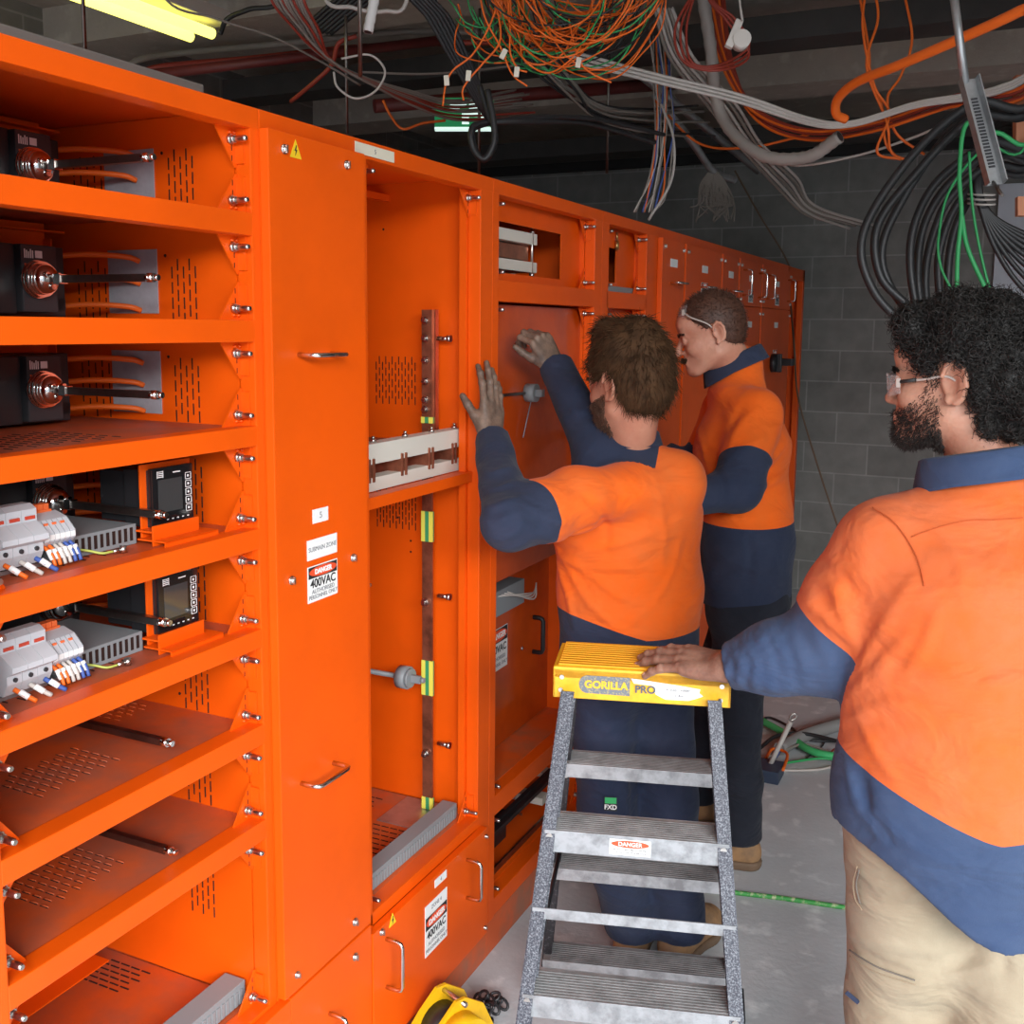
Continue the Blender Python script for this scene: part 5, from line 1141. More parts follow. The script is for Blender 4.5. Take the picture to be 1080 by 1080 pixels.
# ================================================================== near man at the right edge
def man_three():
    R = person('person with curly black hair and beard at the right, hand on the yellow ladder cap', loc=(1.2, 1.95, 0))
    th = math.radians(22); f = V(-math.sin(th), math.cos(th), 0); l = V(-math.cos(th), -math.sin(th), 0)
    pel = V(1.190, 1.93, .93); chest = V(1.185, 1.94, 1.28); shc = V(1.180, 1.955, 1.435)
    lsh = V(*at(935, 580, 1.84)); rsh = shc*2-lsh; rsh[2] = lsh[2]-.01; lel = V(*at(868, 684, 1.93)); lwr = V(*at(768, 703, 2.00)); rel = rsh+V(.10, -.02, -.28); rwr = rel+V(-.02, .14, -.20)
    F = Field(.04)
    F.eseg(pel-V(0, 0, .24), pel+V(0, 0, .0), (.232, .185), (.236, .190), l, .04); F.eseg(pel, pel+V(0, 0, .16), (.236, .190), (.224, .168), l, .04)
    F.eseg(pel+V(0, 0, .16), chest, (.224, .168), (.205, .145), l, .04); F.eseg(chest, shc-V(0, 0, .05), (.205, .145), (.175, .10), l, .04)
    F.cap(lsh, rsh, .075, .075, .05); F.cap(shc-V(0, 0, .01), shc+V(0, 0, .045), .085, .064, .05)
    m1_ = lsh*.5+lel*.5; F.cap(lsh, m1_, .088, .086, .04); F.cap(m1_, lel, .086, .080, .03); F.cap(lel, lel*.5+lwr*.5, .078, .066, .03); F.cap(lel*.5+lwr*.5, lwr, .066, .046, .03)
    F.cap(rsh, rel, .085, .075, .04); F.cap(rel, rwr, .065, .048, .03)
    F.disp.append(ripple([((.5, .3, 1), 24), ((-.6, .4, .8), 34), ((1, .2, .2), 22)], .004, 14, 1.2))
    T = lambda px, py, D=1.76: V(*at(px, py, D))
    F.disp.append(folds([(T(962, 545), T(930, 690, 1.78), -1.2), (T(985, 560), T(925, 720, 1.76), .8), (T(915, 745), T(990, 690), 1), (T(925, 770), T(1030, 720), .8), (T(905, 720), T(960, 830), .8),
                         (T(985, 780), T(1060, 790), .6), (T(870, 600, 1.8), T(905, 690, 1.8), .8), (T(850, 620, 1.84), T(880, 640, 1.82), -.8), (T(930, 850), T(1000, 910), .8), (T(1000, 860), T(1060, 880), .7), (T(900, 800), T(930, 880), -.8), (T(1000, 600), T(960, 760), 1), (T(1040, 620), T(1000, 740), .5), (T(1075, 560), T(1010, 600), -.6)], .014, .012))
    ua = nrm(lwr-lel); si = nrm(np.cross(ua, V(0, 0, 1)))
    F.disp.append(folds([(lel+ua*s+si*.05*w+V(0, 0, .06), lel+ua*(s+.025*w)+si*.06-V(0, 0, .07), 1) for s, w in ((.02, 1), (.05, -1), (.08, 1), (.11, -1), (.14, 1), (.17, 1), (-.05, 1))]+[(lel+ua*s+V(0, 0, .06)-si*.05, lel+ua*(s+.02)-si*.06-V(0, 0, .06), 1) for s in (.0, .035, .07, .105, .14, .17)], .009, .0075))
    F.disp.append(folds_px(F, [([(908, 702), (930, 665), (962, 612)], 1), ([(893, 738), (925, 706), (962, 668)], 1), ([(890, 762), (940, 742), (1000, 750)], .9), ([(897, 722), (918, 780), (950, 830)], .8), ([(992, 640), (975, 680), (955, 715)], .8), ([(925, 858), (955, 885), (990, 902)], .8), ([(892, 800), (905, 845), (930, 885)], 1),
        ([(850, 606), (878, 618), (905, 640)], .9), ([(842, 630), (866, 645), (892, 672)], 1), ([(868, 575), (890, 600), (915, 610)], .6), ([(1010, 802), (1040, 795), (1075, 800)], .6), ([(1000, 700), (1035, 720), (1078, 715)], .6), ([(985, 555), (1010, 590), (1015, 640)], .5), ([(958, 800), (985, 815), (1020, 812)], .6), ([(1000, 870), (1040, 890), (1075, 880)], .7),
        ([(772, 684), (783, 700), (781, 722)], 1), ([(785, 677), (798, 698), (796, 728)], 1), ([(798, 671), (812, 696), (812, 735)], 1), ([(812, 665), (828, 692), (830, 740)], .9), ([(830, 662), (846, 690), (850, 735)], .7), ([(860, 670), (875, 700), (872, 735)], .6)], 1.85, .010, .0105))
    F.cut(lwr, lwr-lel, .12); F.cut(rwr, rwr-rel, .12)
    ev = F.eval
    def ev2(P):
        D = ev(P); X = P-pel; a = X@l; b = X@f
        hem = .880-.150*np.exp(-((a-.0)/.15)**2)-.0*b
        hem = np.where(b > 0, .86, hem); return np.maximum(D, hem-P[..., 2])
    F.eval = ev2
    v, fc = mesh_of(F, .0055)
    def zn(P):
        dl, tl = dist_seg(P, lsh, lel); dl2, _ = dist_seg(P, lel, lwr); dr2, _ = dist_seg(P, rel, rwr)
        nn_ = nrm(nrm(lel-lsh)+ua*.30+V(0, 0, -.15)); la = (P-(lsh+nrm(lel-lsh)*.170))@nn_; z1 = np.where((dl < .125) | (dl2 < .10), la, -1)
        X = (P-pel)@l; zb = .925+.075*np.clip(((X-.03)/.20), 0, 2)**1.3+.02*np.clip((.03-X)/.12, 0, 1.5)
        return np.maximum(np.maximum(z1, np.where(dr2 < .10, (P-rel)@nrm(rwr-rel)+.05, -1)), np.where(dl > .13, zb-P[:, 2], -1))
    sh = mesh_np('shirt', [(v, fc, 0)], [HV3], R, zone=zn)
    # yoke seam and armhole seam as raised stitched lines lying on the cloth
    def on_cloth(px, py):
        dvec = np.array((at(px, py, 1)-CAM).normalized()); rel_ = np.array(v)-np.array(CAM); t = rel_@dvec; off = np.linalg.norm(rel_-t[:, None]*dvec, axis=1); ok = off < .008
        return CAM+Vector(dvec)*(t[ok].min()-.0005) if ok.any() else None
    for line in ([(962, 566), (990, 556), (1020, 549), (1050, 548), (1079, 546)], [(920, 535), (940, 548), (955, 566), (968, 590), (975, 618)]):
        pts = [on_cloth(*p) for p in line]; pts = [p for p in pts if p is not None]
        if len(pts) > 2: q = MB(); q.tube(spline(pts, 6), .0011, n=6); q.build('seam', STITCH3, sh)
    collar(R, shc+V(0, 0, .060)+f*.006+l*.004, nrm(V(0, 0, 1)+f*.10+l*.10), nrm(f+l*.9), (.084, .090), NAVY3, .042)
    lk = V(1.095, 1.94, .48); rk = V(1.265, 1.90, .48); la_ = V(1.08, 1.93, .10); ra_ = V(1.33, 1.86, .10)
    LF = legs_field(pel, l, f, [(pel+l*.100-V(0, 0, .05), lk, la_), (pel-l*.085-V(0, 0, .05), rk, ra_)], .210, seed=25, thigh=.120, knee=.100, hemr=.085, amp=.005)
    LF.disp.append(folds([(T(905, 975, 1.72), T(985, 1005, 1.72), 1.2), (T(980, 1000, 1.72), T(1050, 980, 1.75), 1), (T(960, 1040, 1.7), T(1050, 1010, 1.75), .8), (T(905, 925, 1.75), T(915, 960, 1.72), -1.4), (T(1060, 960, 1.75), T(1060, 1050, 1.75), -1)], .011, .007))
    LF.disp.append(folds_px(LF, [([(900, 985), (940, 998), (985, 1004)], 1), ([(985, 1004), (1020, 992), (1055, 984)], 1), ([(960, 1042), (1010, 1030), (1062, 1008)], .9), ([(1005, 975), (1030, 985), (1045, 1000)], .9), ([(905, 1050), (935, 1062), (960, 1078)], .7), ([(895, 992), (925, 1012), (965, 1030)], -1)], 1.75, .009, .007))
    LF.cut((0, 0, .08), (0, 0, -1)); v2, fc2 = mesh_of(LF, .007); tr = mesh_np('trousers', [(v2, fc2, 0)], [KHAKI], R)
    def on_trs(px, py, o=.0008):
        dvec = np.array((at(px, py, 1)-CAM).normalized()); rel_ = np.array(v2)-np.array(CAM); t = rel_@dvec; off = np.linalg.norm(rel_-t[:, None]*dvec, axis=1); ok = off < .010
        return CAM+Vector(dvec)*(t[ok].min()-o) if ok.any() else None
    SEAM = mat('trouser_seam', (.30, .23, .15), .9); GAP = mat('pocket_lining', (.14, .12, .10), .9)
    for nm, line, r, m in (('pocket_edge', [(904, 914), (900, 930), (902, 948), (909, 960)], .0012, SEAM), ('pocket_opening', [(906, 917), (903, 934), (907, 953)], .0016, GAP), ('cargo_pocket_edge', [(896, 1002), (908, 1010), (928, 1021), (965, 1034)], .0016, GAP),
                           ('cargo_pocket_edge', [(896, 1008), (908, 1017), (930, 1028), (966, 1039)], .0010, SEAM)):
        pts = [on_trs(*p) for p in line]; pts = [p for p in pts if p is not None]
        if len(pts) > 2: q = MB(); q.tube(spline(pts, 6), r, n=6); q.build(nm, m, tr)
    p = on_trs(899, 1052, .002)
    if p is not None:
        mb = MB(); xd = (Vector((.80, .12, -.58))).normalized(); yd = Vector((.5, .2, .82)).normalized(); yd = (yd-xd*yd.dot(xd)).normalized(); zd = xd.cross(yd)
        T4 = Matrix((xd, yd, zd)).transposed().to_4x4(); T4.translation = p; mb.box(-.014, .014, -.004, .004, -.001, .001, 0, T4); mb.build('woven_tag', NAVY, tr)
    boot(R, la_, la_+f*.2, 5); boot(R, ra_, ra_+f*.2+V(.03, 0, 0), 6)
    hc = V(*at(1007, 404, 1.80)); th2 = math.radians(79); hf = nrm(V(-math.sin(th2), math.cos(th2), -.03))
    fr, hv, hfc = build_head(R, hc, hf, (0, 0, 1), shc+V(0, 0, .03), SK3, nose=1.0, ear=1.22)
    core = Field(.03); core.eseg(pel, chest, (.15, .11), (.16, .11), l); core.cap(lsh, rsh, .055, .055); core.cap(chest, shc, .1, .07)
    for a, b, r0, r1 in ((lsh, lel, .05, .042), (lel, lwr, .042, .028), (rsh, rel, .05, .042), (rel, rwr, .042, .028)): core.cap(a, b, r0, r1)
    for h_, k_, a_ in ((pel+l*.1-V(0, 0, .05), lk, la_), (pel-l*.1-V(0, 0, .05), rk, ra_)): core.cap(h_, k_, .075, .05); core.cap(k_, a_, .05, .04)
    cv, cf = mesh_of(core, .012)
    tip = V(*onZ(688, 690, 1.075)); d = nrm(tip-lwr)
    HF, tips = hand_field(lwr+d*.002, d, V(.18, -.30, 1), nrm(V(-.35, .9, 0)), [(.18, .22, .15), (.12, .20, .15), (.10, .22, .15), (.16, .25, .2)], (.16, .05, -.02, -.10), 1.10, (.9, .2, .2), fore=lwr-ua*.05)
    v1, f1 = mesh_of(HF, .0022, .008)
    d2 = nrm(rwr-rel); HF2, _ = hand_field(rwr, d2, V(1, 0, .2), V(0, 1, 0), [(.3, .4, .3)]*4, fore=rwr-d2*.05); v3, f3 = mesh_of(HF2, .004, .01)
    mesh_np('body', [(hv, hfc, 0), (cv, cf, 0), (v1, f1, 1), (v3, f3, 1)], [SK3, SKH3], R); eyes(R, hc, fr)
    for (tp, dv, nv) in tips[:4]:
        mb = MB(); x = Vector(dv).normalized(); z = Vector(nv).normalized(); y = z.cross(x); T4 = Matrix((x, y, z)).transposed().to_4x4(); T4.translation = Vector(tp)+z*.0058-x*.003; mb.ell((0, 0, 0), (.0065, .0055, .0016), 0, 12, 8); mb2 = MB(); mb2.add([T4 @ Vector(q) for q in mb.v], mb.f, 0, True); mb2.build('fingernail', NAIL, R)
    hl = ([-.13, -.085, -.062, -.050, -.040, -.02, .010, .024, .034, .055, .075, .13], [-.090, -.090, -.080, -.050, .030, .050, .048, .016, .018, .045, .060, .064])
    g = np.random.default_rng(21); bumps = []
    for k in range(60):
        a = g.uniform(0, 2*PI); e = g.uniform(.1, 1.35); q = (-.030-.092*math.cos(a)*math.cos(e)*1.0, .085*math.sin(a)*math.cos(e), .030+.105*math.sin(e), g.uniform(.018, .026)); bumps.append(q)
    for k in range(26): bumps.append((g.uniform(-.125, -.05), g.uniform(-.07, .07), g.uniform(-.075, .06), g.uniform(.018, .024)))
    for k in range(12): bumps.append((g.uniform(.045, .068), g.uniform(-.05, .06), g.uniform(.085, .115), g.uniform(.015, .022)))
    v, fc = hair_mesh(hc, fr, (.014, .012, .018, -.008, .004), .016, hl, .0035, .003, 130, 3, bumps=bumps)
    hr = mesh_np('hair', [(v, fc, 0)], [HDARK], R)
    p, nn = sample_surface(v, fc, 9000, lambda c: np.ones(len(c), bool), 2); dd = nn*.45+g.normal(size=p.shape)*.55+V(0, 0, -.25); dd /= np.linalg.norm(dd, axis=1, keepdims=True)
    strands('hair_strands', p-nn*.004, dd, .018, .0010, HDARK, hr, curl=1, npt=10, seed=4, curl_r=.0065, turns=1.4)
    C0 = hc
    def bm(c):
        X = c-C0; a = X@fr[0]; cc = X@fr[2]; b = np.abs(X@fr[1]); return (cc < np.interp(a, [-.01, .012, .04, .07, .085, .11], [-.02, .030, -.018, -.042, -.047, -.047])) & (a > .006) & (cc > -.130) & ~((b < .022) & (cc > -.064) & (cc < -.056) & (a > .08)) & (c@V(0, 0, 1) > hc[2]-.118)
    p, nn = sample_surface(hv, hfc, 7000, bm, 5); dd = nn*.55+V(0, 0, -1)*.6+g.normal(size=p.shape)*.35; dd /= np.linalg.norm(dd, axis=1, keepdims=True)
    X = (p-hc); low = np.clip((-.03-(X@fr[2]))/.06, 0, 1); keep = g.uniform(size=len(p)) < (.22+.75*low); p, nn, dd = p[keep], nn[keep], dd[keep]
    strands('beard', p-nn*.001, dd, .0095, .0006, BEARD3, R, npt=5, seed=6, curl=.4, curl_r=.002); brows(R, hc, fr, HDARK)
    # nape fuzz and sideburn handled by the strands; safety glasses worn
    G = thing('safety_glasses', 'clear wraparound safety glasses worn by the bearded man at the right', 'glasses', tuple(hc)); P = lambda a, b, d: Vector(hc+fr[0]*a+fr[1]*b+fr[2]*d)
    for s in (1, -1):
        mb = MB(); mb.tube([P(.072, .067*s, .004), P(.045, .073*s, .008)], .0032, n=8); mb.build('arm_tip', PRINT, G)
        mb = MB(); mb.tube(spline([P(.074, .067*s, .004), P(.03, .075*s, .009), P(-.005, .079*s, .014), P(-.03, .076*s, .0)], 6), .0022, n=8); mb.build('arm', FRAMEP, G)
        mb = MB(); T4 = Matrix((Vector(fr[0]), Vector(fr[1]), Vector(fr[2]))).transposed().to_4x4(); T4.translation = P(.076, .067*s, .002); mb.box(-.0035, .0035, -.002, .002, -.008, .008, 0, T4, bev=.001); mb.build('hinge', FRAMEP, G)
        mb = MB(); vs = []; fs = []
        for i in range(9):
            a = i/8; b = .008+(.066-.008)*a; fa = .112-.036*a*a; q0 = P(fa, b*s, .018-.004*a); q1 = P(fa-.004, b*s, -.026+.010*a*a); vs += [q0, q1, q0+Vector(fr[0])*.0016, q1+Vector(fr[0])*.0016]
        for i in range(8):
            o = i*4; fs += [(o, o+4, o+5, o+1), (o+2, o+3, o+7, o+6), (o, o+2, o+6, o+4), (o+1, o+5, o+7, o+3)]
        fs += [(0, 1, 3, 2), (32, 34, 35, 33)]; mb.add(vs, fs, 0, True); mb.build('lens', CLEAR, G)
    q = MB(); q.tube([P(.112, -.01, .014), P(.113, 0, .015), P(.112, .01, .014)], .002, n=8); q.build('bridge', FRAMEP, G)
    return R
man_one(); man_two(); man_three()
# ------------------------------------------------------------------ double sided stepladder
def ladder():
    R = thing('stepladder', 'scuffed double-sided stepladder with dark rails, aluminium steps and a yellow top cap', 'ladder', (.52, 2.02, 0))
    u = Vector((.958, .287, 0)).normalized(); v = Vector((-.287, .958, 0)).normalized(); O = Vector((.569, 1.936, 0))
    P = lambda a, b, z: O+u*a+v*b+Vector((0, 0, z))
    Tm = lambda p, a, b, c: Matrix((a, b, c)).transposed().to_4x4() if False else None
    def bx(mb, a0, a1, b0, b1, z0, z1, mi=0, bev=0.):
        T = Matrix((u, v, Vector((0, 0, 1)))).transposed().to_4x4(); T.translation = O; mb.box(a0, a1, b0, b1, z0, z1, mi, T, bev)
    FIB = mat('scuffed_fibreglass_rail', (.028, .030, .045), .55, var_col=(.24, .26, .29), vscale=330, bump=.1, bscale=90, det=6, vlo=.46, vhi=.68)
    FIBB = mat('dark_fibreglass_rail', (.020, .020, .024), .5, var_col=(.12, .12, .13), vscale=120, det=5, vlo=.55, vhi=.68)
    YC = mat('ladder_yellow', (.90, .50, .02), .45, var_col=(.78, .40, .015), vscale=30)
    YT = mat('ladder_tread_yellow', (.80, .36, .004), .55)
    # top cap: ribbed top, vertical aprons
    mb = MB(); W = .178; b0, b1 = 0, .165
    bx(mb, -W, W, b0, b1, 1.020, 1.046, 0, .004); bx(mb, -W, W, b0, b0+.006, .981, 1.042, 0, .002); bx(mb, -W, W, b1-.006, b1, .981, 1.042, 0, .002); bx(mb, -W, -W+.006, b0, b1, .981, 1.042, 0, .002); bx(mb, W-.006, W, b0, b1, .981, 1.042, 0, .002)
    for k in range(11): bx(mb, -W+.010, W-.006, .008+k*.0142, .008+k*.0142+.0095, 1.046, 1.0505, 1, .001)
    cap = mb.build('top_cap', [YC, YT], R)
    Zu = Vector((0, 0, 1))
    for (a, z) in ((-.160, 1.025), (-.162, .998), (.158, .996), (.160, 1.025)):
        q = MB(); p = P(a, -.0005, z); q.cyl(p, p-v*.003, .0048, n=12); q.cyl(p-v*.003, p-v*.0034, .002, n=8); q.build('rivet', STEEL, cap)
    # worn transfer on the apron
    mb = MB(); n = 20; y0 = -.0012
    pill = []
    for k in range(n): a = PI/2+PI*k/(n-1); pill.append((-.108+.017*math.cos(a), 1.0125+.0185*math.sin(a)))
    pill += [(-.022, .993), (-.022, 1.031)]
    mb.add([P(x, y0, z) for x, z in pill]+[P(x, y0+.001, z) for x, z in pill], [tuple(range(len(pill))), tuple(range(len(pill), 2*len(pill)))], 0)
    pts2 = [(-.020, 1.030), (.005, 1.028), (.045, 1.024), (.078, 1.021), (.118, 1.016), (.116, 1.008), (.124, 1.002), (.110, .996), (.095, .991), (.05, .9905), (.042, .994), (.030, 1.0), (.022, 1.018), (-.014, 1.020)]
    mb.add([P(x, y0, z) for x, z in pts2]+[P(x, y0+.001, z) for x, z in pts2], [tuple(range(len(pts2))), tuple(range(len(pts2), 2*len(pts2)))], 1)
    text_mesh(mb, 'GORILLA', .0215, P(-.070, -.0022, 1.0125), u, Zu, 2, bold=.0009)
    text_mesh(mb, 'PRO', .0215, P(.009, -.0026, 1.0085), u, Zu, 4, bold=.0006)
    text_mesh(mb, '- 4 Step Ladder', .0085, P(.072, -.0022, 1.012), u, Zu, 3)
    text_mesh(mb, '1.4m', .0095, P(.077, -.0022, 1.000), u, Zu, 3)
    mb.build('worn_transfer', [mat('transfer_grey', (.16, .18, .21), .6, var_col=(.42, .36, .18), vscale=260, vlo=.50, vhi=.62), mat('transfer_white', (.78, .78, .76), .6), mat('transfer_yellow', (.85, .50, .03), .5), PRINTG, mat('transfer_dark', (.10, .11, .13), .6)], cap)
    # rails
    def railm(name, side, front, m):
        s = side; pts = [(-.0, .983)]; wtop, wbot = .158, .252
        def pos(z):
            t = (.983-z)/.983
            b = (-.002-.320*t) if front else (.150+.320*t)
            return P(s*(wtop+(wbot-wtop)*t), b, z)
        a = pos(.995); b = pos(0.02); d = (b-a).normalized(); x = u; y = d.cross(x).normalized()
        T = Matrix((x, y, d)).transposed().to_4x4(); T.translation = a; Lg = (b-a).length
        mb = MB(); w = .0155 if front else .013; dp = .026
        mb.box(-.0025, .0025, -dp, dp, 0, Lg, 0, Matrix.Translation(x*(s*w*.0))@T, .001)
        for e in (-1, 1): mb.box(min(0, -s*w*1.6), max(0, -s*w*1.6), e*dp-.0025, e*dp+.0025, 0, Lg, 0, T, .001)
        o = mb.build(name, m, R)
        mf_ = MB(); T2 = T.copy(); T2.translation = b; mf_.box(-.022, .022, -.034, .034, -.035, .018, 0, T2, .004); mf_.build('rubber_foot', BLACK, o)
        return pos
    fp = {s: railm('front_rail', s, True, FIB) for s in (-1, 1)}; rp = {s: railm('rear_rail', s, False, FIBB) for s in (-1, 1)}
    def step(z, front, lip, dep):
        pos = fp if front else rp; a = pos[-1](z); b = pos[1](z); la = (a-O).dot(u); lb = (b-O).dot(u); ba = (a-O).dot(v)
        mb = MB(); g = .012
        if front: f0, f1 = ba-.030, ba-.030+dep
        else: f0, f1 = ba+.030-dep, ba+.030
        bx(mb, la+g*.2, lb-g*.2, f0, f1, z-.003, z, 1, .001)
        bx(mb, la+g*.2, lb-g*.2, f0-.002, f0, z-lip, z+.001, 0, .001); bx(mb, la+g*.2, lb-g*.2, f1, f1+.002, z-lip, z, 0, .001)
        for k in range(9): bx(mb, la+.02, lb-.02, f0+.006+k*(dep-.012)/9, f0+.006+k*(dep-.012)/9+.004, z, z+.0015, 1)
        o = mb.build('step', [ALU, ALU_TREAD], R)
        for s, q in ((-1, a), (1, b)):
            for dz in (-.012, -.034):
                rv = MB(); e = -1 if front else 1; p = q+v*(e*.0285)+Vector((0, 0, dz)) if True else q; p = q+Vector((0, 0, dz))-v*(.031)-u*s*.012; rv.cyl(p, p-v*.003, .0065, n=12); rv.build('rivet', STEEL, R)
        return o, f0, z, (la, lb)
    fs1 = step(.748, True, .044, .085); step(.458, True, .044, .09); step(.165, True, .044, .09)
    step(.765, False, .030, .08); step(.465, False, .028, .085); step(.165, False, .028, .085)
    # spreader bars
    a = fp[-1](.60); b = fp[1](.60); mb = MB(); la, lb = (a-O).dot(u), (b-O).dot(u); ba = (a-O).dot(v); bx(mb, la, lb, ba-.029, ba-.026, .588, .610, 0, .0005); mb.build('front_brace', ALU, R)
    for s in (-1, 1):
        a = fp[s](.52); b = rp[s](.52); mb = MB(); mb.tube([a-u*s*.02, b-u*s*.02], .006, n=4); mb.build('spreader', BLACK, R)
    # danger sticker on the upper front step
    o, f0, z, _ = fs1; mb = MB(); y = f0-.0026
    bx(mb, -.050, .030, y, y+.0005, z-.038, z-.006, 0); ring = [(-.010+.037*math.cos(2*PI*k/24), z-.015+.0075*math.sin(2*PI*k/24)) for k in range(24)]
    mb.add([P(a, y-.0004, c) for a, c in ring], [tuple(range(24))], 1)
    text_mesh(mb, 'DANGER', .0115, P(-.010, y-.0008, z-.0152), u, Zu, 0, bold=.0002); text_mesh(mb, 'DO NOT STAND ABOVE THIS STEP', .0042, P(-.010, y-.0006, z-.0265), u, Zu, 2); text_mesh(mb, 'YOU CAN LOSE YOUR BALANCE', .0042, P(-.010, y-.0006, z-.0325), u, Zu, 2)
    mb.build('danger_sticker', [WHITE, SIGNRED, PRINT], o)
ladder()
# ------------------------------------------------------------------ services under the ceiling
def cable(name, label, cat, pts, r, m, group=None, n=8, sm=8, stuff=False):
    pts = [Vector(q) for q in pts]
    for q in pts: q.z = min(q.z, CZ-.02)
    for e in (0, -1):                                  # ends that leave the picture run on up to the ceiling
        v = pts[e]-CAM; zz = v.dot(_f); px = 540+FL*v.dot(_r)/zz; py = PY-FL*v.dot(_u)/zz
        if (py < 4 or px > 1085) and pts[e].z < CZ-.03 and pts[e].z > 1.9:
            w = Vector((pts[e].x+(.12 if px > 1085 else 0), pts[e].y, CZ-.004))
            if e == 0: pts.insert(0, w)
            else: pts.append(w)
    mb = MB(); mb.tube(spline(pts, sm), r, n=n); o = mb.build(name, m); tag(o, label, cat, group, 'stuff' if stuff else None); return o
def A3(*t): return [at(*p) for p in t]
# threaded hanger rods
for k, (px, py0, py1, D, lab) in enumerate(((90, -40, 61, 2.9, 'thin threaded hanger rod at the left end of the fluorescent light'), (380, -30, 81, 2.6, 'steel hanger rod hanging beside the white corrugated pipe end'),
                             (366, 30, 141, 3.6, 'dark hanger rod rising from behind the paper strip on the cabinet'), (889, -20, 98, 5.5, 'thin hanger rod beside the clamped red pipe'), (505, -20, 190, 3.9, 'dark hanger rod in front of the green exit sign'),
                             (640, 60, 183, 4.2, 'thin hanger rod ending above the cabinet near the hanging wires'))):
    a = at(px, py1, D); top = a.copy(); top.z = CZ
    tag(MB().cyl(tuple(a), tuple(top), .0055, n=8).build('hanger_rod', ROD), lab, 'rod', 'ceiling hanger rods')
# red sprinkler pipe along the far part, cross runs
def pipe(label, a, b, r, m, cat='pipe', group=None, name='pipe'):
    return tag(MB().cyl(tuple(a), tuple(b), r, n=16).build(name, m), label, cat, group)
REDP = mat('dull_red_paint', (.16, .022, .018), .5, var=.3, vscale=8)
root = thing('sprinkler_pipe', 'dull red pipe with a steel clamp running right across under the ceiling', 'pipe', tuple(at(860, 72, 5.6)))
MB().cyl(tuple(at(740, 82, 5.7)), tuple(at(1140, 44, 5.4)), .028, n=18).build('pipe_run', REDP, root)
MB().cyl(tuple(at(842, 72, 5.62)), tuple(at(864, 70, 5.6)), .033, n=18).build('pipe_clamp', GALV, root)
q = MB(); c = at(856, 92, 5.6); q.cyl(tuple(at(853, 74, 5.6)), tuple(at(852, 100, 5.6)), .012, n=8); q.cyl(tuple(at(860, 74, 5.6)), tuple(at(860, 100, 5.6)), .008, n=8); q.build('sprinkler_head', GALV, root)
pipe('red pipe crossing behind the hanging orange wires left of centre', at(395, 112, 4.6), at(760, 84, 5.2), .030, REDP, group='red pipes')
pipe('red conduit curving over the cabinets beside the fluorescent light', at(150, 80, 4.0), at(470, 42, 4.3), .020, REDP, group='red pipes')
cable('cable_run', 'white cables strapped along the red conduit near the fluorescent light', 'cable', A3((130, 75, 4.3), (150, 62, 4.3), (200, 55, 4.35), (300, 46, 4.2), (420, 34, 4.3), (520, 34, 4.3)), .014, GRCAB)
cable('cable_run', 'red cables strapped beside the white ones near the fluorescent light', 'cable', A3((140, 80, 4.3), (170, 70, 4.3), (260, 62, 4.2), (400, 48, 4.3), (540, 44, 4.3)), .012, RCAB)
for (x0, x1, y, z, d, lab) in ((-2.5, 4.1, 4.4, 2.86, .10, 'dark duct crossing below the ceiling in mid room'), (-2.5, 4.1, 6.2, 2.78, .12, 'dark duct crossing below the ceiling close to the far wall')):
    tag(MB().box(x0, x1, y-d, y+d, z, z+.10, bev=.004).build('duct', mat('dusty_duct', (.055, .05, .045), .7, var=.3)), lab, 'duct')
pipe('grey conduit running diagonally through the wires at top right', at(655, 62, 4.6), at(800, 180, 5.6), .020, GALV, name='conduit')
# white corrugated flexible pipe ends
def corr(label, pts, r, m, group, name='corrugated_pipe'):
    pts = [Vector((q.x, q.y, min(q.z, CZ-.03))) for q in pts]
    P = spline(pts, 14); rs = [r*(1+.07*math.sin(i*2.2)) for i in range(len(P))]; mb = MB(); mb.tube(P, rs, n=12); mb.tube([P[-1]-(P[-1]-P[-2])*.2, P[-1]+(P[-1]-P[-2])*.05], r*.8, 1, 10)
    return tag(mb.build(name, [m, BLACK2]), label, 'pipe', group)
CORR = mat('white_corrugated', (.62, .60, .58), .5)
corr('short white corrugated pipe end hanging at the top edge', A3((400, -60, 2.6), (396, -10, 2.6), (388, 34, 2.6)), .013, CORR, 'corrugated pipes')
corr('dusty white corrugated pipe sagging past the orange conduit loop', A3((735, -60, 3.6), (748, 40, 3.7), (760, 120, 3.8), (800, 162, 3.7), (850, 166, 3.6), (886, 144, 3.5)), .022, mat('dusty_corrugated', (.34, .30, .27), .6), 'corrugated pipes')
# ---- orange conduit loop
cable('orange_conduit', 'thick orange conduit looping in from the top right corner', 'conduit', A3((1130, -20, 2.5), (1075, 12, 2.6), (1010, 42, 2.75), (950, 68, 2.9), (905, 86, 3.05), (884, 104, 3.15), (882, 120, 3.2), (892, 126, 3.22)), .014, ORCON, n=14)
for k, (pts, D) in enumerate((([(914, -20), (910, 30), (922, 90), (938, 120), (925, 160), (950, 168)], 3.4), ([(922, -20), (926, 20), (914, 70), (935, 128), (940, 160), (960, 170)], 3.4), ([(952, -20), (962, 40), (950, 80), (936, 104), (945, 140), (975, 163)], 3.45), ([(905, -20), (916, 50), (918, 80), (930, 112), (934, 150), (948, 168)], 3.5))):
    cable('orange_cable', 'thin orange cable dangling through the thick conduit loop', 'cable', [at(x, y, D) for x, y in pts], .0045, OCAB, 'thin orange cables by the conduit loop')
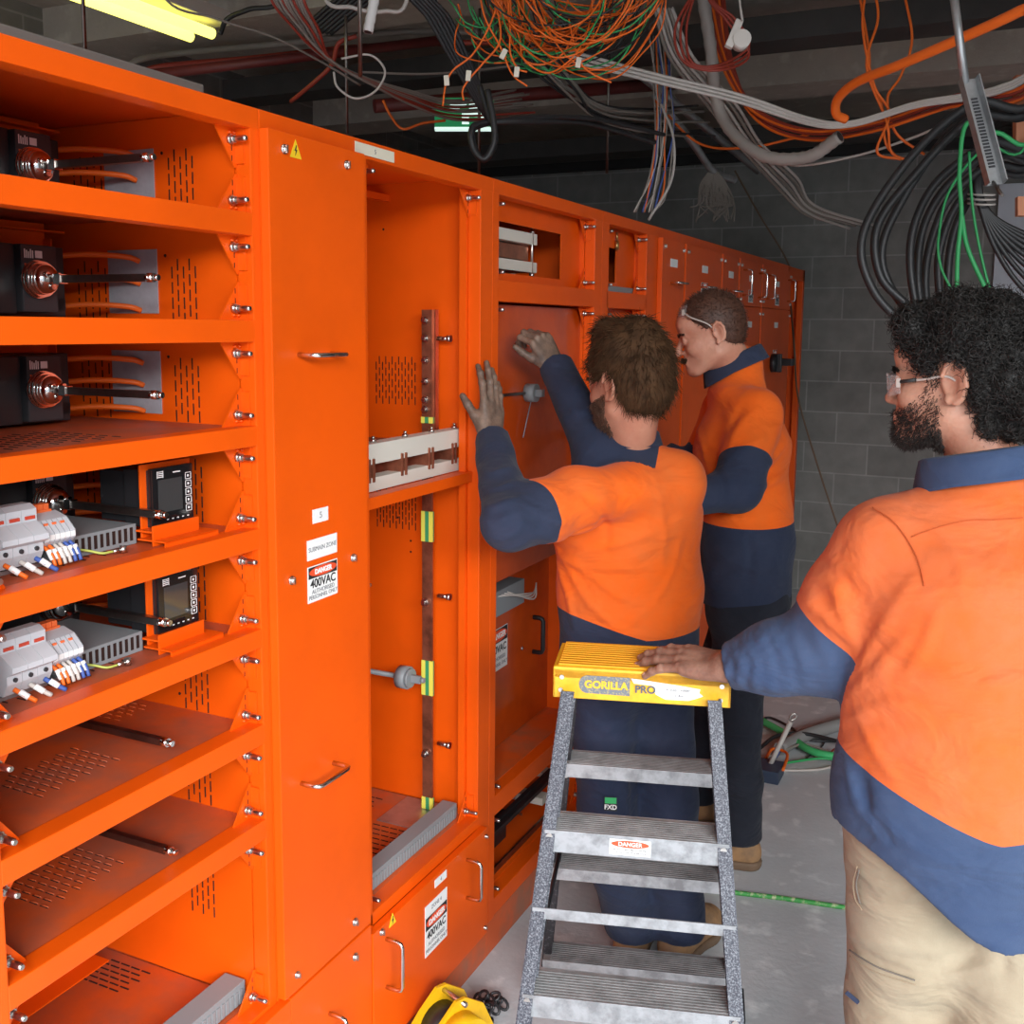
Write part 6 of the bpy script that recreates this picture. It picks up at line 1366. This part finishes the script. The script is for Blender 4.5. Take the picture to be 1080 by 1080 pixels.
# horizontal swag of red and white cables
r = random.Random(4)
for k in range(9):
    o = r.uniform(-8, 8); cable('red_cable', 'red cable in the swag sagging across the top right', 'cable', A3((738+k*3, -30, 3.9), (756+k*2, 60+o, 3.9), (790+k, 118+o, 3.85), (850, 142+o*.8, 3.7), (920, 134+o*.7, 3.5), (1000, 108+o*.8, 3.3), (1100, 78+o, 3.1)), .0055, RCAB if k % 3 else OCAB, 'red cables of the swag')
for k in range(3):
    cable('white_cable', 'long white cable sweeping across the wires to the right edge', 'cable', A3((600, 54+k*5, 3.5), (690, 78+k*4, 3.5), (780, 100+k*4, 3.5), (850, 124+k*3, 3.45), (895, 129+k*2, 3.4), (960, 110+k*2, 3.3), (1100, 64+k*3, 3.1)), .006, WCAB, 'white cables of the swag')
cable('white_cable', 'thin white cable drooping under the swag to its right', 'cable', A3((800, 150, 3.8), (835, 174, 3.75), (900, 165, 3.6), (955, 148, 3.5), (990, 134, 3.4)), .0045, WCAB)
for k, dx in enumerate((0, 6, 12, 18, 25, 31)):
    cable('white_cable', 'dusty white cable falling diagonally towards the block wall', 'cable', A3((690+dx*.6, 8, 3.6), (706+dx*.8, 60, 3.7), (745+dx, 110, 3.9), (778+dx*.8, 152, 4.1), (822+dx*.6, 200-dx*.4, 4.5), (850+dx*.3, 226-dx*.3, 4.7), (890+dx, 238+r.uniform(-3, 8), 5.0)), .0062, WCAB if k % 2 else GRCAB, 'dusty white cables falling to the wall')
for k in range(3):
    cable('red_cable', 'loose red cable coil hanging above the swag', 'cable', A3((735, -20, 3.4), (712+k*6, 30, 3.4), (722+k*4, 66, 3.4), (760, 74-k*3, 3.4), (790, 58-k*5, 3.45), (765+k*5, 20, 3.4), (745, -10, 3.4)), .0045, RCAB, 'loose red cable coils')
cable('red_cable', 'red cable running low behind the white cables', 'cable', A3((690, 105, 4.2), (735, 150, 4.2), (785, 156, 4.1), (840, 145, 4.0), (900, 128, 3.8), (960, 115, 3.6)), .005, OCAB)
# junction box at the top
jb = thing('junction_box', 'white round junction box hanging on a cable at the top', 'junction box', tuple(at(780, 38, 3.2)))
q = MB(); c = at(783, 40, 3.2); q.cyl(tuple(c), tuple(c+_f*.04), .028, n=18); q.build('cover', mat('box_white', (.72, .68, .62), .5), jb)
q = MB(); T4 = Matrix((_r, _u, -_f)).transposed().to_4x4(); T4.translation = at(774, 36, 3.22); q.box(-.012, .012, -.045, .045, -.01, .01, 0, T4 @ Matrix.Rotation(-.4, 4, 'Z'), .003); q.build('lug', bpy.data.materials['box_white'], jb)
cable('white_cable', 'white cable above the round junction box', 'cable', A3((778, -30, 3.2), (780, 0, 3.2), (783, 22, 3.2)), .004, WCAB)
# ---- big nest of thin orange and green wires at top centre
root = None
vsO, vsG, vsB = MB(), MB(), MB(); rr = random.Random(11)
def loop(cx, cy, rx, ry, D, a0, a1, jit):
    pts = []; n = 9; ph = rr.uniform(-.3, .3)
    for i in range(n):
        t = a0+(a1-a0)*i/(n-1); pts.append(at(cx+rx*math.cos(t)+rr.uniform(-jit, jit), cy+ry*math.sin(t)+rr.uniform(-jit, jit), D+rr.uniform(-.06, .06)))
    return pts
for k in range(62):
    cx = rr.uniform(575, 640); cy = rr.uniform(-50, -10); rx = rr.uniform(45, 95); ry = rr.uniform(50, 105)*(.9 if k % 3 else 1)
    rx = min(rx, cx-488, 704-cx); ry = min(ry, 84-cy)
    pts = loop(cx, cy, rx, ry, rr.uniform(2.75, 3.1), rr.uniform(-.25, .3), rr.uniform(2.8, 3.5), 2.5)
    (vsO if k % 7 in (0, 2, 4, 6) else vsG if k % 7 == 1 else vsB).tube(spline(pts, 5), .0023, n=6)
for k in range(20):
    cx = rr.uniform(505, 600); cy = rr.uniform(-10, 40); pts = loop(cx, cy, rr.uniform(14, 40), rr.uniform(22, 44), 2.95, rr.uniform(-1.5, .5), rr.uniform(2.5, 4.5), 4); (vsO if k % 2 else vsG).tube(spline(pts, 5), .0022, n=6)
for mb, m, l in ((vsO, OCAB, 'nest of thin orange wires hanging in loops at the top centre'), (vsG, GCAB, 'thin green wires looped through the nest at the top centre'), (vsB, BCAB, 'thin black wires looped through the nest at the top centre')):
    tag(mb.build('wire_nest', m), l, 'wires', None, 'stuff')
TAGM = mat('cream_tag', (.72, .66, .54), .5)
for k, (pts, tgp) in enumerate((([(530, -10), (515, 30), (498, 58), (478, 74), (470, 90), (467, 112)], (471, 85)), ([(520, -10), (528, 40), (510, 66), (496, 82), (488, 95), (489, 106)], (494, 80)), ([(505, -10), (512, 20), (528, 50), (540, 78), (556, 91)], (531, 57)), ([(535, -10), (538, 30), (538, 55), (546, 72), (556, 76)], (545, 76)), ([(600, 20), (605, 45), (612, 66), (625, 78), (645, 87)], (610, 66)))):
    R = thing('tagged_wire', 'thin orange wire with a cream number tag, hanging under the wire nest', 'wire', tuple(at(*pts[-1], 2.85)), 'tagged orange wires')
    q = MB(); q.tube(spline([at(x, y, 2.85) for x, y in pts], 7), .0028, n=6); q.build('wire', OCAB, R)
    q = MB(); T4 = Matrix((_r, _u, -_f)).transposed().to_4x4(); T4.translation = at(*tgp, 2.84); q.box(-.007, .007, -.014, .014, -.003, .003, 0, T4 @ Matrix.Rotation(rr.uniform(-.5, .3), 4, 'Z'), .001); q.build('number_tag', TAGM, R)
cable('orange_wire', 'bright orange wire in a shallow U below the wire nest', 'wire', A3((538, 0, 2.9), (548, 40, 2.9), (552, 62, 2.9), (572, 68, 2.9), (595, 55, 2.9), (612, 20, 2.9)), .003, OCAB)
# ---- dusty cable bundles at top left
for k in range(13):
    o = rr.uniform(-9, 9); cable('dusty_cable', 'dusty grey cable in the bundle crossing diagonally left of centre', 'cable', A3((280+k*3, -20, 3.0), (310+k*2+o*.5, 30+o*.5, 3.1), (345+o, 62+o*.6, 3.2), (385+o*.6, 84+o*.5, 3.3), (430, 102+o*.8, 3.5), (480, 116+o*1.2, 3.7), (540+2*k, 110+o*1.8, 3.9)), .0042, GRCAB if k % 4 else RCAB, 'dusty cables of the diagonal bundle')
for k in range(7):
    o = k*3.2; cable('black_cable', 'black cable running up to the ceiling beside the hanger rod', 'cable', A3((320+o*1.5, 30+o*.3, 3.6), (360+o*2, -5, 3.5), (420+o*2, -50, 3.4)), .008, BCAB, 'black cables by the hanger rod')
for k in range(6):
    o = k*4.5; cable('black_cable', 'heavy black cable falling diagonally in front of the exit sign', 'cable', A3((425+o, -20, 3.2), (452+o, 20, 3.25), (478+o*.8, 66, 3.3), (500+o*.5, 104, 3.35), (516+o*.2, 128, 3.4)), .0075, BCAB, 'black cables by the exit sign')
cable('black_cable', 'black cable coiled in a drop shaped loop below the exit sign', 'cable', A3((514, 95, 3.0), (520, 125, 3.0), (521, 150, 3.0), (511, 168, 3.0), (500, 158, 3.0), (497, 140, 3.0), (508, 130, 3.02), (560, 128, 3.1), (620, 130, 3.4), (690, 150, 3.8)), .010, BCAB)
cable('black_cable', 'second turn of the black drop shaped coil', 'cable', A3((506, 90, 3.02), (515, 120, 3.02), (523, 146, 3.02), (515, 166, 3.02), (505, 164, 3.02), (499, 146, 3.02), (505, 133, 3.02), (560, 124, 3.1), (630, 126, 3.4), (700, 142, 3.8)), .008, BCAB)
for k in range(10):
    o = rr.uniform(-10, 10); cable('dusty_cable', 'dusty cable in the tangle right of the exit sign', 'cable', A3((530+k*4, 40+o, 3.8), (580+k*3, 88+o, 3.9), (630, 118+o, 4.0), (660+k*3, 128+o*1.4, 4.1), (700+k*6, 130+o*2, 4.3)), .005, GRCAB if k % 3 else BCAB, 'dusty cables right of the exit sign')
cable('red_cable', 'red cable sagging in a dip left of the exit sign', 'cable', A3((376, 38, 3.6), (357, 46, 3.6), (350, 68, 3.65), (330, 88, 3.7), (307, 107, 3.8)), .008, RCAB)
cable('red_cable', 'thin red cable dipping above the second cabinet joint', 'cable', A3((404, 106, 3.8), (412, 122, 3.8), (425, 136, 3.8), (446, 130, 3.8), (470, 127, 3.8)), .005, OCAB)
for k in range(10):
    o = k*2.6; m = (WCAB, GRCAB, OCAB, BLUEC, GRCAB)[k % 5]; j = lambda: rr.uniform(-4, 4); cable('hanging_wire', 'wire dropping in the bunch behind the open cabinet corner', 'wire', A3((684+o+j(), 38, 4.0), (690+o*.8+j(), 90, 4.0), (692+o*.7+j(), 140, 4.0), (688+o*.5+j(), 180+o, 4.0), (672+o*.9+j(), 224, 4.0)), .0035, m, 'wires dropping behind the cabinet')
cable('hanging_wire', 'white wire bowing out to the right of the hanging bunch', 'wire', A3((697, 110, 4.0), (710, 145, 4.0), (708, 190, 4.0), (684, 232, 4.0)), .0055, WCAB)
# grey bush of cut ends near the wall
mb = MB()
for k in range(46):
    x = 755+rr.uniform(-14, 14); mb.tube(spline(A3((752, 176, 5.0), (x-3, 195, 5.0), (x+rr.uniform(-8, 8), 215, 5.0), (x+rr.uniform(-16, 16), 205+rr.uniform(0, 30), 5.0)), 5), .004, n=5)
tag(mb.build('cut_cable_ends', GRCAB), 'bush of grey cut cable ends hanging above the far cabinets', 'wires', None, 'stuff')
cable('conduit', 'grey conduit leading into the bush of cut cable ends', 'conduit', A3((690, 100, 4.6), (730, 150, 4.8), (752, 180, 5.0), (775, 190, 5.1)), .018, GALV)
cable('thin_cable', 'thin brown cable curving down beside the far end of the cabinets', 'cable', [onY(775, 180, 6.6), onY(800, 225, 6.7), onY(832, 280, 6.75), onY(834, 320, 6.75), onX(838, 370, .03), onY(842, 420, 6.6), onY(862, 490, 6.6), onY(885, 560, 6.6)], .006, mat('brown_cable', (.16, .10, .06), .6))
# ---- green exit sign
ex = thing('exit_sign', 'green and white running man exit sign half hidden behind black cables', 'sign', tuple(at(488, 122, 4.4)))
T4 = Matrix((_r, _u, -_f)).transposed().to_4x4(); T4.translation = at(490, 121, 4.4)
EXG = mat('exit_green', (.02, .22, .08), .4, emit=((.02, .35, .12), .35)); EXW = mat('exit_white', (.8, .95, .9), .4, emit=((.75, 1, .9), .9))
q = MB(); q.box(-.125, .125, -.062, .062, 0, .03, 0, T4, .003); q.build('sign_body', EXG, ex)
q = MB(); q.box(-.125, .125, -.070, -.062, -.002, .032, 0, T4); 
for b in ((-.02, .01, .02, .05), (-.06, -.02, .01, .045), (.02, .06, -.02, .05), (.07, .12, -.05, .05), (-.01, .02, -.05, .01)): q.box(b[0], b[1], b[2], b[3], .0295, .032, 0, T4)
q.build('pictogram', EXW, ex)
# ---- heavy black cables at the right, hanging in a big bight behind the curly haired man
sets = [((1100, 95), (1030, 108), (975, 150), (925, 215), (908, 262), (922, 308), (955, 345)), ((1100, 100), (1025, 125), (960, 190), (925, 240), (928, 290), (955, 320), (985, 345)), ((1100, 105), (1030, 118), (985, 160), (944, 225), (930, 265), (938, 300), (965, 340)),
        ((1100, 135), (1045, 150), (990, 190), (965, 235), (960, 280), (968, 330), (980, 360)), ((1100, 140), (1050, 158), (1000, 195), (974, 240), (968, 290), (974, 335), (985, 370)), ((1100, 146), (1055, 165), (1005, 205), (985, 245), (976, 290), (980, 340), (990, 370)),
        ((1100, 152), (1050, 176), (1010, 215), (992, 260), (990, 300), (998, 345), (1000, 370)), ((1100, 160), (1045, 182), (1014, 225), (1002, 265), (1000, 310), (1006, 350), (1010, 370))]
for k, s_ in enumerate(sets):
    cable('power_cable', 'heavy black cable sweeping down in a wide bend left of the steel bracket', 'cable', [at(x, y, 3.0+.04*k) for x, y in s_], .0125, BCAB, 'black cables bending behind the curly head', n=10)
for k in range(8):
    cable('power_cable', 'black cable fanning out to the lower right from the tied knot', 'cable', [at(1100, 100+6*k, 3.4), at(1050+k, 130+3*k, 3.3), at(1030+k*.6, 190, 3.2), at(1036+k*1.2, 225, 3.2), at(1050+k*5, 262-k*2, 3.2), at(1075+k*8, 300-k*6, 3.2), at(1120+k*8, 340-k*8, 3.2)], .0085, BCAB, 'black cables fanning out from the knot', n=8)
for k, s_ in enumerate((((1100, 128), (1052, 140), (1020, 130), (1012, 180), (1014, 225), (1010, 270), (1009, 320)), ((1014, 225), (1020, 260), (1035, 295), (1050, 325)))):
    cable('earth_cable', ('bright green cable hanging through the black ones', 'green cable branching to the right below the bracket')[k], 'cable', [at(x, y, 2.95) for x, y in s_], .0065, GCAB)
cable('earth_cable', 'thin green cable running down beside the knot of black cables', 'cable', [at(x, y, 3.0) for x, y in ((1022, 160), (1026, 220), (1036, 275), (1048, 320))], .004, GCAB)
cable('earth_cable', 'thin green cable looping low at the left of the bright one', 'cable', [at(x, y, 3.05) for x, y in ((1090, 140), (1040, 155), (1002, 200), (990, 250), (992, 280), (1003, 305))], .004, GCAB)
mb = MB()
for k in range(3):
    P0 = []
    for i in range(15):
        a = 2*PI*i/14; P0.append(at(1035, 205+k*5, 3.2)+_r*(.035*math.cos(a))+(_u*.3+_f)*(.05*math.sin(a)))
    mb.tube(spline(P0, 3), .003, n=6)
tag(mb.build('cable_tie', WCAB), 'pale cord tied round the knot of black cables', 'tie')
# perforated steel bracket
bk_ = thing('slotted_channel', 'slotted galvanised steel channel hanging aslant from a rod at the right', 'bracket', tuple(at(1045, 140, 2.5)))
a = at(1020, 84, 2.5); b = at(1049, 195, 2.45); d = (b-a).normalized(); x = (_r-d*_r.dot(d)).normalized(); y = d.cross(x).normalized(); T4 = Matrix((x, y, d)).transposed().to_4x4(); T4.translation = a; Lg = (b-a).length
q = MB(); q.box(-.021, .021, -.002, .001, 0, Lg, 0, T4); q.box(-.022, -.019, -.002, .022, 0, Lg, 0, T4); q.box(.019, .022, -.002, .022, 0, Lg, 0, T4)
for k in range(22): z = .05+k*(Lg-.09)/22; [q.box(-.004, .012, s_-.0006, s_+.0006, z, z+.0055, 1, T4) for s_ in (-.0022, .0012)]
q.build('channel', [GALV, BLACK2], bk_)
q = MB(); q.cyl(tuple(at(1004, -20, 2.48)), tuple(at(1018, 88, 2.5)), .010, n=10); q.build('strut', GALV, bk_)
q = MB(); q.cyl(tuple(at(1046, 190, 2.46)), tuple(at(1057, 206, 2.4)), .004, n=8); q.build('screw', ROD, bk_)
# orange terminal strip at right border, behind
ts = thing('terminal_strip', 'pinkish orange terminal strip hanging at the right border of the photo', 'terminal strip', tuple(at(1078, 120, 3.2)))
T4 = Matrix((_r, _u, -_f)).transposed().to_4x4(); T4.translation = at(1080, 118, 3.2); q = MB(); q.box(-.03, .03, -.11, .11, -.012, .012, 0, T4, .002)
for k in range(14): q.box(-.031, -.02, -.10+k*.015, -.093+k*.015, -.0135, -.011, 1, T4)
q.build('strip', [mat('faded_orange_plastic', (.62, .25, .13), .5), BLACK2], ts)
T4 = T4.copy(); T4.translation = at(1078, 218, 3.25); q = MB(); q.box(-.018, .02, -.03, .03, -.01, .01, 0, T4, .002); q.build('strip_end', bpy.data.materials['faded_orange_plastic'], ts)
# second half: fluorescent mounting bits
cable('black_cable', 'black lead running from the fluorescent light to the bundle', 'cable', A3((232, 36, 3.4), (240, 20, 3.4), (262, 10, 3.35), (300, -5, 3.3)), .008, BCAB)
cable('dusty_cable', 'thin dusty wire crossing in front of the black light lead', 'cable', A3((170, -10, 3.0), (230, 20, 3.1), (290, 40, 3.2), (340, 66, 3.3), (380, 90, 3.4)), .0035, GRCAB)
for k in range(2):
    cable('white_cable', ('thick white cable sagging at the top edge beside the hanger rod', 'thin white wire looping below the steel hanger rod')[k], 'cable', A3((360, 62, 3.1), (390, 58, 3.1), (406, 75, 3.1), (396, 96, 3.1), (375, 104, 3.1), (356, 92, 3.1), (352, 76, 3.1)) if k else A3((340, -10, 3.0), (372, 8, 3.0), (405, 12, 3.0), (430, -5, 3.0)), .0035 if k else .006, WCAB)
cable('dusty_cable', 'long thin grey wire running level past the exit sign', 'cable', A3((380, 76, 3.6), (450, 78, 3.7), (520, 72, 3.8), (600, 60, 3.9)), .004, GRCAB)
# ---- floor: green hose, cables, lug, yellow hoist
GH = mat('green_hose', (.045, .30, .06), .5, var_col=(.45, .50, .28), vscale=60, vlo=.5, vhi=.62)
cable('flat_green_hose', 'flat green hose lying across the floor behind the stepladder', 'hose', [onZ(700, 932, .008), onZ(780, 942, .008), onZ(830, 948, .008), onZ(900, 958, .008), onZ(960, 962, .008)], .0075, GH)
cable('flat_green_hose', 'green hose lying under the loose cables near the far wall end', 'hose', [onZ(796, 756, .03), onZ(830, 775, .03), onZ(858, 793, .03), onZ(900, 800, .03)], .016, mat('bright_green_hose', (.05, .42, .14), .5))
for k, (pts, rr_, m) in enumerate((([(800, 762), (812, 757), (835, 768), (850, 780), (900, 782)], .006, BCAB), ([(800, 790), (820, 776), (850, 774), (900, 786)], .008, BCAB), ([(806, 800), (830, 790), (850, 785), (882, 796)], .005, GRCAB), ([(812, 808), (840, 803), (870, 800), (900, 806)], .005, GCAB),
                                ([(815, 795), (812, 806), (820, 812), (860, 812), (880, 808)], .005, WCAB), ([(808, 800), (815, 790), (830, 795), (826, 812)], .006, OCAB), ([(811, 806), (820, 796), (822, 790), (816, 798)], .006, BLUEC), ([(830, 785), (862, 792), (868, 800), (880, 790)], .004, RCAB), ([(840, 776), (866, 778), (868, 786), (850, 800)], .003, BCAB))):
    cable('loose_cable', ('black cable arching over the green hose', 'thick black cable lying level over the heap', 'grey cable in the floor heap', 'green cable at the front of the floor heap', 'white cable at the front of the floor heap', 'orange cable curled by the crimped lug', 'blue cable curled by the crimped lug', 'dull red cable in the floor heap', 'thin black cable curl in the floor heap')[k], 'cable', [onZ(x, y, rr_+.004+.012*((k*7) % 4)) for x, y in pts], rr_, m)
cable('grey_conduit', 'fat grey conduit end lying behind the floor cables', 'conduit', [onZ(822, 790, .03), onZ(850, 775, .03), onZ(900, 760, .03)], .028, mat('dusty_conduit', (.25, .24, .23), .7))
lg = thing('crimped_cable', 'grey cable stub with a ring lug sticking up from the floor heap', 'cable', tuple(onZ(808, 815, 0)))
p0 = onZ(808, 815, .01); p1 = at(834, 761, (p0-CAM).dot(_f)-.02)
q = MB(); q.tube([p0, p0*.5+p1*.5, p1], .010, n=10); q.build('stub', WCAB, lg)
q = MB(); dd_ = (p1-p0).normalized()
ring = [p1+dd_*.02+_r*(.012*math.cos(2*PI*i/14))+dd_*(.014*math.sin(2*PI*i/14)) for i in range(15)]; q.tube(ring, .0035, n=8, cap=False); q.build('ring_lug', STEEL, lg)
tag(MB().box(.40, .50, 3.86, 3.98, 0, .05, bev=.006).build('cable_box', mat('dark_blue_box', (.03, .045, .08), .5)), 'small dark blue box on the floor holding the cable ends', 'box')
# yellow chain hoist on the floor at the plinth
HY = mat('hoist_yellow', (.88, .50, .01), .38, var=.15, vscale=20)
h = thing('chain_hoist', 'yellow chain hoist lying on the floor against the orange plinth', 'hoist', tuple(onZ(478, 1075, 0)))
c = onZ(470, 1085, .09); a1 = Vector((.35, .94, 0)).normalized(); a2 = Vector((.94, -.35, 0)).normalized(); up_ = Vector((0, 0, 1))
for s, nm in ((-.035, 'side_plate'), (.035, 'side_plate')):
    T = Matrix((a1, up_, a2)).transposed().to_4x4(); T.translation = c+a2*s
    prof = [(-.10, -.08), (.07, -.085), (.12, -.03), (.085, .045), (.03, .085), (.0, .088), (-.05, .05), (-.10, .0)]
    q = MB(); q.add([T @ Vector((x, y, -.004)) for x, y in prof]+[T @ Vector((x, y, .004)) for x, y in prof], [tuple(range(8)), tuple(reversed(range(8, 16)))]+[(i, 8+i, 8+(i+1) % 8, (i+1) % 8) for i in range(8)]); q.build(nm, HY, h)
q = MB(); q.cyl(tuple(c-a2*.03), tuple(c+a2*.03), .055, n=24); q.build('chain_wheel', BLACK, h)
q = MB(); q.cyl(tuple(c+a2*.04), tuple(c+a2*.085), .062, n=28); q.cyl(tuple(c+a2*.085), tuple(c+a2*.10), .048, n=28); q.build('gear_cover', HY, h)
q = MB(); 
for (x, y) in ((.02, .075), (.085, -.02), (-.06, -.05)): p = c+a1*x+up_*y; q.cyl(tuple(p-a2*.05), tuple(p+a2*.05), .006, n=10)
q.build('tie_bolt', STEEL, h)
p = onZ(505, 1072, .012); r3 = random.Random(3)
ch = thing('hoist_chain', 'small heap of black chain links on the floor beside the yellow hoist', 'chain', tuple(p))
for k in range(14):
    cc = p+Vector((r3.uniform(-.03, .05), r3.uniform(-.03, .06), .006+r3.uniform(0, .03))); ax = Vector((r3.uniform(-1, 1), r3.uniform(-1, 1), r3.uniform(-.5, .5))).normalized(); bx_ = ax.orthogonal().normalized()
    q = MB(); q.tube([cc+ax*(.016*math.cos(2*PI*i/12))+bx_*(.010*math.sin(2*PI*i/12)) for i in range(13)], .0038, n=7, cap=False); q.build('link', BLACK, ch)
